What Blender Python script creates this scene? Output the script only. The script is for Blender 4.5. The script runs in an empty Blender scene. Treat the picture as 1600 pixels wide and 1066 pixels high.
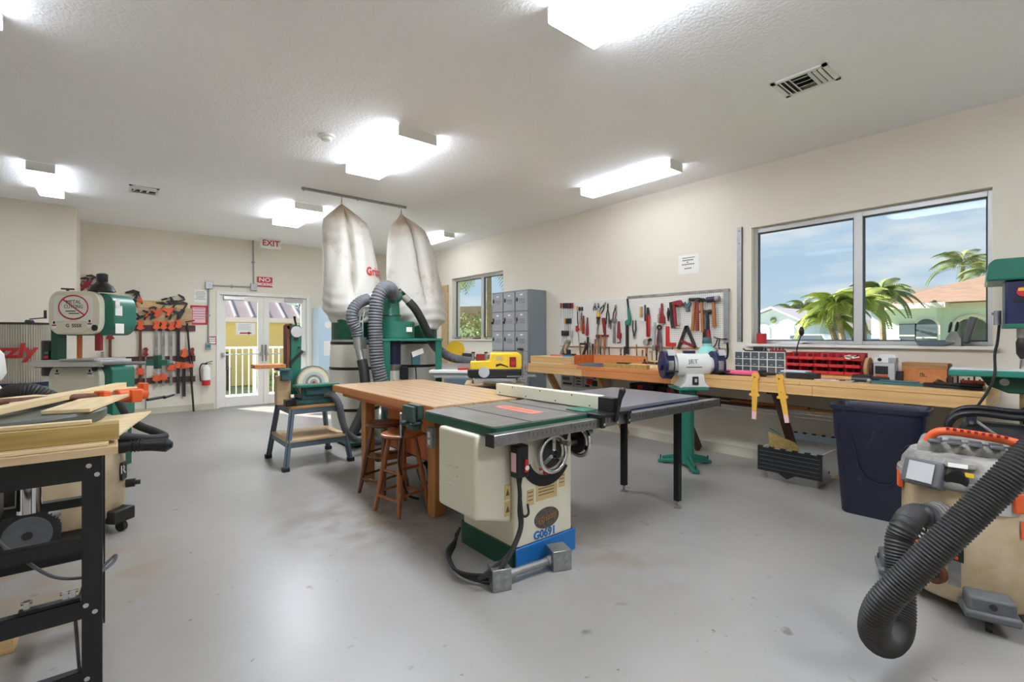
import bpy, bmesh, math, random
from mathutils import Vector, Matrix
random.seed(7)
R = math.radians
S = bpy.context.scene
COL = S.collection

# ---------------------------------------------------------------- camera, sky, sun, exposure
FPX, YAW, HY, CH = 752.0, R(39.5), 526.0, 1.34          # focal length in pixels of a 1600 px wide frame, heading, horizon row, eye height
cam_d = bpy.data.cameras.new('camera'); cam = bpy.data.objects.new('camera', cam_d); COL.objects.link(cam)
cam_d.sensor_width = 36; cam_d.lens = 36 * FPX / 1600; cam_d.shift_y = (HY - 533) / 1600
cam_d.clip_start = 0.05; cam_d.clip_end = 400
cam.location = (0, 0, CH); cam.rotation_euler = (R(90), 0, -YAW)
S.camera = cam
S.view_settings.view_transform = 'Standard'; S.view_settings.look = 'None'
S.view_settings.exposure = 0.5; S.view_settings.gamma = 1.0; S.view_settings.use_curve_mapping = False

W, B, H = 5.39, 10.38, 3.2                               # right wall, back wall, ceiling
JX, JY = -0.43, 9.30                                     # the corner of the wall that juts out at the back left
LX, FY = -2.3, -4.6                                      # left wall, wall behind the camera

def lin(c):
    if isinstance(c, str): c = [int(c[i:i+2], 16) for i in (0, 2, 4)]
    return tuple(((v/255)/12.92 if v/255 <= .04045 else ((v/255+.055)/1.055)**2.4) for v in c) + (1,)

wd = bpy.data.worlds.new('sky'); S.world = wd; wd.use_nodes = True
nt = wd.node_tree; N = nt.nodes; LK = nt.links
for n in list(N): N.remove(n)
out = N.new('ShaderNodeOutputWorld'); bg = N.new('ShaderNodeBackground'); bg.inputs[1].default_value = .68
tc = N.new('ShaderNodeTexCoord'); sep = N.new('ShaderNodeSeparateXYZ'); LK.new(tc.outputs['Generated'], sep.inputs[0])
rp = N.new('ShaderNodeValToRGB'); LK.new(sep.outputs[2], rp.inputs[0])
rp.color_ramp.elements[0].position = 0.0; rp.color_ramp.elements[0].color = lin((206, 226, 240))
rp.color_ramp.elements[1].position = 0.45; rp.color_ramp.elements[1].color = lin((128, 182, 232))
mp = N.new('ShaderNodeMapping'); mp.inputs['Scale'].default_value = (1.6, 1.6, 7.5); LK.new(tc.outputs['Generated'], mp.inputs[0])
nz = N.new('ShaderNodeTexNoise'); nz.inputs['Scale'].default_value = 2.6; nz.inputs['Detail'].default_value = 7; nz.inputs['Roughness'].default_value = .58
LK.new(mp.outputs[0], nz.inputs[0])
cr = N.new('ShaderNodeValToRGB'); cr.color_ramp.elements[0].position = .43; cr.color_ramp.elements[1].position = .70; LK.new(nz.outputs[0], cr.inputs[0])
mx = N.new('ShaderNodeMix'); mx.data_type = 'RGBA'; LK.new(cr.outputs[0], mx.inputs[0]); LK.new(rp.outputs[0], mx.inputs[6]); mx.inputs[7].default_value = lin((244, 248, 250))
LK.new(mx.outputs[2], bg.inputs[0]); LK.new(bg.outputs[0], out.inputs[0])

sun_d = bpy.data.lights.new('sun', 'SUN'); sun_d.energy = 11.0; sun_d.angle = R(.6); sun_d.color = (1, .95, .86)
sun = bpy.data.objects.new('sun', sun_d); COL.objects.link(sun)
sun.rotation_euler = Vector((.32, -.74, -.58)).to_track_quat('-Z', 'Y').to_euler()   # shines in through the back door

LAMP = 36.0                                              # radiance of the fluorescent lenses

# ---------------------------------------------------------------- helpers
def ray(x, y):
    f = Vector((math.sin(YAW), math.cos(YAW), 0)); r = Vector((math.cos(YAW), -math.sin(YAW), 0))
    return f + r*((x-800)/FPX) + Vector((0, 0, (HY-y)/FPX))
def onz(x, y, z=0):                                      # photo point -> point on a level surface of height z
    d = ray(x, y); t = (z-CH)/d.z; return Vector((t*d.x, t*d.y, z))
def onx(x, y, X):                                        # ... on a plane parallel to the right wall
    d = ray(x, y); t = X/d.x; return Vector((X, t*d.y, CH+t*d.z))
def ony(x, y, Y):                                        # ... on a plane parallel to the back wall
    d = ray(x, y); t = Y/d.y; return Vector((t*d.x, Y, CH+t*d.z))

MATS = {}
def _pb(name):
    m = bpy.data.materials.new(name); m.use_nodes = True; MATS[name] = m
    return m, m.node_tree.nodes, m.node_tree.links, m.node_tree.nodes['Principled BSDF']
def mt(name, col, rough=.5, metal=0, var=0, vs=8, bump=0, bs=120, spec=.5, c2=None, thr=(.4, .65), stretch=(1, 1, 1), coat=0, alpha=1, rvar=0):
    """paint, plastic, metal: a colour with optional noise towards c2 (or darker) and fine relief"""
    m, n, l, p = _pb(name); c = lin(col)
    p.inputs['Roughness'].default_value = rough; p.inputs['Metallic'].default_value = metal; p.inputs['Specular IOR Level'].default_value = spec
    if coat: p.inputs['Coat Weight'].default_value = coat; p.inputs['Coat Roughness'].default_value = .1
    if alpha < 1: p.inputs['Alpha'].default_value = alpha
    t = n.new('ShaderNodeTexCoord'); mpp = n.new('ShaderNodeMapping'); mpp.inputs['Scale'].default_value = stretch; l.new(t.outputs['Object'], mpp.inputs[0])
    if var or c2:
        z = n.new('ShaderNodeTexNoise'); z.inputs['Scale'].default_value = vs; z.inputs['Detail'].default_value = 6; z.inputs['Roughness'].default_value = .62; l.new(mpp.outputs[0], z.inputs[0])
        r = n.new('ShaderNodeValToRGB'); r.color_ramp.elements[0].position = thr[0]; r.color_ramp.elements[1].position = thr[1]
        r.color_ramp.elements[0].color = c; r.color_ramp.elements[1].color = lin(c2) if c2 else tuple(v*(1-var) for v in c[:3])+(1,)
        l.new(z.outputs[0], r.inputs[0]); l.new(r.outputs[0], p.inputs['Base Color'])
        if rvar:
            ma = n.new('ShaderNodeMath'); ma.operation = 'MULTIPLY_ADD'; ma.inputs[1].default_value = rvar; ma.inputs[2].default_value = rough-rvar/2
            l.new(z.outputs[0], ma.inputs[0]); l.new(ma.outputs[0], p.inputs['Roughness'])
    else:
        p.inputs['Base Color'].default_value = c
    if bump:
        z2 = n.new('ShaderNodeTexNoise'); z2.inputs['Scale'].default_value = bs; z2.inputs['Detail'].default_value = 3; l.new(mpp.outputs[0], z2.inputs[0])
        b = n.new('ShaderNodeBump'); b.inputs['Strength'].default_value = bump; b.inputs['Distance'].default_value = .01; l.new(z2.outputs[0], b.inputs['Height']); l.new(b.outputs[0], p.inputs['Normal'])
    return m
def wood(name, c1, c2, axis='x', sc=3, rough=.5, grain=14, coat=0):
    """sawn or varnished wood, grain running along one axis of the object"""
    m, n, l, p = _pb(name); p.inputs['Roughness'].default_value = rough
    if coat: p.inputs['Coat Weight'].default_value = coat; p.inputs['Coat Roughness'].default_value = .15
    t = n.new('ShaderNodeTexCoord'); mpp = n.new('ShaderNodeMapping'); l.new(t.outputs['Object'], mpp.inputs[0])
    mpp.inputs['Scale'].default_value = tuple(sc*.35 if a == axis else sc*grain for a in 'xyz')
    z = n.new('ShaderNodeTexNoise'); z.inputs['Scale'].default_value = 1; z.inputs['Detail'].default_value = 5; z.inputs['Roughness'].default_value = .6; z.inputs['Distortion'].default_value = .6; l.new(mpp.outputs[0], z.inputs[0])
    r = n.new('ShaderNodeValToRGB'); r.color_ramp.elements[0].position = .32; r.color_ramp.elements[1].position = .7; r.color_ramp.elements[0].color = lin(c1); r.color_ramp.elements[1].color = lin(c2)
    l.new(z.outputs[0], r.inputs[0]); l.new(r.outputs[0], p.inputs['Base Color'])
    b = n.new('ShaderNodeBump'); b.inputs['Strength'].default_value = .12; b.inputs['Distance'].default_value = .004; l.new(z.outputs[0], b.inputs['Height']); l.new(b.outputs[0], p.inputs['Normal'])
    return m
def glow(name, col, strength):
    m, n, l, p = _pb(name); p.inputs['Base Color'].default_value = lin(col); p.inputs['Emission Color'].default_value = lin(col); p.inputs['Emission Strength'].default_value = strength
    return m
def glass(name, tint=(250, 252, 252), refl=1.0):
    m, n, l, p = _pb(name); n.remove(p); o = n['Material Output']
    tr = n.new('ShaderNodeBsdfTransparent'); tr.inputs[0].default_value = lin(tint); gl = n.new('ShaderNodeBsdfGlossy'); gl.inputs['Roughness'].default_value = .02
    fr = n.new('ShaderNodeLayerWeight'); fr.inputs[0].default_value = .5; pw = n.new('ShaderNodeMath'); pw.operation = 'POWER'; pw.inputs[1].default_value = 5; l.new(fr.outputs['Facing'], pw.inputs[0])
    ma = n.new('ShaderNodeMath'); ma.operation = 'MULTIPLY_ADD'; ma.inputs[1].default_value = .45*refl; ma.inputs[2].default_value = .02*refl; l.new(pw.outputs[0], ma.inputs[0])
    ms = n.new('ShaderNodeMixShader'); l.new(ma.outputs[0], ms.inputs[0]); l.new(tr.outputs[0], ms.inputs[1]); l.new(gl.outputs[0], ms.inputs[2]); l.new(ms.outputs[0], o.inputs[0])
    return m

class MB:
    """collects shapes; build() links them as ONE mesh object"""
    def __init__(s): s.v = []; s.f = []
    def add(s, vs, fs, mat=None):
        o = len(s.v); s.v += [tuple(mat @ Vector(v)) if mat else tuple(v) for v in vs]; s.f += [tuple(i+o for i in f) for f in fs]; return s
    def bx(s, x0, x1, y0, y1, z0, z1, mat=None):
        return s.add([(x0,y0,z0),(x1,y0,z0),(x1,y1,z0),(x0,y1,z0),(x0,y0,z1),(x1,y0,z1),(x1,y1,z1),(x0,y1,z1)],
                     [(0,3,2,1),(4,5,6,7),(0,1,5,4),(1,2,6,5),(2,3,7,6),(3,0,4,7)], mat)
    def box(s, c, d, rx=0, ry=0, rz=0):
        m = Matrix.Translation(c) @ Matrix.Rotation(R(rz), 4, 'Z') @ Matrix.Rotation(R(ry), 4, 'Y') @ Matrix.Rotation(R(rx), 4, 'X')
        x, y, z = d[0]/2, d[1]/2, d[2]/2; return s.bx(-x, x, -y, y, -z, z, m)
    def bar(s, p, q, w, t, up=(0, 0, 1)):                # rectangular bar from p to q, w along side, t along up
        p, q, up = Vector(p), Vector(q), Vector(up); d = (q-p); L = d.length; d /= L
        sd = d.cross(up)
        if sd.length < 1e-4: sd = d.cross(Vector((1, 0, 0)))
        sd.normalize(); u = sd.cross(d)
        vs = [p+sd*a*w/2+u*b*t/2 for a, b in ((-1,-1),(1,-1),(1,1),(-1,1))]; vs += [v+d*L for v in vs]
        return s.add(vs, [(0,1,2,3),(7,6,5,4),(0,4,5,1),(1,5,6,2),(2,6,7,3),(3,7,4,0)])
    def cyl(s, p, q, r, r2=None, n=16):
        r2 = r if r2 is None else r2; return s.tube([p, q], [r, r2], n)
    def tube(s, pts, r, n=8, cap=True, closed=False):
        P = [Vector(p) for p in pts]; k = len(P); rs = r if isinstance(r, (list, tuple)) else [r]*k
        up = None; vs = []
        for i, p in enumerate(P):
            if closed: d = P[(i+1) % k]-P[i-1]
            else: d = (P[min(i+1, k-1)]-P[max(i-1, 0)])
            d = d.normalized() if d.length > 1e-9 else Vector((0, 0, 1))
            if up is None:
                up = d.orthogonal().normalized()
            else:
                up = (up-d*up.dot(d)); up = up.normalized() if up.length > 1e-6 else d.orthogonal().normalized()
            sd = d.cross(up)
            for j in range(n):
                a = 2*math.pi*j/n; vs.append(p+(up*math.cos(a)+sd*math.sin(a))*rs[i])
        fs = []
        for i in range(k if closed else k-1):
            i2 = (i+1) % k
            for j in range(n):
                j2 = (j+1) % n; fs.append((i*n+j, i*n+j2, i2*n+j2, i2*n+j))
        if cap and not closed: fs += [tuple(range(n-1, -1, -1)), tuple((k-1)*n+j for j in range(n))]
        return s.add(vs, fs)
    def lathe(s, prof, c=(0, 0, 0), n=24, mat=None, sx=1, sy=1):   # prof = [(r, z)], closed at zero radius or capped
        vs = []; fs = []; k = len(prof)
        for r, z in prof:
            for j in range(n):
                a = 2*math.pi*j/n; vs.append((c[0]+r*math.cos(a)*sx, c[1]+r*math.sin(a)*sy, c[2]+z))
        for i in range(k-1):
            for j in range(n):
                j2 = (j+1) % n; fs.append((i*n+j, i*n+j2, (i+1)*n+j2, (i+1)*n+j))
        fs += [tuple(range(n-1, -1, -1)), tuple((k-1)*n+j for j in range(n))]
        return s.add(vs, fs, mat)
    def prism(s, pts, y0, y1, mat=None):                 # outline in local x,z pushed from y0 to y1
        n = len(pts); vs = [(x, y0, z) for x, z in pts]+[(x, y1, z) for x, z in pts]
        fs = [tuple(range(n)), tuple(range(2*n-1, n-1, -1))]+[(i, i+n, (i+1) % n+n, (i+1) % n) for i in range(n)]
        return s.add(vs, fs, mat)
    def plate(s, pts, z0, z1, mat=None):                 # outline in x,y pushed from z0 to z1
        n = len(pts); vs = [(x, y, z0) for x, y in pts]+[(x, y, z1) for x, y in pts]
        fs = [tuple(range(n-1, -1, -1)), tuple(range(n, 2*n))]+[(i, (i+1) % n, (i+1) % n+n, i+n) for i in range(n)]
        return s.add(vs, fs, mat)
    def ball(s, c, r, sc=(1, 1, 1), n=14):
        pr = [(r*math.sin(math.pi*i/8), -r*math.cos(math.pi*i/8)) for i in range(9)]
        pr[0] = (r*.02, -r); pr[-1] = (r*.02, r)
        return s.lathe(pr, n=n, mat=Matrix.Translation(c) @ Matrix.Diagonal((*sc, 1)))
    def ring(s, c, rad, r, axis='z', n=28, m=8, a0=0, a1=360):
        ks = n if a1-a0 >= 360 else n+1; pts = []
        for i in range(ks):
            a = R(a0+(a1-a0)*i/n); u, v = rad*math.cos(a), rad*math.sin(a)
            pts.append(Vector(c)+Vector({'z': (u, v, 0), 'y': (u, 0, v), 'x': (0, u, v)}[axis]))
        return s.tube(pts, r, m, closed=(a1-a0 >= 360))
    def build(s, name, mat, parent=None, bev=0, sharp=38, seg=2):
        me = bpy.data.meshes.new(name); me.from_pydata([tuple(v) for v in s.v], [], s.f)
        bm = bmesh.new(); bm.from_mesh(me); bmesh.ops.recalc_face_normals(bm, faces=bm.faces); bm.to_mesh(me); bm.free()
        for p in me.polygons: p.use_smooth = True
        me.set_sharp_from_angle(angle=R(sharp))
        me.materials.append(MATS[mat] if isinstance(mat, str) else mat)
        o = bpy.data.objects.new(name, me); COL.objects.link(o)
        if parent: o.parent = parent
        if bev:
            b = o.modifiers.new('bevel', 'BEVEL'); b.width = bev; b.segments = seg; b.limit_method = 'ANGLE'; b.angle_limit = R(40)
        return o

def tag(o, label, cat, group=None):
    o['label'] = label; o['category'] = cat
    if group: o['group'] = group
    return o
def thing(name, label, cat, loc=(0, 0, 0), rz=0, group=None):
    o = bpy.data.objects.new(name, None); COL.objects.link(o); o.empty_display_size = .1
    o.location = loc; o.rotation_euler = (0, 0, R(rz)); return tag(o, label, cat, group)
def struct(o): o['kind'] = 'structure'; return o
def dup(root, loc, rz=None, label=None, group=None, ry=None):
    def cp(o, par):
        c = o.copy(); COL.objects.link(c); c.parent = par
        for ch in o.children: cp(ch, c)
        return c
    r = cp(root, None); r.location = loc
    if rz is not None: r.rotation_euler[2] = R(rz)
    if ry is not None: r.rotation_euler[1] = R(ry)
    if label: r['label'] = label
    if group: r['group'] = group
    return r
def text(name, body, size, mat, parent, loc, rot=(90, 0, 0), ext=.0008, align='CENTER', sx=1, bold=0, shear=0):
    cu = bpy.data.curves.new('lettering', 'FONT'); cu.body = body; cu.size = size; cu.extrude = ext; cu.align_x = align; cu.align_y = 'CENTER'; cu.offset = bold; cu.shear = shear; cu.resolution_u = 3
    t = bpy.data.objects.new('lettering', cu); COL.objects.link(t)
    me = bpy.data.meshes.new_from_object(t); bpy.data.objects.remove(t)
    for v in me.vertices: v.co.x *= sx
    me.materials.clear(); me.materials.append(MATS[mat])
    o = bpy.data.objects.new(name, me); COL.objects.link(o)
    o.parent = parent; o.location = loc; o.rotation_euler = tuple(R(a) for a in rot); return o
def smooth(pts, k=6):                                    # Catmull-Rom through points
    P = [Vector(p) for p in pts]; P = [P[0]*2-P[1]]+P+[P[-1]*2-P[-2]]; o = []
    for i in range(1, len(P)-2):
        for j in range(k):
            t = j/k; a, b, c, d = P[i-1:i+3]
            o.append(.5*((2*b)+(c-a)*t+(2*a-5*b+4*c-d)*t*t+(3*b-a-3*c+d)*t**3))
    o.append(P[-2]); return o
def ribbed(mb, pts, r, pitch=.012, amp=.09, n=14, k=24):
    """corrugated hose"""
    P = smooth(pts, k); L = [0]
    for a, b in zip(P, P[1:]): L.append(L[-1]+(b-a).length)
    m = max(8, int(L[-1]/pitch)*2); Q = []; rs = []; i = 0
    for q in range(m+1):
        d = L[-1]*q/m
        while i < len(L)-2 and L[i+1] < d: i += 1
        t = (d-L[i])/max(1e-9, L[i+1]-L[i]); Q.append(P[i].lerp(P[i+1], t)); rs.append(r*(1+amp*(.5 if q % 2 else -.5)))
    return mb.tube(Q, rs, n)

# ---------------------------------------------------------------- materials
mt('wall_paint', (232, 224, 208), .75, var=.05, vs=.6, bump=.12, bs=90)
mt('ceiling_paint', (250, 250, 250), .9, var=.03, vs=.5, bump=.5, bs=48)
mt('trim_paint', (205, 198, 178), .6, var=.12, vs=5)
mt('floor_paint', (158, 156, 152), .34, spec=.6, c2=(143, 139, 133), vs=.55, thr=(.3, .8), bump=.03, bs=9, rvar=.14)
def floor_wear(m):
    n, l = m.node_tree.nodes, m.node_tree.links; p = n['Principled BSDF']; src = p.inputs['Base Color'].links[0].from_socket; t = n.new('ShaderNodeTexCoord')
    def layer(scale, lo, hi, col, amt, centre=None, rad=1):
        nonlocal src
        z = n.new('ShaderNodeTexNoise'); z.inputs['Scale'].default_value = scale; z.inputs['Detail'].default_value = 4; l.new(t.outputs['Object'], z.inputs[0])
        r = n.new('ShaderNodeMapRange'); r.inputs[1].default_value = lo; r.inputs[2].default_value = hi; r.inputs[4].default_value = amt; l.new(z.outputs[0], r.inputs[0]); f = r.outputs[0]
        if centre:
            d = n.new('ShaderNodeVectorMath'); d.operation = 'DISTANCE'; d.inputs[1].default_value = centre; l.new(t.outputs['Object'], d.inputs[0]); q = n.new('ShaderNodeMapRange'); q.inputs[1].default_value = rad; q.inputs[2].default_value = rad*.3; l.new(d.outputs['Value'], q.inputs[0])
            k = n.new('ShaderNodeMath'); k.operation = 'MULTIPLY'; l.new(f, k.inputs[0]); l.new(q.outputs[0], k.inputs[1]); f = k.outputs[0]
        x = n.new('ShaderNodeMix'); x.data_type = 'RGBA'; l.new(f, x.inputs[0]); l.new(src, x.inputs[6]); x.inputs[7].default_value = lin(col); src = x.outputs[2]
    layer(7, .68, .74, (98, 88, 78), .75); layer(24, .70, .76, (80, 74, 68), .8); layer(5, .4, .62, (120, 102, 80), .75, (1.55, 3.5, 0), .9); layer(4, .45, .65, (136, 118, 96), .6, (2.3, 2.0, 0), .7); layer(3, .42, .65, (150, 138, 120), .5, (5.2, 2.0, 0), 1.6); layer(4, .42, .6, (150, 130, 104), .6, (-.3, 3.6, 0), 1.0)
    l.new(src, p.inputs['Base Color'])
floor_wear(MATS['floor_paint'])
mt('white_frame', (232, 230, 222), .4); mt('alu', (190, 190, 190), .32, .85); mt('alu_frame', (206, 206, 205), .4, .35)
mt('steel', (168, 168, 166), .3, .9, var=.25, vs=20); mt('chrome', (220, 220, 222), .1, 1); mt('iron', (150, 148, 144), .34, .6, var=.25, vs=6)
mt('dark_iron', (62, 60, 58), .45, .6, var=.3, vs=14); mt('galv', (158, 160, 160), .42, .8, var=.18, vs=30)
mt('black_plastic', (28, 28, 30), .42); mt('black_rubber', (36, 36, 37), .7, var=.3, vs=25); mt('black_paint', (24, 24, 25), .38)
mt('grey_plastic', (96, 98, 100), .5, var=.2, vs=12); mt('lt_grey', (186, 187, 186), .5); mt('hose_grey', (104, 106, 110), .6, var=.25, vs=14); mt('hose_black', (48, 47, 46), .55, var=.3, vs=12)
mt('cream', (222, 216, 194), .35, var=.05, vs=3); mt('cream_fence', (222, 222, 200), .35); mt('off_white', (232, 231, 224), .5); mt('white', (243, 243, 240), .5); mt('paper', (240, 238, 230), .8)
mt('green', (38, 112, 92), .38, var=.12, vs=5); mt('green_dark', (18, 76, 56), .35, var=.1, vs=5); mt('green_teal', (44, 128, 110), .38); mt('teal_grey', (64, 108, 112), .45, var=.2, vs=9)
mt('mint', (150, 218, 206), .45); mt('blue', (30, 108, 178), .4); mt('navy', (30, 36, 78), .4, var=.2, vs=8); mt('navy_bin', (25, 27, 48), .4, c2=(58, 60, 76), vs=16, thr=(.6, .8))
mt('sky_blue', (74, 158, 220), .5); mt('pale_blue', (200, 222, 238), .5); mt('red', (196, 38, 36), .45); mt('red_sign', (190, 44, 42), .5); mt('bin_red', (206, 46, 50), .45); mt('dark_red', (140, 28, 36), .5)
mt('orange', (226, 96, 42), .45); mt('clamp_orange', (224, 92, 48), .5); mt('yellow', (242, 200, 44), .42); mt('pink', (236, 96, 138), .5); mt('amber', (232, 178, 72), .5)
mt('locker_grey', (162, 164, 166), .42, .15); mt('locker_side', (132, 142, 150), .42, .15); mt('slate', (96, 112, 122), .5, .1, var=.1, vs=9)
mt('bag_cloth', (216, 212, 202), .85, c2=(150, 122, 90), vs=2.6, thr=(.56, .8), bump=.25, bs=260)
def bag_stain(m):                                        # the caked brown dust round the tops of the bags
    n, l = m.node_tree.nodes, m.node_tree.links; p = n['Principled BSDF']; src = p.inputs['Base Color'].links[0].from_socket; t = n.new('ShaderNodeTexCoord'); s = n.new('ShaderNodeSeparateXYZ'); l.new(t.outputs['Object'], s.inputs[0])
    z = n.new('ShaderNodeTexNoise'); z.inputs['Scale'].default_value = 5; z.inputs['Detail'].default_value = 5; l.new(t.outputs['Object'], z.inputs[0]); k = n.new('ShaderNodeMath'); k.operation = 'MULTIPLY_ADD'; k.inputs[1].default_value = .6; l.new(z.outputs[0], k.inputs[0]); l.new(s.outputs[2], k.inputs[2])
    r = n.new('ShaderNodeMapRange'); r.inputs[1].default_value = 2.95; r.inputs[2].default_value = 3.35; r.inputs[4].default_value = .8; l.new(k.outputs[0], r.inputs[0]); x = n.new('ShaderNodeMix'); x.data_type = 'RGBA'; l.new(r.outputs[0], x.inputs[0]); l.new(src, x.inputs[6]); x.inputs[7].default_value = lin((164, 134, 96)); l.new(x.outputs[2], p.inputs['Base Color'])
bag_stain(MATS['bag_cloth']); mt('bag_plastic', (226, 222, 210), .4)
mt('laminate', (112, 112, 118), .35, var=.12, vs=4); mt('tan_label', (206, 178, 122), .5); mt('bronze', (176, 128, 70), .4, .5); mt('dark_oval', (74, 66, 62), .5, c2=(104, 94, 86), vs=60)
mt('stainless_dust', (206, 188, 158), .35, .25, c2=(176, 152, 116), vs=3); mt('dust_grey', (120, 118, 114), .55, c2=(168, 164, 156), vs=9); mt('bag_black', (40, 42, 46), .5, var=.3, vs=10)
mt('olive', (84, 88, 78), .5, var=.2, vs=5); mt('pleat', (196, 188, 174), .45, .2); mt('dull_mat', (84, 84, 88), .8); mt('frosted', (230, 232, 230), .35, alpha=.5); mt('drawer_clear', (96, 106, 112), .25, alpha=.75); mt('insert_pink', (206, 116, 100), .5); mt('vise_paint', (62, 84, 80), .45, var=.2, vs=12)
mt('pink_print', (238, 190, 196), .7); mt('ink', (40, 38, 40), .7); mt('maroon_ink', (120, 30, 60), .7); mt('rust', (120, 66, 44), .6, c2=(84, 50, 36), vs=30)
wood('maple', (212, 180, 144), (182, 144, 106), 'y', 3, .32, 10, coat=.3); wood('maple_leg', (196, 138, 80), (158, 100, 52), 'z', 3, .45, 14); wood('stool_dark', (122, 74, 44), (88, 50, 30), 'z', 4, .35, 10, coat=.3)
wood('stool_wood', (174, 104, 56), (134, 74, 38), 'z', 4, .35, 10, coat=.3); wood('fir', (226, 186, 126), (204, 156, 96), 'y', 3, .55, 12); wood('fir_x', (226, 196, 142), (206, 166, 108), 'x', 3, .55, 12)
wood('fir_pale', (232, 214, 172), (212, 186, 138), 'x', 3, .6, 12); wood('fir_orange', (214, 142, 84), (190, 116, 62), 'y', 3, .5, 10); wood('treated', (186, 158, 94), (140, 112, 60), 'x', 2.4, .6, 16)
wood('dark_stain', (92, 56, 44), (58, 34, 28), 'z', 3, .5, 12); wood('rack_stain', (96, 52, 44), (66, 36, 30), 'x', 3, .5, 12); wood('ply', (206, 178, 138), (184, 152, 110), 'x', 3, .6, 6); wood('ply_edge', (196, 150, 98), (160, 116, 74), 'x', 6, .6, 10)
wood('handle', (186, 122, 66), (150, 90, 44), 'z', 8, .4, 8); wood('handle_red', (166, 62, 38), (128, 42, 28), 'z', 8, .4, 8); wood('orange_wood', (206, 116, 58), (176, 88, 40), 'z', 4, .45, 8)
glass('pane', refl=.25); glow('lens', (238, 244, 255), LAMP); glow('lens_side', (238, 244, 255), LAMP*.3); glow('lens_narrow', (238, 244, 255), LAMP*.2); glow('exit_glow', (238, 110, 92), .6)
# ---------------------------------------------------------------- the room
struct(MB().bx(LX, W, FY, B, -.12, 0).build('floor', 'floor_paint'))
struct(MB().bx(LX-.2, W+.2, FY-.2, B+.2, H, H+.15).build('ceiling', 'ceiling_paint'))
T = .2
def wall_with_holes(name, a0, a1, holes, place):
    """a wall from a0 to a1 of full height, holes = [(a, b, z0, z1)]; place(mb, a, b, z0, z1) adds a solid piece"""
    mb = MB(); cuts = sorted(holes); a = a0
    for h0, h1, z0, z1 in cuts:
        place(mb, a, h0, 0, H)
        if z0 > 0: place(mb, h0, h1, 0, z0)
        place(mb, h0, h1, z1, H); a = h1
    place(mb, a, a1, 0, H)
    return struct(mb.build(name, 'wall_paint'))
W1 = (.523, 2.406, 1.262, 2.534); W2 = (6.79, 8.50, 1.29, 2.535); DR = (1.445, 3.11, 0, 2.185)
wall_with_holes('wall_right', FY, B+T, [W1, W2], lambda m, a, b, c, d: m.bx(W, W+T, a, b, c, d))
wall_with_holes('wall_back', JX, W, [DR], lambda m, a, b, c, d: m.bx(a, b, B, B+T, c, d))
struct(MB().bx(LX, JX, JY, B+T, 0, H).build('wall_back_left', 'wall_paint'))
struct(MB().bx(LX-T, LX, FY, B+T, 0, H).build('wall_left', 'wall_paint'))
struct(MB().bx(LX-T, W+T, FY-T, FY, 0, H).build('wall_front', 'wall_paint'))
struct(MB().bx(W-.014, W, FY, B, 0, .1).bx(W-.018, W, FY, B, .1, .108).build('baseboard_right', 'trim_paint'))
bb = MB()
for a, b in ((JX, DR[0]-.04), (DR[1]+.04, W-.014)): bb.bx(a, b, B-.014, B, 0, .1).bx(a, b, B-.018, B, .1, .108)
struct(bb.build('baseboard_back', 'trim_paint'))
struct(MB().bx(LX, JX, JY-.014, JY, 0, .1).build('baseboard_left', 'trim_paint'))

def window(name, y0, y1, z0, z1, mul):
    x = W+.10; f = .035
    w = struct(MB().bx(x-.03, x+.03, y0, y0+f, z0, z1).bx(x-.03, x+.03, y1-f, y1, z0, z1).bx(x-.03, x+.03, y0+f, y1-f, z0, z0+f).bx(x-.03, x+.03, y0+f, y1-f, z1-f-.02, z1)
               .bx(x-.035, x+.03, mul-.035, mul+.035, z0, z1).build(name, 'alu_frame', bev=.003))
    for a, b in ((y0+f, mul-.035), (mul+.035, y1-f)):
        MB().bx(x+.004, x+.010, a, b, z0+f, z1-f-.02).build('pane', 'pane', w)
        m = MB(); g = .012
        for p in ((a, a+g, z0+f, z1-f-.02), (b-g, b, z0+f, z1-f-.02), (a, b, z0+f, z0+f+g), (a, b, z1-f-.02-g, z1-f-.02)): m.bx(x-.012, x+.016, *p)
        m.build('glazing_bead', 'dull_mat', w)
    MB().bx(W-.045, W+.1, y0-.035, y1+.035, z0-.03, z0).build('window_sill', 'white_frame', w, bev=.004)
    return w
window('window_1', *W1, 1.44); window('window_2', *W2, 7.52)

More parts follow.
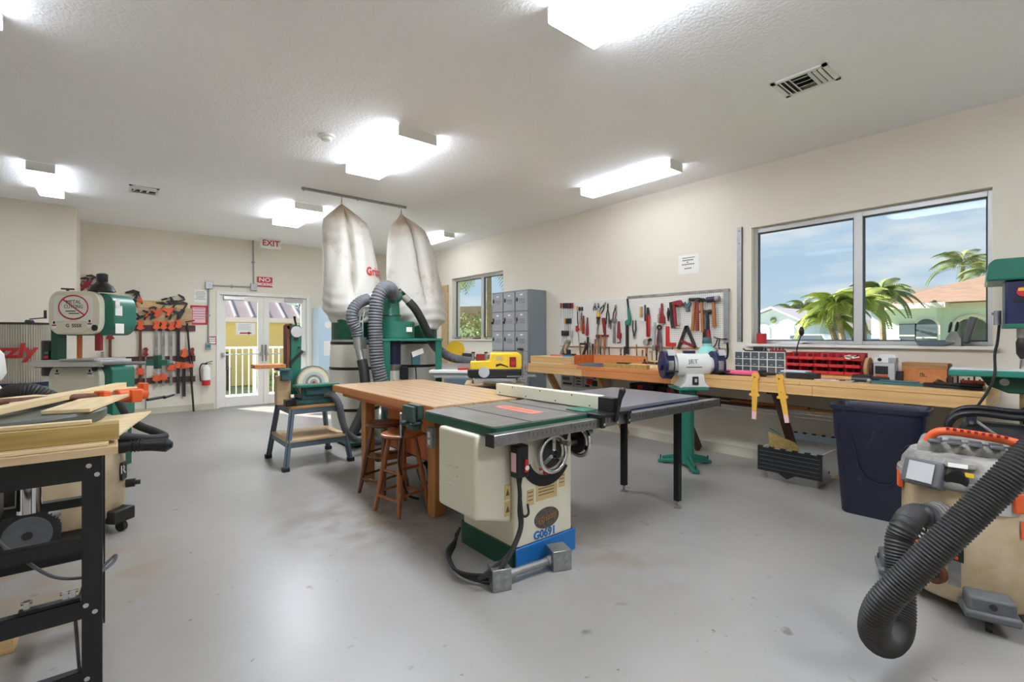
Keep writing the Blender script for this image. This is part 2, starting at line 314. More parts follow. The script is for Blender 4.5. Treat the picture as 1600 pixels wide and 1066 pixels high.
# double glass door in the back wall
x0, x1, zt = DR[0], DR[1], DR[3]
fr = struct(MB().bx(x0-.0, x0+.055, B-.02, B+.12, 0, zt).bx(x1-.055, x1, B-.02, B+.12, 0, zt).bx(x0+.055, x1-.055, B-.02, B+.12, zt-.06, zt).build('trim_1', 'white_frame', bev=.004))
struct(MB().bx(x0+.055, x1-.055, B-.02, B+.2, 0, .012).build('trim_2', 'alu'))
mid = 2.25
for k, (a, b) in enumerate(((x0+.058, mid-.002), (mid+.002, x1-.058))):
    d0, d1, g = B+.03, B+.075, .1
    d = struct(MB().bx(a, a+g, d0, d1, .015, zt-.063).bx(b-g, b, d0, d1, .015, zt-.063).bx(a+g, b-g, d0, d1, .015, .2).bx(a+g, b-g, d0, d1, zt-.063-g, zt-.063).build('door_%d' % (k+1), 'white_frame', bev=.004))
    MB().bx(a+g, b-g, d0+.018, d0+.026, .2, zt-.063-g).build('pane', 'pane', d)
    pb = MB().cyl((a+.06, d0-.05, 1.0), (b-.06, d0-.05, 1.0), .014, n=10)
    for q in (a+.05, b-.05): pb.bx(q-.02, q+.02, d0-.07, d0, .96, 1.04)
    pb.build('push_bar', 'alu', d, bev=.002)
    c0 = a+.06 if k == 0 else b-.42
    MB().bx(c0, c0+.34, d0-.06, d0-.001, zt-.15, zt-.085).bar((c0+.17, d0-.04, zt-.08), (c0+.17+(.22 if k == 0 else -.1), d0-.05, zt-.045), .02, .008).build('door_closer', 'alu', d, bev=.004)
    e = b-.03 if k == 0 else a+.03
    MB().box((e, d0-.03, 1.08), (.03, .055, .2)).cyl((e, d0-.06, .99), (e, d0-.06, .86), .012).build('door_handle', 'steel', d, bev=.004)
pn = ony(384, 514, B+.04)
sg = thing('notice_sign', 'white notice with a red arrow fixed on the left glass door pane', 'sign', (pn.x, B+.046, pn.z))
MB().bx(-.165, .165, -.001, .001, -.115, .115).build('paper_sheet', 'paper', sg)
MB().prism([(-.1, -.07), (.04, -.07), (.04, -.05), (.11, -.082), (.04, -.114), (.04, -.094), (-.1, -.094)], -.003, -.0015).build('arrow', 'dark_red', sg)
m = MB()
for i in range(5): m.bx(-.13, .1-.03*(i % 2), -.003, -.0015, .08-.026*i, .088-.026*i)
m.build('print_line', 'lt_grey', sg)

# ---------------------------------------------------------------- ceiling fixtures
def fluorescent(xa, xb, ya, yb, label):
    cx, cy = (xa+xb)/2, (ya+yb)/2; w, L = (xb-xa), (yb-ya)
    t = thing('ceiling_light', label, 'light', (cx, cy, H), group='fluorescent ceiling lights')
    MB().bx(-w/2+.012, w/2-.012, -L/2+.02, L/2-.02, -.041, 0).build('housing', 'white', t)
    MB().bx(-w/2+.002, w/2-.002, -L/2+.014, L/2-.014, -.1, -.086).build('lens', 'lens' if w > .3 else 'lens_narrow', t, bev=.006); MB().bx(-w/2+.002, w/2-.002, -L/2+.014, L/2-.014, -.0858, -.042).build('lens_side', 'lens_side' if w > .3 else 'lens_narrow', t)
    for s in (-1, 1): MB().bx(-w/2, w/2, min(s*L/2, s*(L/2-.013)), max(s*L/2, s*(L/2-.013)), -.1, -.004).build('end_cap', 'off_white', t, bev=.003)
    return t
fluorescent(1.91, 2.29, 3.87, 5.13, 'wide lit fluorescent light between the smoke detector and the room centre')
fluorescent(1.88, 2.27, .71, 1.97, 'wide fluorescent light cut off by the top edge of the photo')
fluorescent(1.90, 2.28, 6.99, 8.23, 'wide fluorescent light above and right of the exit sign')
fluorescent(4.47, 4.70, 2.82, 4.09, 'long narrow fluorescent light along the right wall above the pegboard')
fluorescent(4.47, 4.69, 7.30, 8.56, 'narrow fluorescent light half hidden behind the right filter bag')
fluorescent(-.73, -.50, 7.16, 8.40, 'narrow fluorescent light at the far left over the bandsaw')
fluorescent(-.73, -.50, 2.76, 4.02, 'fluorescent light cut off at the top left corner of the photo')

fluorescent(1.90, 2.28, -2.45, -1.19, 'wide fluorescent light on the ceiling behind the viewer')
fluorescent(4.47, 4.69, -1.68, -.42, 'narrow fluorescent light on the right behind the viewer')
fluorescent(-.73, -.50, -1.68, -.42, 'narrow fluorescent light on the left behind the viewer')

def vent(c, sx, sy, label):
    t = thing('air_vent', label, 'vent', (c[0], c[1], H), group='ceiling air vents')
    MB().bx(-sx/2+.02, sx/2-.02, -sy/2+.02, sy/2-.02, -.004, -.001).build('duct_opening', 'black_plastic', t)
    f = MB()
    for a in ((-sx/2, sx/2, -sy/2, -sy/2+.03), (-sx/2, sx/2, sy/2-.03, sy/2), (-sx/2, -sx/2+.03, -sy/2, sy/2), (sx/2-.03, sx/2, -sy/2, sy/2)): f.bx(*a, -.012, 0)
    f.build('frame', 'off_white', t)
    third = (sy-.06)/3
    for i in range(3):
        for s in (-1, 1): MB().box((0, s*(third/2+.012+i*third/3), -.012), (sx-.06, .022, .002), rx=s*35).build('louver', 'off_white', t)
    for i in range(3): MB().box((-sx/2+.06+i*(sx-.1)/3, 0, -.012), (.045, third, .002), ry=-35).build('louver', 'off_white', t)
v1 = onz(1258, 126, H); vent(v1, .30, .36, 'slatted air vent in the ceiling right of the cut-off light')
v2 = onz(225, 297, H); vent(v2, .30, .36, 'small dark air vent in the far ceiling near the left light')
sm = onz(510, 212, H)
t = thing('smoke_detector', 'round white smoke detector on the ceiling', 'smoke detector', (sm.x, sm.y, H))
MB().lathe([(.055, -.02), (.075, -.016), (.075, 0)], n=24).build('base', 'off_white', t)
MB().lathe([(.001, -.05), (.03, -.05), (.045, -.042), (.05, -.02)], n=24).build('sensor_cap', 'off_white', t)

# ---------------------------------------------------------------- fittings on the back wall
def conduit(name, label, runs, boxes):
    t = thing(name, label, 'conduit', (0, B, 0))
    for r in runs: MB().tube([(x, -.02, z) for x, z in r], .014, 10).build('pipe', 'galv', t)
    for x, z, w, h in boxes: MB().bx(x-w/2, x+w/2, -.06, -.001, z-h/2, z+h/2).build('junction_box', 'galv', t, bev=.004)
    for r in runs:
        for (xa, za), (xb, zb) in zip(r, r[1:]):
            mx_, mz_ = (xa+xb)/2, (za+zb)/2; MB().box((mx_, -.012, mz_), (.06, .022, .025) if abs(xa-xb) < .05 else (.025, .022, .06)).build('pipe_strap', 'galv', t)
p = lambda x, y: ony(x, y, B)
A_, B_, C_, D_ = p(395, 373), p(396, 449), p(326, 446), p(325, 541)
conduit('wall_conduit', 'grey conduit with boxes running over and beside the glass doors', [[(A_.x, H), (B_.x, B_.z+.06)], [(B_.x-.05, B_.z), (C_.x+.05, C_.z)], [(C_.x, C_.z-.05), (D_.x, D_.z+.06)]],
        [(B_.x, B_.z, .11, .13), (C_.x, C_.z, .11, .13), (D_.x, D_.z, .08, .12)])
MB().bx(D_.x-.03, D_.x+.03, B-.064, B-.0601, D_.z-.03, D_.z+.03).build('alarm_button', 'green_teal').parent = None
o = bpy.data.objects['alarm_button']; tag(o, 'green push button on the low conduit box by the doors', 'button')
E_ = ony(423, 381, 10.0)
t = thing('exit_sign', 'white EXIT sign with red letters hanging below the ceiling', 'sign', (E_.x, 10.0, E_.z))
MB().bx(-.18, .18, -.02, .02, -.1, .1).build('sign_box', 'off_white', t, bev=.006); MB().bx(-.06, .06, -.02, .02, .1, H-E_.z).build('mount', 'off_white', t)
text('exit_lettering', 'EXIT', .155, 'red', t, (0, -.0215, 0), bold=.003, sx=.95)
n1 = ony(413.5, 441, B)
t = thing('no_smoking_sign', 'red NO SMOKING sign on the wall below the exit sign', 'sign', (n1.x, B, n1.z))
MB().bx(-.14, .14, -.006, -.001, -.1, .1).build('sign_plate', 'red_sign', t)
text('sign_lettering', 'NO', .105, 'white', t, (0, -.0065, .042), bold=.002, sx=1.25); text('sign_lettering', 'SMOKING', .075, 'white', t, (0, -.0065, -.045), bold=.002, sx=.85)
def notice(name, label, pl, w, h, frame=None, sheet='paper', lines=6, wall='back', fw=.035):
    c = pl; t = thing(name, label, 'notice', c, 0 if wall == 'back' else -90)
    if frame:
        m = MB()
        for a in ((-w/2, w/2, h/2-fw, h/2), (-w/2, w/2, -h/2, -h/2+fw), (-w/2, -w/2+fw, -h/2+fw, h/2-fw), (w/2-fw, w/2, -h/2+fw, h/2-fw)): m.bx(a[0], a[1], -.012, -.001, a[2], a[3])
        m.build('frame', frame, t)
    MB().bx(-w/2+.004, w/2-.004, -.004, -.001, -h/2+.004, h/2-.004).build('paper_sheet', sheet, t)
    m = MB()
    for i in range(lines): 
        ww = w*(.3+.12*((i*7) % 4)/3); m.bx(-ww, ww, -.0048, -.0042, h*.33-i*h*.66/lines-.004, h*.33-i*h*.66/lines+.004)
    m.build('print_line', 'grey_plastic', t); return t
notice('framed_notice', 'pink notice in a red frame on the wall left of the doors', ony(311, 492.5, B), .27, .35, 'red_sign', 'pink_print', 5)
notice('wall_notice', 'small white notice above the red framed one', ony(313, 463, B), .2, .24, None, 'paper', 6)
notice('wall_card', 'small red-topped card beside the conduit above the extinguisher', ony(332, 532, B), .13, .15, 'red_sign', 'paper', 3, fw=.015)
pp = onx(1076, 413, W)
notice('paper_notice', 'white paper notice taped to the right wall above the pegboard', (W, pp.y, pp.z), .28, .24, None, 'paper', 1, 'right')
t = bpy.data.objects['paper_notice']
for i, (ww, dz) in enumerate(((.075, .05), (.02, .025), (.085, 0), (.05, -.05))):
    for j in range(int(ww/.012)): MB().bx(-ww+j*.024, -ww+j*.024+.015, -.0058, -.0048, dz-.007, dz+.007).build('printed_word', 'ink', t)
# fire extinguisher
e = ony(321, 602, B)
t = thing('fire_extinguisher', 'red and white fire extinguisher on the wall beside the doors', 'extinguisher', (e.x, B-.09, e.z))
MB().lathe([(.03, 0), (.062, .006), (.066, .03), (.066, .1)], n=20).build('cylinder', 'red', t)
MB().lathe([(.066, .1), (.066, .29), (.055, .335), (.03, .36), (.025, .38)], n=20).build('label_wrap', 'off_white', t)
MB().cyl((0, 0, .38), (0, 0, .41), .022, n=12).bar((0, 0, .415), (.1, 0, .44), .02, .012).bar((0, 0, .395), (.09, 0, .39), .02, .01).build('valve', 'black_plastic', t)
MB().tube(smooth([(-.02, 0, .4), (-.07, -.01, .39), (-.1, -.01, .3), (-.09, -.01, .12), (-.075, -.015, .08)]), .011, 8).build('hose', 'black_rubber', t)
MB().bx(-.03, .03, .066, .088, .1, .3).build('bracket', 'steel', t)
# ---------------------------------------------------------------- table saw in the middle
def rrect(x0, x1, y0, y1, r, n=5):
    o = []
    for cx, cy, a in ((x1-r, y0+r, -90), (x1-r, y1-r, 0), (x0+r, y1-r, 90), (x0+r, y0+r, 180)):
        for i in range(n+1): o.append((cx+r*math.cos(R(a+90*i/n)), cy+r*math.sin(R(a+90*i/n))))
    return o
ts = thing('table_saw', 'cream and green cabinet table saw with long fence rail in the room centre', 'table saw', (2.0, 2.4, 0))
ts_o = Vector((2.0, 2.4, 0)); ox, oy = 2.0, 2.4
def L(*p): return tuple(a-b for a, b in zip(p, (ox, oy, 0)))
def rel(m): m.v = [(x-ox, y-oy, z) for x, y, z in m.v]; return m
cab = rel(MB().plate(rrect(1.755, 2.228, 2.1, 2.64, .03), .13, .80)).build('cabinet', 'cream', ts)
sk = rel(MB().plate(rrect(1.742, 2.241, 2.1, 2.653, .03), 0, .135)).build('base_skirt', 'green_dark', ts)
rel(MB().bx(1.75, 2.238, 2.085, 2.1, .002, .133)).build('skirt_front', 'blue', ts, bev=.005)
mc = rel(MB().prism([(1.755, .27), (1.50, .34), (1.50, .805), (1.755, .805)], 2.13, 2.52)).build('motor_cover', 'cream', ts, bev=.02, seg=3)
for k in range(3): rel(MB().box((1.497, 2.36, .60-.055*k), (.012, .11, .008), ry=-35)).build('cooling_louver', 'cream', mc)
top = MB().plate(rrect(1.545, 2.56, 2.03, 2.775, .035), .83, .86)
rel(top).build('table_top', 'iron', ts)
ed = rel(MB().plate(rrect(1.541, 2.55, 2.022, 2.78, .037), .80, .852)).build('table_edge', 'green_dark', ts)
for x in (1.80, 2.22): rel(MB().bx(x, x+.02, 2.03, 2.775, .8595, .8606)).build('miter_slot', 'black_plastic', ts)
rel(MB().bx(1.99, 2.10, 2.22, 2.62, .8597, .8612)).build('throat_insert', 'insert_pink', ts)
rel(MB().bx(2.04, 2.046, 2.27, 2.58, .861, .8616)).build('blade_slot', 'ink', ts)
# front rail, rear rail, extension table
rl = rel(MB().bx(1.48, 3.80, 1.945, 2.01, .775, .835)).build('fence_rail', 'steel', ts, bev=.004)
rel(MB().bx(1.478, 1.484, 1.942, 2.012, .772, .838)).build('rail_end_cap', 'black_plastic', rl); rel(MB().bx(3.797, 3.803, 1.942, 2.012, .772, .838)).build('rail_end_cap', 'black_plastic', rl)
m = MB()
for i in range(60): m.bx(1.72+i*.033, 1.722+i*.033, 1.9435, 1.946, .80, .80+(.03 if i % 5 == 0 else .015))
rel(m).build('rail_scale', 'ink', rl)['kind'] = 'stuff'
rel(MB().bx(1.62, 3.58, 2.0, 2.03, .77, .82)).build('rail_angle', 'black_paint', ts)
rel(MB().bx(1.62, 3.70, 2.785, 2.82, .79, .845)).build('rear_rail', 'dark_iron', ts)
ext = rel(MB().bx(2.565, 3.62, 2.035, 2.90, .84, .862)).build('extension_table', 'laminate', ts, bev=.002)
rel(MB().bx(2.563, 3.63, 2.03, 2.905, .79, .8395)).build('extension_frame', 'navy', ext)
for x, y in ((3.40, 2.085), (3.40, 2.60)):
    lg = rel(MB().bx(x-.022, x+.022, y-.022, y+.022, .055, .80)).build('extension_leg', 'black_paint', ts)
    rel(MB().cyl((x, y, .012), (x, y, .06), .009, n=8).lathe([(.03, 0), (.03, .008), (.012, .016)], (x, y, 0), 14)).build('leveling_foot', 'steel', lg)
fe = rel(MB().bx(2.41, 2.475, 2.05, 3.13, .868, .955)).build('rip_fence', 'cream_fence', ts, bev=.003)
for i in range(7): rel(MB().cyl((2.409, 2.12+i*.16, .94 if i % 2 else .885), (2.4095, 2.12+i*.16, .94 if i % 2 else .885), .006, n=8)).build('fence_bolt', 'ink', fe)
rel(MB().bx(2.28, 2.60, 1.925, 2.04, .838, .862).bx(2.41, 2.475, 1.93, 2.05, .862, .95).bx(2.30, 2.33, 1.92, 1.943, .775, .86).bx(2.55, 2.58, 1.92, 1.943, .775, .86)).build('fence_head', 'black_paint', fe, bev=.004)
rel(MB().tube([(2.442, 1.93, .80), (2.442, 1.915, .88), (2.445, 1.90, .95), (2.45, 1.885, 1.0)], [.014, .013, .015, .022], 10).ball((2.45, 1.885, 1.0), .022)).build('fence_lever', 'black_plastic', fe)
for x in (2.315, 2.565, 2.442): rel(MB().cyl((x, 1.92, .80), (x, 1.915, .80), .009, n=10)).build('lock_screw', 'chrome', fe)
rel(MB().bx(2.27, 2.4, 2.05, 2.2, .862, .868)).build('fence_shoe', 'green', fe)
# switch, hand wheels, plates, lettering
sw = rel(MB().bx(1.715, 1.80, 2.035, 2.095, .55, .73)).build('switch_box', 'black_plastic', ts, bev=.006)
rel(MB().bx(1.712, 1.715, 2.045, 2.085, .585, .69)).build('switch_label', 'pink_print', sw); rel(MB().bx(1.765, 1.79, 2.025, 2.036, .58, .65)).build('switch_paddle', 'red', sw); rel(MB().lathe([(.014, 0), (.014, .006)], mat=Matrix.Translation((1.778, 2.026, .605)) @ Matrix.Rotation(R(90), 4, 'X'), n=14)).build('stop_button', 'off_white', sw)
def handwheel(c, axis, r, parent):
    h = MB().ring(c, r, .014, axis, 30, 10); c = Vector(c); d = {'y': Vector((0, -1, 0)), 'x': Vector((1, 0, 0))}[axis]
    for a in (90, 210, 330):
        u = Vector((math.cos(R(a)), 0, math.sin(R(a)))) if axis == 'y' else Vector((0, math.cos(R(a)), math.sin(R(a))))
        h.bar(c, c+u*r, .026, .012, d)
    w = rel(h.cyl(c-d*.03, c+d*.02, .026, n=14)).build('hand_wheel', 'chrome', parent)
    u = Vector((.55, 0, .6)) if axis == 'y' else Vector((0, -.55, .6))
    q = c+u*r; rel(MB().cyl(q, q+d*.07, .012, .016, 12)).build('crank_grip', 'steel', w)
    rel(MB().cyl(c+d*.02, c+d*.045, .024, .018, 14)).build('lock_knob', 'black_plastic', w)
    rel(MB().cyl(c-d*.035, c-d*.015, r*.8, n=24)).build('dial_plate', 'black_paint', w)
handwheel((2.005, 2.045, .645), 'y', .105, ts); handwheel((2.405, 2.215, .64), 'x', .1, ts)
rel(MB().cyl((2.22, 2.215, .64), (2.38, 2.215, .64), .024)).build('wheel_shaft', 'steel', ts)
arc = [(2.0+rr*math.cos(R(a)), .66+rr*math.sin(R(a))) for rr, sq in ((.215, range(205, 326, 10)),) for a in sq]+[(2.0+.15*math.cos(R(a)), .66+.15*math.sin(R(a))) for a in range(325, 204, -10)]
rel(MB().prism(arc, 2.094, 2.0995)).build('tilt_scale', 'black_paint', ts)
rel(MB().prism([(2.13, .70), (2.17, .70), (2.19, .77), (2.15, .77)], 2.092, 2.0995)).build('height_slot', 'black_paint', ts)
for x, z, w, h_, ln in ((2.0, .44, .17, .15, 6), (1.87, .40, .055, .09, 3), (2.13, .455, .05, .085, 3)):
    q = rel(MB().bx(x-w/2, x+w/2, 2.0975, 2.0998, z-h_/2, z+h_/2)).build('warning_plate', 'tan_label', ts)
    m = MB()
    for i in range(ln): m.bx(x-w*.4, x+w*.35, 2.0968, 2.0975, z+h_*.35-i*h_*.75/ln-.003, z+h_*.35-i*h_*.75/ln+.002)
    rel(m).build('plate_print', 'dark_oval', q)
for z in (.455, .36):
    q = rel(MB().bx(1.70, 1.743, 2.1275, 2.1298, z-.042, z+.042)).build('warning_plate', 'tan_label', ts)
    rel(MB().prism([(1.708, z-.02), (1.735, z-.02), (1.722, z+.02)], 2.1268, 2.1275)).build('warning_mark', 'dark_oval', q)
rel(MB().lathe([(.02, 0), (.1, 0), (.1, .004), (.02, .004)], n=32, mat=Matrix.Translation((2.0, 2.0998, .253)) @ Matrix.Rotation(R(90), 4, 'X'), sy=.62)).build('name_oval', 'dark_oval', ts)
text('oval_lettering', 'Grizzly', .055, 'bronze', ts, L(2.0, 2.0945, .253), rot=(90, -12, 0), shear=.3)
text('model_lettering', 'G0691', .066, 'blue', ts, L(1.985, 2.0985, .163), bold=.0028, sx=1.0)
rel(MB().cyl((1.99, 2.09, .53), (1.99, 2.0975, .53), .02, n=16).bx(1.94, 2.04, 2.094, 2.0975, .545, .56)).build('warning_mark', 'red', ts)
crd = MB().tube(smooth([(1.75, 2.07, .56), (1.755, 2.06, .46), (1.752, 2.06, .36), (1.73, 2.03, .27), (1.64, 2.02, .16), (1.53, 2.04, .10), (1.47, 2.06, .06)]), .012, 8)
crd.tube(smooth([(1.775, 2.07, .56), (1.76, 2.07, .48), (1.757, 2.055, .4), (1.742, 2.03, .28), (1.65, 2.0, .18), (1.56, 2.0, .1), (1.53, 2.02, .05)]), .01, 8)
crd.tube(smooth([(1.757, 2.06, .36), (1.78, 2.05, .325), (1.82, 2.06, .33), (1.84, 2.09, .37)]), .007, 8)
rel(crd).build('power_cord', 'black_rubber', ts)
co = MB()
for i in range(3):
    k = .015*i; co.tube(smooth([(1.60+k, 2.02+k, .05+k), (1.54, 2.06+k, .025+k), (1.47-k, 2.22, .03+k), (1.52, 2.42+k, .03+k), (1.62, 2.52, .05+k), (1.68+k, 2.6, .08+k)]), .009, 8)
co.tube(smooth([(1.62, 2.03, .09), (1.6, 2.0, .15), (1.56, 1.995, .11), (1.545, 2.01, .06), (1.57, 2.0, .1), (1.585, 1.985, .12)]), .009, 8)
tag(co.build('coiled_cord', 'black_rubber'), 'loose black power cord coiled on the floor beside the table saw base', 'cord')
fl = thing('floor_outlet', 'grey steel outlet boxes joined by conduit on the floor before the saw', 'outlet', (1.77, 1.99, 0))
for x, y, s in ((1.585, 2.03, .105), (1.99, 1.99, .115)):
    q = MB().bx(-s/2, s/2, -s/2, s/2, 0, .115, Matrix.Translation((x-1.77, y-1.99, .001)) @ Matrix.Rotation(R(-20), 4, 'Z')).build('junction_box', 'galv', fl, bev=.004)
    for dx in (-.025, .025):
        for dz in (.035, .08): MB().lathe([(.014, 0), (.014, .003)], n=12, mat=Matrix.Translation((x-1.77, y-1.99, 0)) @ Matrix.Rotation(R(-20), 4, 'Z') @ Matrix.Translation((dx, -s/2, dz)) @ Matrix.Rotation(R(90), 4, 'X')).build('knockout', 'steel', q)
MB().cyl((-.14, .03, .055), (.17, .003, .055), .021, n=14).build('conduit_pipe', 'galv', fl)
MB().cyl((-.135, .03, .055), (-.105, .028, .055), .028, n=14).build('conduit_coupling', 'galv', fl); MB().cyl((.13, .006, .055), (.165, .003, .055), .028, n=14).build('conduit_coupling', 'galv', fl)

# ---------------------------------------------------------------- maple workbench behind the saw
wb = thing('workbench', 'wooden workbench with thick maple butcher block top behind the table saw', 'workbench', (2.16, 3.85, 0)); wx, wy = 2.16, 3.85
def rw(m): m.v = [(x-wx, y-wy, z) for x, y, z in m.v]; return m
n = 18
for i in range(n):
    a = 1.68+(2.66-1.68)*i/n; b = 1.68+(2.66-1.68)*(i+1)/n
    rw(MB().bx(a+.0006, b-.0006, 2.87+.004*(i % 3), 4.84, .795, .86-.0008*(i % 2))).build('top_plank', 'maple' if i else 'maple', wb)
rw(MB().bx(1.671, 1.6795, 2.868, 4.842, .796, .857)).build('edge_band', 'fir_orange', wb); rw(MB().bx(1.74, 2.60, 2.95, 4.75, .75, .794)).build('top_batten', 'orange_wood', wb)
for x, y in ((1.82, 4.32), (1.86, 3.15), (2.50, 4.32), (2.50, 3.15)): rw(MB().bx(x-.045, x+.045, y-.05, y+.05, 0, .75)).build('leg', 'maple_leg', wb, bev=.003)
for y in (3.15, 4.32): rw(MB().bx(1.9, 2.46, y-.03, y+.03, .16, .24)).build('leg_rail', 'maple_leg', wb)
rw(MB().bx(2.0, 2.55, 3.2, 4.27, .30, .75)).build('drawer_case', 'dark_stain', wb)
rw(MB().bx(1.985, 2.0, 3.22, 4.25, .54, .72)).build('drawer_front', 'orange_wood', wb); rw(MB().bx(1.985, 2.0, 3.22, 4.25, .32, .52)).build('drawer_front', 'orange_wood', wb)
vi = rw(MB().bx(1.625, 1.672, 3.0, 3.16, .76, .858).bx(1.585, 1.61, 3.0, 3.16, .74, .852).cyl((1.53, 3.08, .74), (1.67, 3.08, .74), .016).cyl((1.57, 3.02, .73), (1.67, 3.02, .73), .01).cyl((1.57, 3.14, .73), (1.67, 3.14, .73), .01).bx(1.6, 1.67, 3.03, 3.13, .68, .76)).build('vise', 'vise_paint', wb, bev=.006)
rw(MB().cyl((1.535, 3.08, .64), (1.535, 3.08, .80), .007, n=8).ball((1.535, 3.08, .64), .011).ball((1.535, 3.08, .80), .011)).build('vise_handle', 'steel', vi)
ob = rw(MB().bx(1.70, 1.735, 2.94, 3.02, .56, .70)).build('outlet_box', 'galv', wb, bev=.003)
rw(MB().bx(1.698, 1.70, 2.965, 2.995, .63, .67).bx(1.698, 1.70, 2.965, 2.995, .58, .615)).build('receptacle', 'off_white', ob)
tag(MB().tube(smooth([(1.62, 3.2, .69), (1.6, 3.23, .5), (1.61, 3.25, .38), (1.75, 3.4, .12), (1.9, 3.5, .02)]), .009, 8).build('trailing_lead', 'black_rubber'), 'black cord hanging down between the vise and the near stool', 'cord')
# blower and junk stored below the bench
ub = thing('bench_fan', 'dark motor stored on the floor under the workbench behind the stools', 'motor', (2.2, 3.75, .0))
MB().cyl((-.12, 0, .14), (.12, 0, .14), .1, n=20).bx(-.1, .1, -.08, .08, 0, .06).build('body', 'teal_grey', ub, bev=.004); MB().ring((-.13, 0, .14), .09, .01, 'x').build('guard_ring', 'steel', ub)

def stool(name, label, x, y, rz, mat, zs=.60):
    t = thing(name, label, 'stool', (x, y, 0), rz, 'wooden bar stools')
    MB().lathe([(.02, zs-.032), (.14, zs-.032), (.158, zs-.02), (.16, zs-.006), (.15, zs), (.08, zs-.004), (.02, zs-.006)], n=32).build('seat', mat, t)
    ft = []
    for a in (45, 135, 225, 315):
        p0 = Vector((.095*math.cos(R(a)), .095*math.sin(R(a)), zs-.03)); p1 = Vector((.205*math.cos(R(a)), .205*math.sin(R(a)), 0)); ft.append((p0, p1))
        MB().tube([p0, p0.lerp(p1, .5), p1], [.017, .022, .015], 12).build('leg', mat, t)
    for i in range(4):
        for f in (.40+.05*(i % 2), .74+.05*(i % 2)):
            a = ft[i][0].lerp(ft[i][1], f); b = ft[(i+1) % 4][0].lerp(ft[(i+1) % 4][1], f); MB().cyl(a, b, .011, n=8).build('rung', mat, t)
    return t
stool('bar_stool', 'near round-topped wooden stool beside the vise under the workbench', 1.715, 3.42, 12, 'stool_wood')
stool('bar_stool', 'darker wooden stool tucked further under the workbench near the far leg', 1.80, 3.93, 20, 'stool_dark')
# ---------------------------------------------------------------- belt and disc sander on its stand
sd = thing('sander_stand', 'slate grey splayed steel stand with two plywood shelves under the sander', 'stand', (1.63, 5.46, 0))
for sx in (-1, 1):
    for sy in (-1, 1):
        q = MB().bar((sx*.325, sy*.35, .012), (sx*.245, sy*.27, .6), .055, .012, (0, sy, 0)).bar((sx*.325, sy*.35, .012), (sx*.245, sy*.27, .6), .012, .055, (0, sy, 0)).build('leg', 'slate', sd)
        MB().box((sx*.327, sy*.352, .02), (.065, .065, .04)).build('rubber_foot', 'black_rubber', q, bev=.004)
for z, k in ((.6, .25), (.27, .295)):
    for s in (-1, 1):
        MB().bx(-k, k, s*(k+.02)-.004, s*(k+.02)+.004, z-.055, z).build('apron', 'slate', sd); MB().bx(s*k-.004, s*k+.004, -k-.02, k+.02, z-.055, z).build('apron', 'slate', sd)
    MB().bx(-k-.01, k+.01, -k-.03, k+.03, z+.0005, z+.025).build('shelf', 'ply_edge' if z > .5 else 'ply', sd, bev=.002)
sn = thing('disc_sander', 'green belt and disc sander with round abrasive disc facing the room', 'sander', (1.63, 5.46, .625))
MB().bx(-.22, .22, -.2, .14, 0, .05).bx(-.13, .22, -.2, .1, .05, .19).build('base', 'teal_grey', sn, bev=.012)
MB().cyl((.0, -.165, .225), (.0, -.15, .225), .168, n=40).build('disc', 'ply', sn)
for r_, m_ in ((.155, 'cream'), (.115, 'lt_grey'), (.085, 'dust_grey'), (.06, 'cream'), (.04, 'locker_grey'), (.016, 'red')): MB().cyl((0, -.167-.0006*(.16-r_)*30, .225), (0, -.164, .225), r_, n=36).build('abrasive_ring', m_, sn)
MB().cyl((.0, -.145, .225), (0, -.09, .225), .178, n=40).build('disc_guard', 'teal_grey', sn)
MB().cyl((0, -.09, .225), (0, .16, .225), .075, n=20).build('motor', 'teal_grey', sn)
MB().box((.0, -.245, .205), (.44, .15, .028)).build('disc_table', 'green', sn, bev=.004); MB().bx(-.1, .16, -.25, -.18, .1, .19).build('table_trunnion', 'teal_grey', sn, bev=.01)
MB().prism([(-.2, .1), (-.1, .1), (-.085, .8), (-.11, .845), (-.19, .845), (-.2, .8)], -.05, .11).build('belt_housing', 'green', sn, bev=.01)
MB().bx(-.235, -.205, -.04, .1, .08, .83).cyl((-.2, -.04, .82), (-.2, .1, .82), .034, n=18).build('sanding_belt', 'rust', sn)
MB().cyl((-.145, -.075, .765), (-.145, -.05, .765), .058, n=24).build('tracking_cover', 'lt_grey', sn)
MB().tube([(-.15, -.07, .83), (-.165, -.075, .89), (-.17, -.08, .93)], [.009, .011, .014], 8).build('tension_lever', 'black_plastic', sn)
MB().cyl((-.145, -.06, .69), (-.145, -.045, .69), .02).cyl((-.12, -.075, .60), (-.12, -.05, .60), .012).bar((-.2, -.06, .44), (-.08, -.06, .56), .03, .012, (0, 1, 0)).build('adjuster', 'dark_iron', sn)
MB().bx(-.34, -.22, -.16, .06, .36, .385).bx(-.3, -.2, -.1, .0, .26, .36).build('belt_table', 'teal_grey', sn, bev=.008)
MB().bx(-.56, -.27, -.14, .04, .39, .43).build('wood_work_table', 'fir_orange', sn, bev=.003)
MB().bx(-.33, -.2, -.05, .07, .0005, .3).build('wood_prop', 'ply', sn)
MB().bx(-.30, -.19, -.24, -.16, .002, .07).build('switch_box', 'black_plastic', sn, bev=.004)
ribbed(MB(), [(.10, -.21, .10), (.16, -.25, .09), (.22, -.28, .0), (.25, -.3, -.17), (.31, -.3, -.33), (.44, -.25, -.43), (.60, -.1, -.45), (.85, .1, -.56)], .036, .02).build('dust_hose', 'hose_grey', sn)

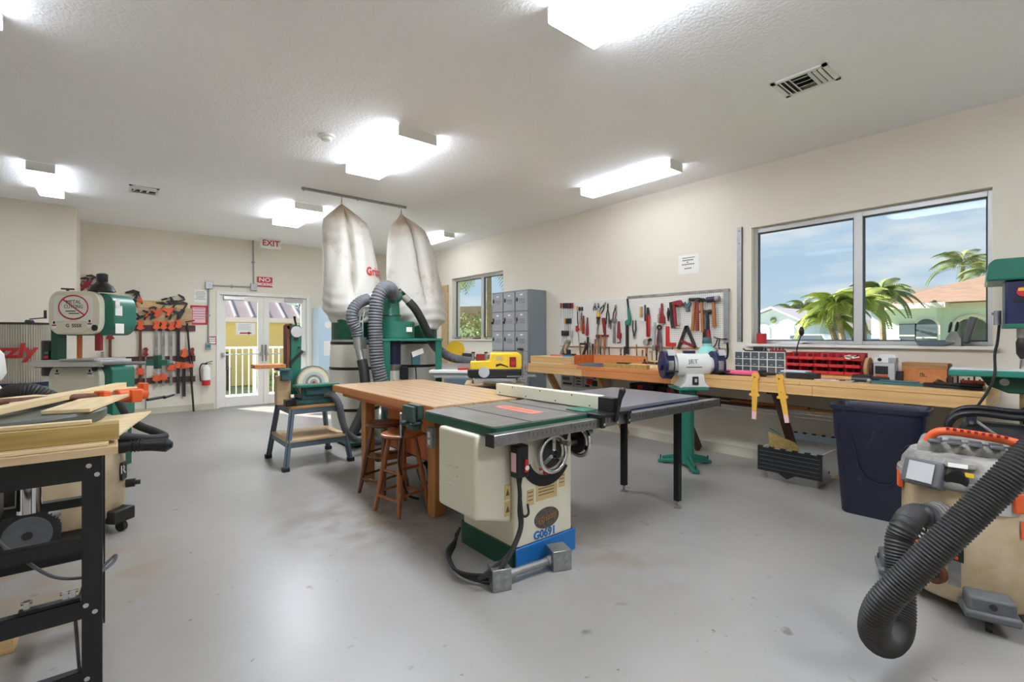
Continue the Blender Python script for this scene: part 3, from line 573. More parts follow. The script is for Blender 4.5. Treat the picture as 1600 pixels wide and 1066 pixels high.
# ---------------------------------------------------------------- twin bag dust collector
dc = thing('dust_collector', 'green dust collector with two tall cloth filter bags and grey hoses', 'dust collector', (2.9, 6.0, 0)); dx, dy = 2.9, 6.0
def rd(m): m.v = [(x-dx, y-dy, z) for x, y, z in m.v]; return m
rd(MB().bx(2.15, 3.7, 5.62, 6.6, .03, .07)).build('base_plate', 'green_dark', dc)
for x in (2.25, 3.6):
    for y in (5.7, 6.5): rd(MB().cyl((x-.015, y, .016), (x+.015, y, .016), .016, n=12)).build('caster', 'black_rubber', dc)
DRM = ((2.47, 6.28), (3.37, 6.28)); RD = .30
BAGS = ([(1.52, 2.47, .30, .30), (1.60, 2.47, .325, .31), (1.66, 2.45, .37, .34), (1.80, 2.43, .37, .34), (2.1, 2.42, .362, .33), (2.4, 2.39, .336, .31), (2.6, 2.365, .312, .29), (2.76, 2.345, .292, .25), (2.85, 2.335, .27, .2), (2.93, 2.32, .185, .14), (3.0, 2.305, .10, .08), (3.05, 2.292, .04, .03), (3.068, 2.288, .014, .014)],
        [(1.44, 3.38, .30, .30), (1.50, 3.40, .33, .31), (1.58, 3.42, .41, .34), (1.69, 3.39, .44, .35), (1.9, 3.37, .425, .34), (2.26, 3.315, .382, .32), (2.5, 3.29, .345, .3), (2.74, 3.26, .30, .25), (2.88, 3.235, .255, .19), (2.96, 3.20, .16, .12), (3.02, 3.165, .075, .06), (3.06, 3.14, .03, .025), (3.078, 3.137, .014, .014)])
def bagshape(k, z, a):
    """point on the cloth surface of bag k at height z, angle a"""
    T_ = BAGS[k]; z = max(T_[0][0], min(T_[-1][0], z))
    for p, q in zip(T_, T_[1:]):
        if z <= q[0]: break
    t = (z-p[0])/(q[0]-p[0]); cx, wx_, wy_ = (p[i]+(q[i]-p[i])*t for i in (1, 2, 3))
    f = (z-1.5)/1.56
    n0 = R(-112+14*f) if k == 0 else R(-88-12*f)                        # the long fold down the front
    dd = (a-n0+math.pi) % (2*math.pi)-math.pi
    env = max(0, min(1, (z-1.75)/.35))*max(0, min(1, (3.06-z)/.12))
    r = 1-.46*env*math.exp(-(dd/.085)**2)+.07*env*math.exp(-((abs(dd)-.36)/.22)**2)
    low = max(0, 1-(z-1.5)/.55)
    r += low*.035*math.sin(z*46+3*math.sin(a*2+k))+.018*math.sin(5*a+z*4+k)+.014*math.sin(9*a-z*7)
    return (cx+wx_*r*math.cos(a), 6.28+wy_*r*math.sin(a), z)
for k in (0, 1):
    cx, cy = DRM[k]; n, rows = 84, 64; z0, z1 = BAGS[k][0][0], BAGS[k][-1][0]; vs = []; fs = []
    for i in range(rows+1):
        z = z0+(z1-z0)*i/rows
        for j in range(n): vs.append(bagshape(k, z, 2*math.pi*j/n))
    for i in range(rows):
        for j in range(n): fs.append((i*n+j, i*n+(j+1) % n, (i+1)*n+(j+1) % n, (i+1)*n+j))
    fs += [tuple(range(n-1, -1, -1)), tuple(rows*n+j for j in range(n))]
    bg_ = rd(MB().add(vs, fs)).build('filter_bag', 'bag_cloth', dc, sharp=80)
    hx = BAGS[k][-1][1]
    rd(MB().ring((hx, 6.28, 3.085), .012, .004, 'y').tube([(hx, 6.28, 3.095), (hx, 6.28, H-.03)], .004, 6).ring((hx, 6.28, 3.115), .014, .003, 'x')).build('hook', 'steel', bg_)
    rd(MB().lathe([(RD-.01, 1.25), (RD, 1.25), (RD, 1.60), (RD-.01, 1.60)], (cx, cy, 0), 40)).build('drum', 'green_dark', dc)
    rd(MB().lathe([(RD+.004, 1.245), (RD+.006, 1.275), (RD+.004, 1.30)], (cx, cy, 0), 40)).build('drum_band', 'alu', dc)
    pr = [(.24, .08), (.29, .11), (.305, .3), (.318, .7), (.322, 1.0), (.315, 1.2), (RD+.002, 1.26)]
    rd(MB().lathe(pr, (cx, cy, 0), 40)).build('collection_bag', 'bag_plastic', dc)
    for z, r_ in ((1.255, .309), (.93, .323), (.70, .320), (.40, .311)): rd(MB().lathe([(r_, z-.018), (r_+.004, z-.016), (r_+.004, z+.016), (r_, z+.018)], (cx, cy, 0), 40)).build('bag_strap', 'black_plastic', dc)
# lettering follows the cloth
cu = bpy.data.curves.new('lettering', 'FONT'); cu.body = 'Grizzly'; cu.size = .15; cu.resolution_u = 2; cu.offset = .004; cu.shear = .12
tt = bpy.data.objects.new('lettering', cu); COL.objects.link(tt); me = bpy.data.meshes.new_from_object(tt); bpy.data.objects.remove(tt)
bm = bmesh.new(); bm.from_mesh(me); bmesh.ops.subdivide_edges(bm, edges=bm.edges, cuts=2, use_grid_fill=False); bmesh.ops.triangulate(bm, faces=bm.faces); bm.to_mesh(me); bm.free()
for v in me.vertices:
    a = R(-82)+v.co.x/.37; q = bagshape(0, 2.13+v.co.y+.06*v.co.x, a); ccx = 2.42
    w_ = Vector((q[0]-ccx, (q[1]-6.28), 0)).normalized()*.012; v.co = Vector((q[0]+w_.x-dx, q[1]+w_.y-dy, q[2]))
me.materials.append(MATS['red']); lo = bpy.data.objects.new('bag_lettering', me); COL.objects.link(lo); lo.parent = dc
# ceiling track the bags hang from
tk = thing('ceiling_track', 'thin steel track on the ceiling that carries the filter bags', 'track', (2.5, 6.28, H))
MB().bx(-.71, .71, -.02, .02, -.028, -.001).build('channel', 'galv', tk)
for x in (-.69, 0, .6): MB().cyl((x, 0, -.045), (x, 0, -.028), .008).build('track_bolt', 'steel', tk)
# motor stand and impeller
for x in (2.59, 3.33):
    for y in (5.58, 6.1): rd(MB().bx(x-.045, x+.045, y-.006, y+.006, .07, 1.29).bx(x-.045 if x < 3 else x+.033, x-.033 if x < 3 else x+.045, y, y+.06, .07, 1.29)).build('stand_leg', 'green', dc)
rd(MB().bx(2.53, 3.39, 5.56, 6.12, 1.285, 1.315)).build('stand_top', 'green_teal', dc, bev=.003)
im = rd(MB().lathe([(.1, 1.317), (.275, 1.317), (.275, 1.53), (.1, 1.53)], (2.80, 5.84, 0), 44)).build('impeller_housing', 'green', dc)
rd(MB().lathe([(.278, 1.317), (.285, 1.317), (.285, 1.325), (.278, 1.325)], (2.80, 5.84, 0), 44)).build('housing_flange', 'green_dark', im)
rd(MB().bx(2.85, 2.93, 5.562, 5.564, 1.40, 1.46)).build('rating_plate', 'off_white', im); 
rd(MB().bx(2.5, 2.75, 5.95, 6.08, 1.33, 1.52).bx(2.85, 3.1, 5.95, 6.08, 1.33, 1.52)).build('outlet_duct', 'green_dark', im)
cn = rd(MB().lathe([(.135, 1.53), (.135, 1.62), (.127, 1.63), (.118, 1.76), (.085, 1.86), (.05, 1.9)], (2.74, 5.80, 0), 32)).build('inlet_cone', 'green', dc)
rd(MB().lathe([(.14, 1.60), (.144, 1.61), (.14, 1.62)], (2.74, 5.80, 0), 32)).build('cone_band', 'green_dark', cn)
for p, q in (((2.74, 5.78, 1.76), (2.87, 5.72, 1.90)), ((2.74, 5.8, 1.76), (2.60, 5.83, 1.88)), ((2.74, 5.78, 1.76), (2.72, 5.64, 1.87))): rd(MB().cyl(p, q, .062, .055, 20)).build('inlet_port', 'green', cn)
rd(MB().cyl((2.85, 5.72, 1.895), (2.875, 5.712, 1.92), .06, n=20)).build('port_cap', 'dark_iron', cn)
mo = rd(MB().cyl((2.80, 5.84, .92), (2.80, 5.84, 1.285), .1, n=24)).build('motor', 'navy', dc)
rd(MB().cyl((2.80, 5.84, .90), (2.80, 5.84, .98), .105, n=24)).build('motor_cap', 'steel', mo); rd(MB().bx(2.86, 2.95, 5.70, 5.78, .78, .95)).build('capacitor_box', 'black_plastic', mo, bev=.006)
rd(MB().bx(2.99, 3.10, 5.66, 5.72, .97, 1.13)).build('switch_box', 'teal_grey', dc, bev=.004); rd(MB().box((3.06, 5.655, 1.13), (.17, .004, .07), ry=-18)).build('instruction_tag', 'paper', dc)
rd(MB().tube(smooth([(3.04, 5.68, .97), (3.04, 5.66, .8), (3.05, 5.67, .5), (3.06, 5.7, .1)]), .008, 6)).build('power_cord', 'black_rubber', dc)
jb = rd(MB().bx(2.25, 2.36, 5.64, 5.72, 1.19, 1.33)).build('junction_box', 'galv', dc, bev=.004)
for x in (2.285, 2.325): rd(MB().tube(smooth([(x, 5.68, 1.33), (x, 5.68, 1.5), (x+.015, 5.68, 1.62), (x+.05, 5.7, 1.68), (x+.1, 5.72, 1.7)]), .009, 8)).build('cable', 'lt_grey', jb)
rd(MB().tube([(2.31, 5.68, 1.19), (2.315, 5.68, .4)], .016, 8)).build('conduit_pipe', 'galv', jb); rd(MB().tube([(2.36, 5.68, 1.27), (2.58, 5.62, 1.27)], .012, 8)).build('conduit_pipe', 'galv', jb)
rd(ribbed(MB(), [(2.72, 5.66, 1.86), (2.63, 5.56, 1.93), (2.52, 5.50, 1.93), (2.43, 5.48, 1.80), (2.40, 5.48, 1.54), (2.405, 5.48, 1.3), (2.415, 5.47, 1.05), (2.46, 5.46, .82), (2.56, 5.44, .5), (2.7, 5.4, .2)], .082, .034, .13)).build('inlet_hose', 'hose_grey', dc)
rd(ribbed(MB(), [(2.40, 5.68, 1.80), (2.31, 5.66, 1.77), (2.22, 5.65, 1.70), (2.175, 5.64, 1.60), (2.19, 5.64, 1.50), (2.23, 5.64, 1.42), (2.245, 5.64, 1.34)], .068, .03, .12)).build('inlet_hose', 'hose_grey', dc)
rd(MB().cyl((2.60, 5.83, 1.88), (2.38, 5.68, 1.79), .052, n=18)).build('hose_coupling', 'off_white', dc); rd(MB().cyl((2.245, 5.64, 1.36), (2.26, 5.64, 1.2), .056, n=18).cyl((2.26, 5.64, 1.2), (2.29, 5.62, 1.05), .045, n=18)).build('blast_gate', 'alu', dc)
rd(ribbed(MB(), [(2.29, 5.62, 1.06), (2.305, 5.6, .95), (2.315, 5.58, .8), (2.32, 5.55, .65), (2.25, 5.5, .45), (2.1, 5.45, .2)], .06, .026, .05)).build('floor_hose', 'hose_black', dc)
rd(ribbed(MB(), [(2.95, 5.70, 1.80), (3.03, 5.68, 1.71), (3.12, 5.68, 1.58), (3.22, 5.70, 1.42), (3.32, 5.74, 1.28)], .055, .02, .05)).build('outlet_hose', 'hose_black', dc)
rd(ribbed(MB(), [(3.30, 5.75, 1.30), (3.42, 5.75, 1.17), (3.58, 5.7, 1.06), (3.78, 5.55, 1.0), (3.92, 5.4, 1.01), (4.0, 5.28, 1.04)], .06, .026, .1)).build('outlet_hose', 'hose_grey', dc)
rd(MB().cyl((2.87, 5.72, 1.88), (2.96, 5.70, 1.79), .05, n=18)).build('hose_coupling', 'alu', dc)
# ---------------------------------------------------------------- lockers
lk = thing('locker_bank', 'grey steel bank of eighteen box lockers standing against the right wall', 'lockers', (4.99, 6.13, 0), -90)
MB().bx(-.475, .475, .012, .385, .1, 2.085).build('body', 'locker_side', lk, bev=.002)
for s in (-.46, .42): MB().bx(s, s+.04, .03, .36, 0, .1).build('foot', 'locker_side', lk)
dw, dh = .285, .308
proto = None
for c in range(3):
    for r in range(6):
        x, z = -.475+.03+dw/2+c*(dw+.025), 2.06-dh/2-r*(dh+.012)
        if proto is None:
            d = MB().bx(-dw/2, dw/2, -.008, .0115, -dh/2, dh/2).build('door', 'locker_grey', lk, bev=.003)
            for i in range(3): MB().box((.02, -.010, .03-i*.028), (.12, .008, .008), rx=30).build('louver', 'locker_side', d)
            MB().bx(-.025, .035, -.0105, -.0085, .09, .115).build('number_plate', 'white', d)
            MB().bx(-.115, -.09, -.02, -.008, .0, .045).cyl((-.10, -.022, .055), (-.10, -.008, .055), .008, n=8).build('latch', 'dark_iron', d)
            proto = d
        else:
            d = proto.copy(); COL.objects.link(d); d.parent = lk
            for ch in proto.children: k = ch.copy(); COL.objects.link(k); k.parent = d
        d.location = (x, 0, z)
for c, mt_ in ((0, 'dark_iron'), (1, 'dark_iron'), (2, 'steel')):
    x, z = -.475+.03+dw/2+c*(dw+.025)-.11, 2.06-dh/2-(dh+.012)-.015
    q = MB().bx(-.018, .018, -.02, 0, -.02, .02).build('lock_body', mt_); q.name = 'padlock'
    MB().ring((0, -.01, .02), .013, .004, 'y', 16, 6, 0, 180).build('shackle', 'steel', q)
    q.rotation_euler = (0, 0, R(-90)); q.location = Vector((4.99, 6.13, 0))+Matrix.Rotation(R(-90), 3, 'Z') @ Vector((x, -.021, z))
    tag(q, ('dark padlock on the left locker of the second row', 'dark padlock on the middle locker of the second row', 'bright padlock on the right locker of the second row')[c], 'padlock', 'padlocks on the lockers')

# ---------------------------------------------------------------- planer on its stand, jointer behind
ps = thing('planer_stand', 'grey splayed steel stand with wooden top carrying the yellow planer', 'stand', (3.33, 4.33, 0), -37)
MB().bx(-.34, .30, -.24, .24, .80, .825).build('wood_top', 'ply', ps, bev=.002); MB().bx(-.29, .29, -.2, .2, .73, .80).build('apron', 'slate', ps)
for sx in (-1, 1):
    for sy in (-1, 1): MB().bar((sx*.34, sy*.28, 0), (sx*.25, sy*.19, .75), .05, .02, (0, 1, 0)).build('leg', 'lt_grey', ps)
MB().bx(-.26, .26, -.2, .2, .3, .32).build('shelf', 'ply', ps)
pl = thing('thickness_planer', 'yellow and black thickness planer on the grey stand before the lockers', 'planer', (3.33, 4.33, .825), -37)
MB().bx(-.24, .22, -.19, .19, 0, .055).build('base', 'lt_grey', pl, bev=.006)
for s in (-1, 1): MB().box((.02, s*.36, .045), (.34, .3, .012), rx=s*4).build('feed_table', 'alu', pl)
MB().bx(.12, .44, -.22, .0, .075, .085).build('extension_wing', 'alu', pl)
MB().prism([(-.31, .09), (-.29, .06), (.26, .06), (.28, .09), (.28, .16), (-.31, .16)], -.2, .2).build('lower_body', 'black_plastic', pl, bev=.012)
MB().prism([(-.28, .15), (.27, .12), (.285, .2), (.28, .31), (.25, .335), (-.06, .335), (-.07, .25), (-.28, .245)], -.19, .19).build('upper_cover', 'yellow', pl, bev=.014, seg=3)
for x in (-.25, -.11, .27, .29):
    for y in ((-.14,) if x < 0 else (-.12, .12)): MB().cyl((x, y, .06), (x, y, .36 if x > 0 else .33), .016, n=10).build('lift_post', 'steel', pl); MB().cyl((x, y, .33 if x < 0 else .36), (x, y, .345 if x < 0 else .38), .02, n=10).build('post_cap', 'black_plastic', pl)
MB().bx(-.22, -.1, -.12, -.02, .245, .32).build('carry_handle', 'dark_red', pl, bev=.006)
MB().cyl((-.13, -.21, .125), (-.13, -.199, .125), .06, n=24).build('motor_vent', 'lt_grey', pl); MB().bx(-.3, -.2, -.208, -.199, .08, .15).build('vent_grille', 'dark_iron', pl)
MB().bx(.0, .07, -.192, -.19, .25, .30).build('brand_plate', 'tan_label', pl); MB().prism([(.0, .18), (.05, .2), (.14, .175), (.13, .19), (.05, .22), (.0, .21)], -.1935, -.1905).build('warning_graphic', 'black_plastic', pl)
q = MB().bx(.15, .22, -.2, -.19, .18, .29).build('switch_plate', 'dark_red', pl, bev=.003); MB().bx(.17, .21, -.206, -.2, .2, .24).build('switch_paddle', 'red', q)
q = MB().ring((.31, -.05, .17), .075, .012, 'x', 28, 8).bar((.31, -.125, .17), (.31, .025, .17), .02, .01).build('crank_wheel', 'alu', pl); MB().cyl((.30, -.05, .17), (.34, -.05, .17), .03, n=14).build('crank_hub', 'orange', q)
jn = thing('jointer', 'white topped jointer with steel blue cabinet behind the planer', 'jointer', (3.55, 5.35, 0), -37)
MB().bx(-.42, .38, -.13, .13, .86, .90).build('table', 'off_white', jn, bev=.008); MB().bx(-.36, .3, -.1, .1, .80, .86).build('table_casting', 'lt_grey', jn, bev=.006)
MB().bx(-.22, .14, -.15, .15, .12, .80).build('cabinet', 'slate', jn, bev=.01); MB().cyl((-.1, -.151, .7), (-.1, -.16, .7), .03, n=14).build('knob', 'black_plastic', jn); MB().bx(-.24, .22, -.18, .18, 0, .12).build('plinth', 'slate', jn)
MB().bx(-.3, .25, .08, .11, .90, .98).build('fence', 'alu', jn); MB().bx(-.05, .1, -.1, -.02, .901, .93).build('cutter_guard', 'red', jn, bev=.004)
yl = thing('yellow_miter_saw', 'yellow saw with black handle on the shelf by the far window', 'saw', (4.35, 6.75, 0), -37)
MB().cyl((0, 0, 1.12), (.0, .06, 1.12), .15, n=28).bx(-.1, .1, -.06, .12, .8, 1.05).build('guard', 'yellow', yl); MB().cyl((.12, 0, 1.03), (.28, -.03, 1.02), .04, n=12).build('motor_grip', 'black_plastic', yl)
MB().bx(-.25, .25, -.2, .2, .76, .8).build('saw_table', 'alu', yl); 
for sx in (-.2, .2):
    for sy in (-.15, .15): MB().bx(sx-.03, sx+.03, sy-.03, sy+.03, 0, .76).build('leg', 'fir_x', yl)
# ---------------------------------------------------------------- long bench on the right wall
BT, BF = .955, 4.66
wbn = thing('long_bench', 'long fir workbench along the right wall under the pegboard and window', 'workbench', (5.0, 2.87, 0)); bx_, by_ = 5.0, 2.87
def rb(m): m.v = [(x-bx_, y-by_, z) for x, y, z in m.v]; return m
for i, (a, b) in enumerate(((BF, 4.90), (4.90, 5.14), (5.14, 5.375))):
    for j, (c, d) in enumerate(((.48, 2.92), (2.922, 5.25))): rb(MB().bx(a+.001, b-.001, c, d, .915, BT-.001*(i % 2))).build('top_plank', 'fir' if j == 0 else 'fir_orange' if i == 0 else 'fir', wbn)
for c, d in ((.48, 1.55), (1.552, 2.92), (2.922, 4.2), (4.202, 5.25)): rb(MB().bx(BF-.038, BF-.001, c, d, .828, .914)).build('front_board', 'fir_orange' if c > 2.9 and c < 4 else 'fir', wbn, bev=.003); rb(MB().bx(BF-.03, BF-.001, c+.1*(c > 1), min(d+.1, 5.25), .917, .955)).build('edge_board', 'fir_orange' if c > 2.9 and c < 4 else 'fir', wbn, bev=.003)
rb(MB().bx(BF, 5.375, .48, .518, .83, .914)).build('end_board', 'fir_x', wbn); rb(MB().bx(5.33, 5.375, .52, 5.25, .83, .914)).build('wall_cleat', 'dark_stain', wbn)
for y in (4.95, 4.02, 2.98, 1.90, .88):
    rb(MB().bar((4.70, y, .91), (5.31, y, .02), .09, .045, (0, 1, 0))).build('brace_leg', 'ply_edge' if y > 3.5 else 'dark_stain', wbn)
    rb(MB().bx(4.72, 5.33, y+.03, y+.068, .80, .912)).build('joist', 'dark_stain', wbn)
# white ventilated shelf below the bench
sh = thing('wire_shelf', 'white ventilated wire shelf below the long bench', 'shelf', (5.2, 2.97, .61))
for k in range(5): MB().cyl((-.2+.095*k, -2.05, 0), (-.2+.095*k, 2.05, 0), .005, n=6).build('shelf_rod', 'white', sh)
MB().cyl((-.2, -2.05, -.035), (-.2, 2.05, -.035), .005, n=6).build('shelf_rod', 'white', sh)
m = MB()
for i in range(120): m.bar((-.2, -2.04+i*.0343, .003), (.18, -2.04+i*.0343, .003), .003, .003).bar((-.2, -2.04+i*.0343, .003), (-.2, -2.04+i*.0343, -.035), .003, .003, (1, 0, 0))
m.build('shelf_wire', 'white', sh)['kind'] = 'stuff'
for y in (-1.6, -.4, .9, 1.9): MB().bar((-.18, y, -.01), (.185, y, -.1), .012, .02).build('shelf_bracket', 'white', sh)
def slab(name, label, cat, mat, x0, x1, y0, y1, z0, z1, rz=0, bev=.003, group=None):
    c = ((x0+x1)/2, (y0+y1)/2, z0); o = MB().box((0, 0, (z1-z0)/2), (x1-x0, y1-y0, z1-z0)).build(name, mat, bev=bev); o.location = c; o.rotation_euler[2] = R(rz); return tag(o, label, cat, group)
# stored things on the shelf: cartons, lumber, red level, power tools
Z0 = .618
def carton(label, x0, x1, y0, y1, z1, art):
    t = thing('carton', label, 'box', ((x0+x1)/2, (y0+y1)/2, Z0), group='cartons under the bench'); w, d, h_ = x1-x0, y1-y0, z1-Z0
    MB().bx(-w/2, w/2, -d/2, d/2, 0, h_).build('carton_body', 'lt_grey', t, bev=.002)
    for i, (a, b, c, e, mm) in enumerate(art): MB().bx(-w/2-.002, -w/2-.0005, a*d, b*d, c*h_, e*h_).build('carton_print', mm, t)
carton('flat pale carton with dark tool picture under the left end of the bench', 5.08, 5.33, 4.78, 5.02, .79, [(-.4, .35, .15, .3, 'ink'), (-.2, .4, .5, .8, 'grey_plastic')])
carton('stack-shaped white carton with dark lettering under the bench', 5.08, 5.33, 4.60, 4.76, .79, [(-.3, .3, .7, .8, 'ink'), (-.3, .2, .45, .55, 'ink'), (-.3, .3, .2, .3, 'ink')])
carton('white carton with red and black tool picture under the bench', 5.08, 5.33, 4.30, 4.58, .81, [(-.1, .3, .3, .7, 'red'), (-.4, -.05, .2, .6, 'ink'), (.1, .4, .1, .25, 'ink')])
slab('level', 'long red spirit level lying on the shelf under the bench', 'level', 'red', 5.02, 5.06, 3.3, 3.95, Z0, Z0+.06)
for i, (y, lb) in enumerate(((3.62, 'dark case with a red latch under the bench left of the grinder'), (3.2, 'dark case with red latch half hidden by the grinder'))):
    t = thing('tool_case', lb, 'case', (5.2, y, Z0), group='tool cases under the bench'); MB().bx(-.12, .12, -.18, .18, 0, .13).build('case_body', 'black_plastic', t, bev=.012); MB().bx(-.124, -.12, -.02, .05, .03, .11).build('case_latch', 'red', t)
rnd = random.Random(3)
for i, (y0, y1, x, z, mm, lb) in enumerate(((1.95, 2.9, 5.05, 0, 'rack_stain', 'long reddish board on the wire shelf behind the grinder column'), (1.75, 2.5, 5.13, .02, 'fir_orange', 'short orange board on the wire shelf between the bench legs'), (1.0, 2.2, 5.21, .0, 'ply', 'pale board lying at the wall side of the wire shelf'),
                                            (1.1, 1.7, 5.06, 0, 'fir_pale', 'pale board on the shelf right of the hanging knife templates'), (.95, 1.35, 5.12, .02, 'orange_wood', 'short red brown offcut on the shelf behind the bin'), (2.3, 2.95, 5.2, .025, 'dark_stain', 'dark board on top of the shelf lumber'))):
    o = MB().box((0, 0, .011), (.07, y1-y0, .022)).build('board', mm); o.location = (x, (y0+y1)/2, Z0+z); o.rotation_euler[2] = R(rnd.uniform(-2, 2)); tag(o, lb, 'board', 'lumber on the wire shelf')
# yellow wooden knife templates on the bench front
for y, lb, tilt in ((2.03, 'yellow wooden knife template hanging on the bench front, left of two', 2), (1.80, 'yellow wooden knife template hanging on the bench front, right of two', -9)):
    q = MB().prism([(-.012, -.30), (.026, -.30), (.03, -.09), (.05, -.085), (.05, -.065), (.035, -.06), (.03, .07), (.045, .10), (.03, .13), (-.02, .13), (-.03, .10), (-.022, .06), (-.028, -.06), (-.045, -.065), (-.045, -.085), (-.02, -.09)], -.014, 0).build('knife_template', 'amber', bev=.002)
    q.location = (BF-.04, y, .87); q.rotation_euler = (0, R(0), R(-90)); q.rotation_euler.rotate_axis('Y', R(tilt)); tag(q, lb, 'template', 'knife templates')
    MB().cyl((0, -.0145, .09), (0, -.014, .09), .007, n=10).build('hang_hole', 'ink', q); MB().cyl((0, -.0145, -.03), (0, -.014, -.03), .004, n=10).build('rivet', 'ink', q); MB().bx(-.012, .026, -.0145, .0005, -.302, -.23).build('worn_tip', 'pink_print', q)
# ---------------------------------------------------------------- things on the bench
rt = thing('bench_riser', 'low pine riser box at the left end of the long bench', 'riser', (5.0, 4.9, BT))
MB().bx(-.33, .37, -.32, .34, 0, .105).build('riser_box', 'fir_pale', rt, bev=.002); MB().bx(-.335, -.331, -.32, .34, .02, .1).build('riser_front', 'fir', rt)
t2 = thing('bench_tray', 'orange wooden back board with end piece standing on the bench', 'tray', (5.28, 4.12, BT)); MB().bx(-.012, .012, -.45, .45, 0, .13).build('back_board', 'fir_orange', t2); MB().bx(-.40, -.012, .435, .45, 0, .13).build('end_board', 'orange_wood', t2)
slab('wood_strip', 'pale yellow wood strip lying on the bench below the pegboard', 'wood strip', 'treated', 4.80, 4.87, 3.35, 4.0, BT, BT+.045)
slab('wood_strip', 'thin pale wood strip behind the yellow one on the bench', 'wood strip', 'fir_pale', 5.05, 5.1, 3.1, 3.9, BT, BT+.04)
t = thing('blue_cloth', 'dark blue folded cloth lying on the bench left part', 'cloth', (4.85, 4.2, BT)); MB().plate([(-.12, -.2), (.1, -.24), (.14, .16), (-.05, .26), (-.15, .1)], 0, .018).plate([(-.08, -.12), (.1, -.14), (.09, .1), (-.08, .12)], .018, .034).build('fold', 'slate', t, bev=.006)
slab('dark_case', 'small black case beside the blue cloth on the bench', 'case', 'black_plastic', 5.02, 5.1, 3.78, 3.96, BT, BT+.05)
t = thing('router_motor', 'dark coiled tool with cord on the bench left of the grinder', 'power tool', (4.85, 3.02, BT))
MB().cyl((0, 0, 0), (0, 0, .12), .06, n=16).cyl((0, 0, .12), (0, 0, .16), .045, n=16).build('body', 'dark_iron', t)
m = MB()
for i in range(5): m.ring((.0, .02, .02+.022*i), .075+.006*(i % 2), .009, 'z', 24, 6)
m.build('cord_coil', 'black_rubber', t); MB().cyl((.03, .03, .12), (.05, .05, .27), .006, n=6).build('rod', 'dark_iron', t)
# grinder on its pedestal
gp = thing('grinder_pedestal', 'green cast iron pedestal with tripod foot carrying the grinder', 'pedestal', (4.56, 2.68, 0))
MB().cyl((0, 0, .03), (0, 0, .74), .062, n=24).build('column', 'green', gp); MB().cyl((0, 0, .74), (0, 0, .80), .085, n=24).build('collar', 'green_teal', gp)
for a in (105, 225, 345):
    d = Vector((math.cos(R(a)), math.sin(R(a)), 0)); q = MB().bar(d*.03+Vector((0, 0, .06)), d*.3+Vector((0, 0, .022)), .07, .03).bar(d*.05+Vector((0, 0, .09)), d*.26+Vector((0, 0, .035)), .014, .08).build('foot', 'green', gp, bev=.004); MB().cyl(d*.28+Vector((0, 0, .03)), d*.28+Vector((0, 0, .085)), .006, n=8).build('anchor_bolt', 'dark_iron', q)
MB().box((0, 0, .813), (.30, .34, .022), rz=-40).build('top_plate', 'green_teal', gp, bev=.004)
bgd = thing('bench_grinder', 'white and dark blue bench grinder on the green pedestal', 'grinder', (4.585, 2.655, .825), -40); bgd.scale = (1.12, 1.12, 1.12)
MB().prism([(-.135, 0), (.135, 0), (.09, .05), (.075, .12), (-.075, .12), (-.09, .05)], -.11, .11).build('base', 'off_white', bgd, bev=.01)
MB().cyl((-.15, 0, .2), (.15, 0, .2), .105, n=32).cyl((-.19, 0, .2), (.19, 0, .2), .07, n=24).build('motor', 'off_white', bgd, bev=.008)
q = MB().bx(-.03, .02, -.125, -.09, .03, .1).build('switch', 'black_plastic', bgd); MB().box((-.005, -.128, .065), (.02, .008, .03)).build('switch_toggle', 'lt_grey', q)
text('maker_lettering', 'JET', .05, 'grey_plastic', bgd, (-.02, -.113, .235), rot=(72, 0, 0), sx=1.3); MB().bx(-.08, .06, -.107, -.1045, .18, .188).build('print_line', 'grey_plastic', bgd)
MB().bx(-.07, .03, -.02, .03, .30, .33).build('nameplate', 'navy', bgd)
for s in (-1, 1):
    g = MB().cyl((s*.185, 0, .2), (s*.27, 0, .2), .128, n=28).build('wheel_guard', 'navy', bgd, bev=.006)
    MB().cyl((s*.20, -.012, .2), (s*.245, -.012, .2), .117, n=28).build('grinding_wheel', 'dust_grey', g); MB().cyl((s*.27, 0, .2), (s*.295, 0, .2), .05, n=16).build('wheel_nut', 'navy', g)
    MB().box((s*.225, -.16, .15), (.09, .07, .012)).bar((s*.225, -.14, .14), (s*.2, -.02, .08), .03, .02).build('tool_rest', 'dark_iron', g)
    MB().box((s*.225, -.13, .315), (.06, .008, .06), rx=-35).bar((s*.225, -.1, .33), (s*.225, -.02, .30), .02, .015).build('eye_shield', 'frosted', g)
MB().cyl((.24, .07, .07), (.34, .1, .06), .03, n=12).build('dust_port', 'navy', bgd)
# mint drill-shaped lamp behind the grinder
lp = thing('mint_lamp', 'mint green metal work lamp standing behind the grinder', 'lamp', (4.93, 2.67, BT)); MB().cyl((0, 0, 0), (0, 0, .02), .07, n=20).build('foot', 'mint', lp); MB().cyl((0, 0, .02), (0, 0, .1), .02, n=10).build('stem', 'dark_iron', lp)
MB().lathe([(.11, -.02), (.13, 0), (.12, .09), (.075, .16), (.045, .18), (.045, .21)], (0, 0, .1), 28).build('shade', 'mint', lp); MB().lathe([(.047, 0), (.05, .01), (.043, .06), (.02, .07)], (0, 0, .31), 20).build('socket_cap', 'teal_grey', lp)
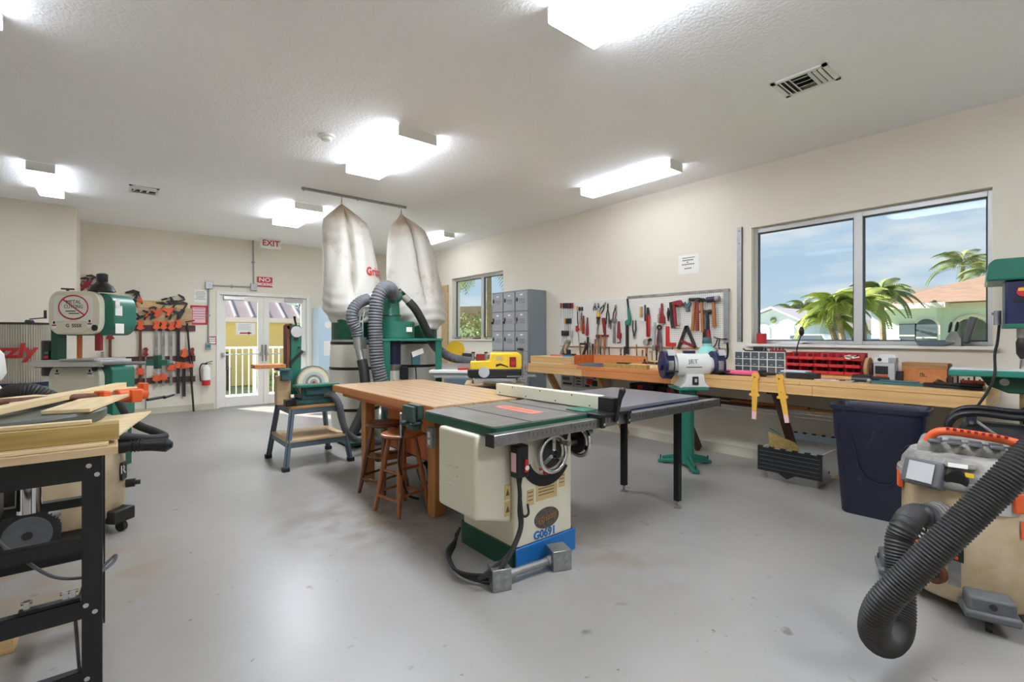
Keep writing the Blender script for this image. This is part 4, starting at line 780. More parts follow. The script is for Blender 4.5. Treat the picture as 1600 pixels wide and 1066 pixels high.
# parts cabinet with clear drawers
pc = thing('parts_cabinet', 'grey parts cabinet with clear drawers on the bench by the window', 'parts cabinet', (5.14, 2.22, BT), -90); cw, chh, cd = .50, .225, .16
MB().bx(-cw/2, cw/2, .012, cd, 0, chh).build('case', 'grey_plastic', pc); m = MB()
for i in range(7): m.bx(-cw/2+i*cw/6-.004, -cw/2+i*cw/6+.004, 0, .011, 0, chh)
m.build('divider', 'off_white', pc); m = MB()
for i in range(4): m.bx(-cw/2-.004, cw/2+.004, 0, .0105, i*chh/3-.004, i*chh/3+.004)
m.build('shelf_edge', 'off_white', pc)
cols = ['slate', 'grey_plastic', 'dark_iron', 'teal_grey', 'dust_grey']
for i in range(6):
    for j in range(3):
        x = -cw/2+(i+.5)*cw/6; z = (j+.5)*chh/3; q = MB().bx(x-cw/12+.006, x+cw/12-.006, .002, .009, z-chh/6+.006, z+chh/6-.006).build('drawer', 'drawer_clear', pc, bev=.002)
        MB().bx(x-cw/12+.012, x+cw/12-.012, .0095, .0118, z-chh/6+.008, z-chh/6+.03+.012*((i*5+j*3) % 3)).build('contents', cols[(i*2+j*3) % 5], q); MB().bx(x-.012, x+.012, -.006, .002, z-.02, z-.014).build('drawer_pull', 'lt_grey', q)
t = thing('staple_gun', 'black and grey hand tool lying on top of the parts cabinet', 'hand tool', (5.14, 2.24, BT+chh), -90); MB().bx(-.12, .1, .0, .05, 0, .018).bx(-.04, .05, 0, .05, .018, .055).bx(.07, .085, .01, .04, .018, .045).build('body', 'dark_iron', t, bev=.006); MB().tube([(-.12, .02, .01), (-.15, .02, .03)], .008, 6).build('grip', 'black_rubber', t)
t = thing('tool_rack', 'small dark red rack of bits on the parts cabinet', 'bit rack', (5.14, 2.045, BT+chh), -90); MB().bx(-.07, .07, 0, .05, 0, .022).build('rack_base', 'dark_red', t, bev=.003)
for i in range(4): MB().cyl((-.05+i*.033, .025, .02), (-.05+i*.033, .025, .045), .011, n=10).build('bit_holder', 'maroon_ink', t)
# red stacking bins on a board
rk = thing('bin_rack', 'wooden stand holding the red stacking bins below the window', 'bin rack', (5.2, 1.64, BT), -90); MB().bx(-.315, .315, .09, .105, 0, .235).build('back_panel', 'dark_red', rk); MB().bx(-.33, .33, -.06, .105, 0, .03).build('base_board', 'fir', rk); MB().cyl((.335, -.02, .09), (.35, -.02, .09), .06, n=24).build('side_disc', 'ply_edge', rk); MB().bx(-.335, -.32, -.05, .105, .0, .18).build('side_post', 'fir', rk)
bp = None
for r in range(3):
    for c in range(5):
        lb = 'red stacking bin, %s row, %s of five' % (('bottom', 'middle', 'top')[r], ('first', 'second', 'third', 'fourth', 'fifth')[c])
        loc = Vector((5.2, 1.645, BT))+Matrix.Rotation(R(-90), 3, 'Z') @ Vector((-.25+c*.125, 0, .034+r*.066))
        if bp is None:
            bp = thing('stacking_bin', lb, 'bin', loc, -90, 'red stacking bins'); w, h_ = .058, .062
            MB().bx(-w, w, -.075, .085, 0, .003).bx(-w, -w+.003, -.045, .085, .003, h_).bx(w-.003, w, -.045, .085, .003, h_).bx(-w, w, .082, .085, .003, h_).build('shell', 'bin_red', bp)
            MB().bx(-w, w, -.078, -.075, 0, .028).build('front_lip', 'bin_red', bp, bev=.002); MB().bx(-.002, .002, -.03, .08, .003, .055).build('bin_divider', 'drawer_clear', bp)
        else: dup(bp, loc, -90, lb)
t = thing('loose_parts', 'pale small parts heaped in the top right red bin', 'small parts', (5.12, 1.395, BT+.17)); 
for i in range(7): MB().box((rnd.uniform(-.03, .01), rnd.uniform(-.04, .04), .018+.004*i), (.05, .02, .008), rz=rnd.uniform(0, 180), ry=rnd.uniform(-20, 20)).build('piece', 'ply' if i % 2 else 'off_white', t)
# row of small things along the bench front, right half
t = thing('pink_tool_case', 'bright pink zip case lying on the bench before the parts cabinet', 'case', (4.79, 2.26, BT), -90); MB().bx(-.2, .2, -.04, .04, .001, .05).build('case_body', 'pink', t, bev=.015, seg=3); MB().bx(-.24, .22, -.05, .05, 0, .012).build('mat', 'black_rubber', t)
t = thing('belt_clip', 'black strap ring tool on the bench between pink case and red bins', 'hand tool', (4.80, 1.98, BT), -90); MB().ring((0, 0, .03), .055, .012, 'z').build('ring_body', 'black_plastic', t); MB().bx(-.09, -.03, -.02, .03, 0, .06).cyl((-.07, -.03, .04), (-.07, .04, .04), .02, n=12).build('buckle', 'dark_iron', t)
t = thing('socket_case', 'dark green case with pale lid on the bench before the red bins', 'case', (4.86, 1.72, BT), -90); MB().bx(-.11, .14, -.07, .07, 0, .055).build('case_body', 'dark_iron', t, bev=.008); MB().bx(-.16, .05, -.05, .09, .056, .068).build('pale_lid', 'pale_blue', t); MB().bx(-.16, -.11, -.06, .0, 0, .045).build('side_pocket', 'dust_grey', t)
t = thing('scattered_bits', 'scatter of pale drill bits and cards before the red bins', 'bits', (4.80, 1.43, BT))
for i in range(14): MB().box((rnd.uniform(-.05, .07), rnd.uniform(-.15, .15), .005), (.014, .07, .008), rz=rnd.uniform(-60, 60)).build('bit', ('pink_print', 'lt_grey', 'ink', 'off_white')[i % 4], t)
t = thing('tape_reel', 'round brown reel standing at the right end of the red bins', 'reel', (5.13, 1.275, BT)); MB().cyl((0, -.012, .1), (0, .012, .1), .1, n=28).build('flange', 'ply_edge', t); MB().cyl((0, -.03, .1), (0, .03, .1), .05, n=20).build('hub', 'rust', t)
t = thing('book_stack', 'stack of dark flat boxes on the bench left of the charger', 'boxes', (4.93, 1.27, BT))
for i in range(3): MB().box((.005*i, .004*i, .009+.019*i), (.14, .13, .017), rz=6*i).build('flat_box', ('black_plastic', 'slate', 'dark_iron')[i], t)
t = thing('charger_box', 'white box with dark and orange front standing beside the wall outlet', 'charger', (5.15, 1.16, BT), -90); MB().bx(-.075, .075, -.05, .07, 0, .155).build('body', 'lt_grey', t, bev=.006); MB().bx(-.06, .03, -.0525, -.05, .06, .13).build('dark_panel', 'ink', t); MB().bx(-.06, .03, -.0525, -.05, .025, .055).build('orange_panel', 'orange', t); MB().bx(-.07, .08, -.045, .06, .156, .205).build('top_unit', 'off_white', t, bev=.006); MB().bx(.03, .081, -.046, .03, .157, .203).build('lilac_panel', 'locker_grey', t); MB().cyl((-.03, -.052, .185), (-.03, -.045, .185), .015, n=12).build('knob', 'ink', t); MB().bx(.08, .12, -.03, .03, 0, .09).build('adapter', 'black_plastic', t, bev=.004)
ow = onx(1387, 567, W)
t = thing('wall_outlet', 'white four way wall outlet above the bench with plugged cord', 'outlet', (W, ow.y, ow.z), -90); MB().bx(-.06, .06, -.008, -.0005, -.075, .075).build('cover_plate', 'white', t, bev=.002)
for dx_ in (-.0, ): 
    for dz in (-.03, .03): MB().bx(-.018, .018, -.03, -.0085, dz-.016, dz+.016).build('plug', 'black_plastic', t, bev=.004)
MB().tube(smooth([(0, -.03, .03), (-.03, -.05, -.02), (-.04, -.06, -.09), (-.03, -.06, -.15)]), .005, 6).build('cord', 'black_rubber', t); MB().tube(smooth([(.0, -.03, -.03), (.03, -.06, -.07), (.09, -.09, -.13), (.13, -.12, -.16)]), .006, 6).build('cord', 'black_rubber', t)
t = thing('black_pouch', 'crumpled black pouch on the bench before the charger', 'pouch', (4.98, 1.13, BT), -90); MB().plate([(-.12, -.06), (.05, -.09), (.16, -.04), (.13, .05), (-.02, .08), (-.13, .04)], 0, .02).box((-.03, 0, .03), (.13, .08, .03), rz=15).build('pouch_body', 'bag_black', t, bev=.01)
t = thing('wooden_box', 'wooden box with stamped mark standing against the wall on the bench', 'box', (5.25, .90, BT), -90); MB().bx(-.155, .135, -.06, .06, 0, .125).build('box_body', 'fir_orange', t, bev=.002); MB().prism([(-.155, .126), (0, .118), (.14, .126), (.14, .165), (-.155, .165)], -.065, .065).build('lid', 'ply_edge', t); MB().bx(.136, .15, -.06, .06, 0, .16).build('side_board', 'dark_stain', t); MB().bx(-.035, -.031, -.0612, -.0602, .05, .08).bx(-.035, -.015, -.0612, -.0602, .076, .08).bx(-.02, -.016, -.0612, -.0602, .05, .08).bx(-.01, -.006, -.0612, -.0602, .05, .075).bx(-.01, .01, -.0612, -.0602, .05, .054).build('stamp', 'ink', t)
t = thing('clamp_rail', 'long grey green metal tool lying on the bench before the wooden box', 'tool', (4.80, .97, BT), -90); MB().bx(-.2, .17, -.03, .03, 0, .022).bx(-.15, .1, -.02, .02, .022, .035).build('rail', 'teal_grey', t, bev=.004); MB().bx(.13, .19, -.035, .035, 0, .032).build('end_block', 'dark_iron', t); MB().ball((-.22, 0, .02), .02).build('end_knob', 'steel', t)
t = thing('driver_set', 'open black tool tray with orange comb of bits at the bench end', 'tool tray', (4.84, .63, BT), -90); MB().bx(-.15, .12, -.09, .08, 0, .02).bx(-.15, .12, -.09, -.08, .02, .045).build('tray', 'black_plastic', t, bev=.006); MB().box((.06, -.03, .048), (.13, .03, .035)).build('bit_comb', 'orange', t); MB().tube([(-.15, -.05, .03), (-.13, -.03, .055), (-.1, .0, .035)], .01, 8).build('handle', 'rust', t)
for i in range(8): MB().bx(-.0+i*.016, .006+i*.016, -.0455, -.045, .04, .052).build('comb_slot', 'dark_red', t)
for i in range(7): MB().cyl((-.09+.03*i, .04, .02), (-.09+.03*i, .045, .07+.01*(i % 3)), .006, n=6).build('bit', 'dark_red' if i > 3 else 'dark_iron', t)
# ---------------------------------------------------------------- pegboards and the tools on them
mp_ = bpy.data.materials.new('pegboard'); mp_.use_nodes = True; MATS['pegboard'] = mp_; n_, l_ = mp_.node_tree.nodes, mp_.node_tree.links; pbs = n_['Principled BSDF']; pbs.inputs['Roughness'].default_value = .6
tc_ = n_.new('ShaderNodeTexCoord'); sp_ = n_.new('ShaderNodeSeparateXYZ'); l_.new(tc_.outputs['Object'], sp_.inputs[0])
def mth(op, a, b=None):
    q = n_.new('ShaderNodeMath'); q.operation = op
    for i, v in enumerate((a, b)):
        if v is None: continue
        if isinstance(v, (int, float)): q.inputs[i].default_value = v
        else: l_.new(v, q.inputs[i])
    return q.outputs[0]
def cell(o): return mth('SUBTRACT', mth('FRACT', mth('MULTIPLY', o, 1/.0254)), .5)
ca, cb = cell(sp_.outputs[0]), cell(sp_.outputs[2]); dd_ = mth('SQRT', mth('ADD', mth('MULTIPLY', ca, ca), mth('MULTIPLY', cb, cb)))
mx_ = n_.new('ShaderNodeMix'); mx_.data_type = 'RGBA'; l_.new(mth('LESS_THAN', dd_, .16), mx_.inputs[0]); mx_.inputs[6].default_value = lin((232, 230, 222)); mx_.inputs[7].default_value = lin((70, 66, 60)); l_.new(mx_.outputs[2], pbs.inputs['Base Color'])
PX = W-.022                                                                       # front face of the pegboards
a1, a2 = onx(982, 463, PX), onx(1138, 455, PX)
pgb = thing('pegboard', 'white pegboard with grey frame holding hammers and squares', 'pegboard', (W, (4.03+2.66)/2, 1.53), -90)
MB().bx(-.685, .685, -.022, -.001, -.325, .325).build('board', 'pegboard', pgb); MB().bx(-.70, .70, -.03, -.001, .325, .355).build('top_trim', 'dust_grey', pgb); MB().bx(.64, .70, -.034, -.022, -.27, .325).build('side_trim', 'galv', pgb); MB().bx(-.69, .69, -.026, -.001, -.335, -.325).build('bottom_trim', 'ply_edge', pgb)
pga = thing('pegboard', 'white unframed pegboard beside the lockers holding screwdrivers and pliers', 'pegboard', (W, 4.685, 1.53), -90)
MB().bx(-.64, .64, -.022, -.001, -.335, .335).build('board', 'pegboard', pga); MB().bx(-.64, .64, -.026, -.001, -.345, -.335).build('bottom_trim', 'ply_edge', pga)
def hang(name, label, cat, px, py, ang=0, group=None):
    c = onx(px, py, PX); t = thing(name, label, cat, (PX-.001, c.y, c.z), -90, group); t.rotation_euler = Matrix.Rotation(R(-90), 3, 'Z').to_4x4().to_3x3().to_euler(); t.rotation_mode = 'XYZ'
    t.matrix_basis = Matrix.Translation((PX-.001, c.y, c.z)) @ Matrix.Rotation(R(-90), 4, 'Z') @ Matrix.Rotation(R(ang), 4, 'Y'); return t
# local frame of a hung tool: x to the right along the wall, z up, y into the wall; origin = where it hangs
def screwdriver(t, hc, L_=.2, hl=.1, r=.014):
    MB().tube([(0, -.02, hl*.5), (0, -.02, hl*.42), (0, -.02, -hl*.3), (0, -.02, -hl*.5)], [r*.8, r, r, r*.6], 10).build('handle', hc, t); MB().cyl((0, -.02, -hl*.5), (0, -.02, -hl*.5-L_), .0035, n=6).build('shaft', 'steel', t)
def hammer(t, head, hmat, L_=.32, claw=True):
    MB().prism([(-.012, 0), (.012, 0), (.018, -L_*.55), (.019, -L_), (-.019, -L_), (-.018, -L_*.55)], -.045, -.02).build('handle', hmat, t, bev=.005)
    m = MB().cyl((-.075, -.033, .012), (-.03, -.033, .012), .019, n=14).bx(-.03, .03, -.05, -.016, -.008, .032)
    if claw: m.prism([(.03, .03), (.07, .02), (.105, -.015), (.095, -.02), (.06, .004), (.03, .006)], -.045, -.02)
    else: m.cyl((.03, -.033, .012), (.075, -.033, .012), .026, n=14)
    m.build('head', head, t, bev=.003); MB().cyl((-.02, -.05, -.01), (-.02, 0, -.01), .003, n=6).build('peg', 'steel', t)
def mallet(t):
    MB().cyl((-.075, -.04, 0), (.03, -.04, 0), .034, n=18).build('head', 'navy', t, bev=.003); MB().cyl((.03, -.04, 0), (.075, -.04, 0), .034, n=18).build('white_face', 'dust_grey', t); MB().prism([(-.014, -.02), (.014, -.02), (.022, -.32), (-.02, -.32)], -.055, -.025).build('handle', 'handle', t, bev=.006)
def pliers(t, col, L_=.2, jaw=.06):
    for s in (-1, 1): MB().tube([(s*.006, -.02, 0), (s*.026, -.02, -L_*.45), (s*.02, -.02, -L_)], [.007, .0085, .007], 8).build('grip', col, t); MB().prism([(0, 0), (s*.016, .008), (s*.012, jaw*.6), (s*.003, jaw), (0, jaw)], -.028, -.014).build('jaw', 'steel', t)
    MB().cyl((0, -.03, .0), (0, -.012, .0), .012, n=12).build('pivot', 'dark_iron', t)
def wrench(t, col, L_=.28, w=.03):
    MB().prism([(-w*.45, 0), (w*.45, 0), (w*.6, -L_), (-w*.6, -L_)], -.03, -.012).build('handle', col, t, bev=.004); MB().prism([(-w, .0), (w, 0), (w*1.2, .05), (w*.4, .07), (w*.3, .035), (-w*.5, .035), (-w*.5, .08), (-w*1.2, .06)], -.032, -.01).build('jaw', 'steel', t)
def chisel(t, hc, L_=.16, w=.018):
    MB().prism([(-w/2, -.05), (w/2, -.05), (w/2, -.05-L_), (-w/2, -.05-L_)], -.02, -.015).build('blade', 'steel', t); MB().tube([(0, -.018, .06), (0, -.018, .04), (0, -.018, -.05)], [.011, .014, .011], 10).build('handle', hc, t)
def brush(t, hc, bc):
    MB().prism([(-.008, .12), (.012, .12), (.016, .0), (.045, -.06), (.045, -.12), (-.03, -.12), (-.03, -.06), (-.012, .0)], -.03, -.01).build('handle', hc, t, bev=.004); MB().bx(-.03, .045, -.04, -.008, -.135, -.12).build('bristle', bc, t)
SD = 'screwdriver on the pegboard nearest the lockers'
k = 0
for row, (py, xs, cols_, nm) in enumerate(((478, (878, 882, 885, 888, 890.5, 893, 896), ('red', 'black_plastic', 'black_plastic', 'ink', 'dark_red', 'black_plastic', 'dark_red'), 'top'), (502, (884, 887, 890, 893), ('amber', 'black_plastic', 'ink', 'black_plastic'), 'middle'), (521, (880, 883, 886, 889, 892.5, 896), ('black_plastic', 'ink', 'black_plastic', 'black_plastic', 'lt_grey', 'lt_grey'), 'bottom'))):
    for i, x in enumerate(xs):
        od = ('first', 'second', 'third', 'fourth', 'fifth', 'sixth', 'seventh')[i]
        screwdriver(hang('screwdriver', '%s screwdriver from the left in the %s row by the lockers' % (od, nm), 'screwdriver', x, py, 0, 'screwdrivers on the pegboard'), cols_[i], .12 if row else .15, .085)
for x, py, c, lb in ((903.5, 482, 'amber', 'yellow tipped long screwdriver right of the screwdriver rows'), (907, 483, 'black_plastic', 'small black awl beside the long yellow screwdriver'), (911, 483, 'ink', 'second small black awl on the pegboard')):
    screwdriver(hang('long_screwdriver', lb, 'screwdriver', x, py), c, .2, .06)
def snips(t):
    for s in (-1, 1): MB().tube([(0, -.02, 0), (s*.02, -.02, -.08), (s*.03, -.02, -.22)], [.006, .008, .008], 8).build('grip', 'black_rubber', t)
    MB().prism([(-.012, 0), (.012, 0), (.004, .07), (-.004, .07)], -.026, -.014).build('jaw', 'dark_iron', t)
snips(hang('tin_snips', 'black handled snips spread open on the left pegboard', 'snips', 951, 482, 0)); pliers(hang('locking_pliers', 'black tongs leaning left at the top of the left pegboard', 'pliers', 945, 478, 35), 'black_rubber', .12)
pliers(hang('pliers', 'bare steel pliers with rust red joint at the top centre', 'pliers', 963, 483, 10), 'rust', .14); pliers(hang('pliers', 'blue and steel pliers cluster at the top of the left pegboard', 'pliers', 931, 480), 'navy', .05); pliers(hang('pliers', 'steel and purple pliers beside the blue pair', 'pliers', 937, 480, -8), 'locker_grey', .06)
t = hang('putty_brush', 'yellow handled brush on the left pegboard below the pliers', 'brush', 936.5, 490); MB().bx(-.025, .025, -.035, -.01, -.05, .03).build('handle', 'amber', t, bev=.006); MB().bx(-.028, .028, -.035, -.01, -.075, -.05).build('ferrule', 'dark_iron', t); MB().prism([(-.02, -.075), (.02, -.075), (.012, -.16), (-.03, -.15)], -.03, -.012).build('tine', 'dark_iron', t)
t = hang('caulking_tool', 'red triangular tool hanging on a black cord on the left pegboard', 'tool', 904, 515); MB().prism([(-.03, .05), (-.015, .06), (.03, .0), (-.01, -.04), (-.035, -.02)], -.035, -.008).build('head', 'red', t, bev=.005); MB().tube([(-.005, -.02, .27), (-.002, -.02, .15), (.01, -.02, .04)], .006, 6).build('rod', 'black_rubber', t); MB().tube([(.01, -.02, -.02), (.03, -.02, -.2), (.04, -.02, -.36)], .005, 6).build('tail', 'dust_grey', t)
for x, py, c, lb in ((910, 500, 'handle', 'short wooden file on the left pegboard'), (913, 505, 'handle_red', 'red brown file left of the dark red one'), (919, 508, 'dark_red', 'dark red handled rasp on the left pegboard')):
    t = hang('file', lb, 'file', x, py); MB().prism([(-.006, .11), (.006, .11), (.013, .0), (-.013, .0)], -.025, -.01).build('blade', 'rust', t); MB().prism([(-.014, 0), (.014, 0), (.02, -.08), (.02, -.16), (-.02, -.16), (-.018, -.08)], -.035, -.008).build('handle', c, t, bev=.006)
t = hang('bar_clamp', 'grey steel bar clamp hanging on the left pegboard', 'clamp', 936, 518); MB().tube([(.03, -.02, .16), (.0, -.02, .1), (-.015, -.02, .0), (-.012, -.02, -.1), (.01, -.02, -.2), (.02, -.02, -.32)], [.01, .012, .014, .014, .012, .01], 8).build('bar', 'dust_grey', t); MB().bx(-.03, .03, -.04, -.005, -.09, -.05).build('jaw', 'rust', t)
t = hang('c_clamp', 'dark red G clamp with cross bar on the left pegboard', 'clamp', 945, 510); MB().prism([(-.03, .12), (.02, .12), (.03, 0), (.035, -.1), (.0, -.1), (-.01, 0)], -.04, -.012).build('frame', 'dark_red', t, bev=.005); MB().cyl((.02, -.025, -.09), (.02, -.025, -.34), .014, n=10).build('screw', 'dark_iron', t); MB().bx(-.06, .09, -.035, -.015, -.15, -.12).build('cross_bar', 'dark_red', t, bev=.004)
for i, (x, py, c) in enumerate(((952.5, 505, 'black_plastic'), (955.5, 507, 'dark_iron'))): t = hang('punch', ('thin black punch on the left pegboard', 'second thin dark punch on the left pegboard')[i], 'punch', x, py); MB().cyl((0, -.015, .06), (0, -.015, -.07), .009, .005, 8).build('body', c, t)
wrench(hang('adjustable_wrench', 'wide grey and red pipe wrench on the left pegboard', 'wrench', 961, 505, 0), 'dust_grey', .28, .034)
t = hang('hand_drill', 'red hand tool with black crank right of the pipe wrench', 'drill', 968.5, 508); MB().prism([(-.012, .05), (.012, .05), (.018, -.1), (.045, -.12), (.04, -.18), (.015, -.2), (-.025, -.17), (-.02, -.1)], -.04, -.01).build('body', 'dark_red', t, bev=.006); MB().tube([(.03, -.03, -.19), (.035, -.03, -.24), (-.02, -.03, -.245)], .008, 6).build('crank', 'black_plastic', t)
t = hang('saw', 'black bladed saw with teal green grip crossing the board edge', 'saw', 982, 467, -4); MB().prism([(-.012, 0), (.006, 0), (.02, -.22), (-.0, -.22)], -.028, -.012).build('frame', 'black_plastic', t); MB().prism([(-.004, -.13), (.02, -.13), (.045, -.28), (.02, -.36), (-.05, -.36), (-.055, -.3), (.0, -.28)], -.045, -.01).build('grip', 'green_teal', t, bev=.008)
t = hang('level_bar', 'long dark level hanging below the green saw', 'level', 981.5, 505); MB().bx(-.016, .016, -.035, -.008, -.38, .0).build('bar', 'dark_iron', t); MB().bx(-.018, .018, -.037, -.006, -.03, .0).build('end_cap', 'dark_red', t); MB().bx(-.02, .02, -.037, -.006, -.42, -.36).build('tip', 'ink', t)
pliers(hang('pliers', 'black handled pliers under the plastic trowel', 'pliers', 992.5, 524, 180), 'black_rubber', .2, .05)
t = hang('trowel', 'white plastic trowel with tan handle at the board centre', 'trowel', 1004, 490); MB().bx(-.05, .05, -.012, -.006, -.1, .11).build('blade', 'off_white', t); MB().bx(-.015, .015, -.05, -.012, -.05, .09).build('handle', 'tan_label', t, bev=.006); MB().bx(.045, .055, -.03, -.004, -.1, .11).build('edge_strip', 'grey_plastic', t)
t = hang('bolt_cutter', 'long red handled bolt cutter on the framed pegboard', 'bolt cutter', 1014, 488); MB().prism([(-.02, -.03), (-.004, -.03), (.004, -.32), (-.016, -.32)], -.04, -.015).build('grip', 'dark_red', t, bev=.004); MB().prism([(.006, -.02), (.03, -.06), (.026, -.32), (.012, -.32)], -.04, -.015).build('grip', 'red', t, bev=.004); MB().prism([(-.015, -.03), (.02, -.03), (.01, .06), (-.01, .06)], -.035, -.015).build('jaw', 'dark_iron', t)
t = hang('pulley', 'grey round reel hanging low on the framed pegboard', 'reel', 1012, 535, 0); MB().cyl((0, -.05, 0), (0, -.01, 0), .04, n=20).build('wheel', 'dust_grey', t); MB().bar((0, -.03, 0), (.07, -.03, .04), .03, .03).build('arm', 'dark_iron', t)
t = hang('utility_bar', 'grey steel bar right of the red bolt cutter', 'bar', 1023.5, 510); MB().bx(-.02, .012, -.03, -.01, -.25, .0).bx(-.0, .02, -.03, -.01, -.05, .05).build('bar', 'lt_grey', t, bev=.003); MB().bx(-.02, .03, -.04, -.005, -.31, -.24).build('clamp_foot', 'dust_grey', t, bev=.004)
t = hang('snake_tool', 'bundle of purple grey cords hanging left of the red letter L square', 'cords', 1032, 512)
MB().ring((0, -.025, .0), .025, .012, 'y', 16, 8).build('loop', 'dark_iron', t)
for s in (-.04, -.02, .0, .02, .036): MB().tube([(s*.3, -.025, -.02), (s*.8, -.025, -.15), (s, -.025, -.3)], .007, 6).build('cord', 'maroon_ink' if s < 0 else 'grey_plastic', t)
brush(hang('brush', 'dark red handled brush high on the framed pegboard', 'brush', 1035.5, 489), 'dark_red', 'dark_red')
t = hang('paint_brush', 'green grey scraper left of the red brush', 'scraper', 1030.5, 495); MB().bx(-.014, .014, -.02, -.006, -.07, .03).build('blade', 'dust_grey', t); MB().bx(-.01, .01, -.025, -.006, .03, .11).build('handle', 'pink_print', t)
t = hang('plumb_bob', 'small dark plumb bob between the brush and the hacksaws', 'plumb bob', 1046, 490); MB().lathe([(.004, -.1), (.014, -.04), (.02, .0), (.012, .04), (.006, .07)], (0, -.025, 0), 14).build('body', 'dark_iron', t)
def hacksaw(t, c, w=.12, L_=.3):
    MB().prism([(0, 0), (w, .02), (w+.04, -.03), (w, -.06), (.035, -.03), (.06, -L_), (.11, -L_-.015), (.03, -L_-.02), (.02, -L_*.9)], -.04, -.015).build('frame', c, t, bev=.004); MB().bar((.02, -.028, -.03), (.05, -.028, -L_), .012, .002, (0, 1, 0)).build('blade', 'steel', t)
hacksaw(hang('hacksaw', 'black framed hacksaw at the top of the framed pegboard', 'hacksaw', 1048, 473, 0), 'dark_iron'); t = hang('hacksaw', 'red framed hacksaw overlapping the black one', 'hacksaw', 1055, 472.5, 0); hacksaw(t, 'dark_red', .11, .28); 
for ch in t.children: ch.location.y = -.03
t = hang('pipe_clamp', 'grey steel pipe clamp jaw left of the hammers', 'clamp', 1077, 478, 0); MB().prism([(-.08, .0), (-.04, .05), (-.03, .02), (.0, .03), (.02, .06), (.04, .02), (.01, -.02), (.02, -.07), (-.02, -.07), (-.03, -.02)], -.04, -.01).build('jaw', 'slate', t, bev=.004)
for x, py, hm, lb, ang in ((1088, 470, 'handle', 'claw hammer with pale wooden handle, left of the group', 5), (1094, 470, 'handle_red', 'claw hammer with red handle in the middle of the group', 0), (1099, 471, 'handle', 'claw hammer with brown handle, right of the group', -3)):
    t = hang('claw_hammer', lb, 'hammer', x, py, ang); hammer(t, 'dark_iron', hm, .36)
    dd0 = {1088: 0, 1094: -.03, 1099: -.012}[x]
    for ch in t.children: ch.location.y = dd0
mallet(hang('mallet', 'wooden handled mallet with dark blue head at the top right', 'mallet', 1117, 468, -3))
t = hang('claw_hammer', 'steel shafted hammer with black rubber grip below the mallet', 'hammer', 1105.5, 489, 3); hammer(t, 'dark_iron', 'grey_plastic', .34, False); MB().prism([(-.022, -.19), (.022, -.19), (.023, -.36), (-.023, -.36)], -.048, -.017).build('grip_sleeve', 'black_rubber', t, bev=.005)
t = hang('claw_hammer', 'hammer with long red grip hanging low beside the steel shafted one', 'hammer', 1109.5, 490, -4); MB().bx(-.01, .014, -.075, -.055, -.2, .0).build('shaft', 'black_plastic', t); MB().prism([(-.016, -.19), (.018, -.19), (.03, -.45), (-.02, -.45)], -.085, -.05).build('grip_sleeve', 'dark_red', t, bev=.006)
t = hang('letter_square', 'flat red L-shaped square on the framed pegboard', 'square', 1041.5, 541); MB().prism([(0, 0), (.135, 0), (.135, .045), (.045, .045), (.045, .25), (0, .25)], -.022, -.006).build('blade', 'red', t)
t = hang('angle_square', 'black and red A-shaped folding square right of the red one', 'square', 1074, 543)
MB().bar((-.11, -.02, -.02), (.0, -.02, .26), .035, .02, (0, 1, 0)).bar((.0, -.02, .26), (.115, -.02, .0), .035, .02, (0, 1, 0)).build('arm', 'dark_iron', t); MB().bar((-.07, -.032, .08), (.1, -.032, .015), .035, .012, (0, 1, 0)).build('cross_arm', 'dark_red', t)
t = hang('coat_hook', 'bent black wire hooks at the lower right of the framed pegboard', 'hook', 1124, 535)
for p in ([(-.05, -.03, .06), (.02, -.03, .04), (.1, -.03, .04)], [(.0, -.03, .05), (-.03, -.03, -.03), (-.07, -.03, -.09), (.08, -.03, -.1)], [(.02, -.03, .05), (.01, -.03, -.05), (.05, -.03, -.13)]): MB().tube(smooth(p), .006, 6).build('wire', 'ink', t)
t = thing('looping_cable', 'black cord looping from the wall box behind the grinder', 'cord', (W, 2.66, 1.25), -90); MB().tube(smooth([(.0, -.03, .02), (.005, -.03, -.1), (-.02, -.04, -.17), (-.12, -.05, -.2)]), .012, 8).build('cable', 'black_rubber', t)
# chisels and clutter standing behind the bench, below the boards
cl = [('dark_iron', 'handle'), ('handle', 'handle'), ('black_plastic', 'ink'), ('dark_iron', 'steel'), ('ink', 'ink'), ('handle_red', 'handle'), ('dust_grey', 'handle')]
cr_ = thing('chisel_rack', 'narrow wooden rack holding the upright chisels at the back of the bench', 'rack', (W-.035, 4.1, BT+.06), -90); MB().bx(-.62, .95, -.05, .03, .0, .018).build('rack_board', 'fir_pale', cr_); 
for i, (px, hh) in enumerate(((907, .2), (914, .24), (918, .3), (922, .22), (926, .2), (930, .27), (934, .2), (938.5, .32), (944.5, .3), (952, .16), (970, .14), (976, .17), (995, .2), (1004, .13), (1010, .16), (1019, .12), (1026, .14), (1032, .22))):
    c = onx(px, 545, W-.06); od = ('pale handled', 'dark', 'slim black', 'brown handled', 'steel', 'red handled', 'grey')[i % 7]; wh = ('nearest the lockers', 'by the riser', 'below the files', 'below the clamps', 'below the punches', 'under the board centre', 'behind the wood strip', 'left of the grinder')[min(7, i*8//18)]
    t = thing('chisel', '%s upright tool %s in the chisel rack' % (od, wh), 'chisel', (W-.06, c.y, BT+.079), -90, 'upright tools at the back of the bench'); a, b = cl[i % 7]; w_ = .012+.005*(i % 3)
    MB().bx(-w_/2, w_/2, -.004, .004, -.06, hh*.55).build('blade', a, t); MB().cyl((0, 0, hh*.5), (.006*((i % 3)-1), 0, hh), w_*.6, w_*.75, 8).build('handle', b, t)
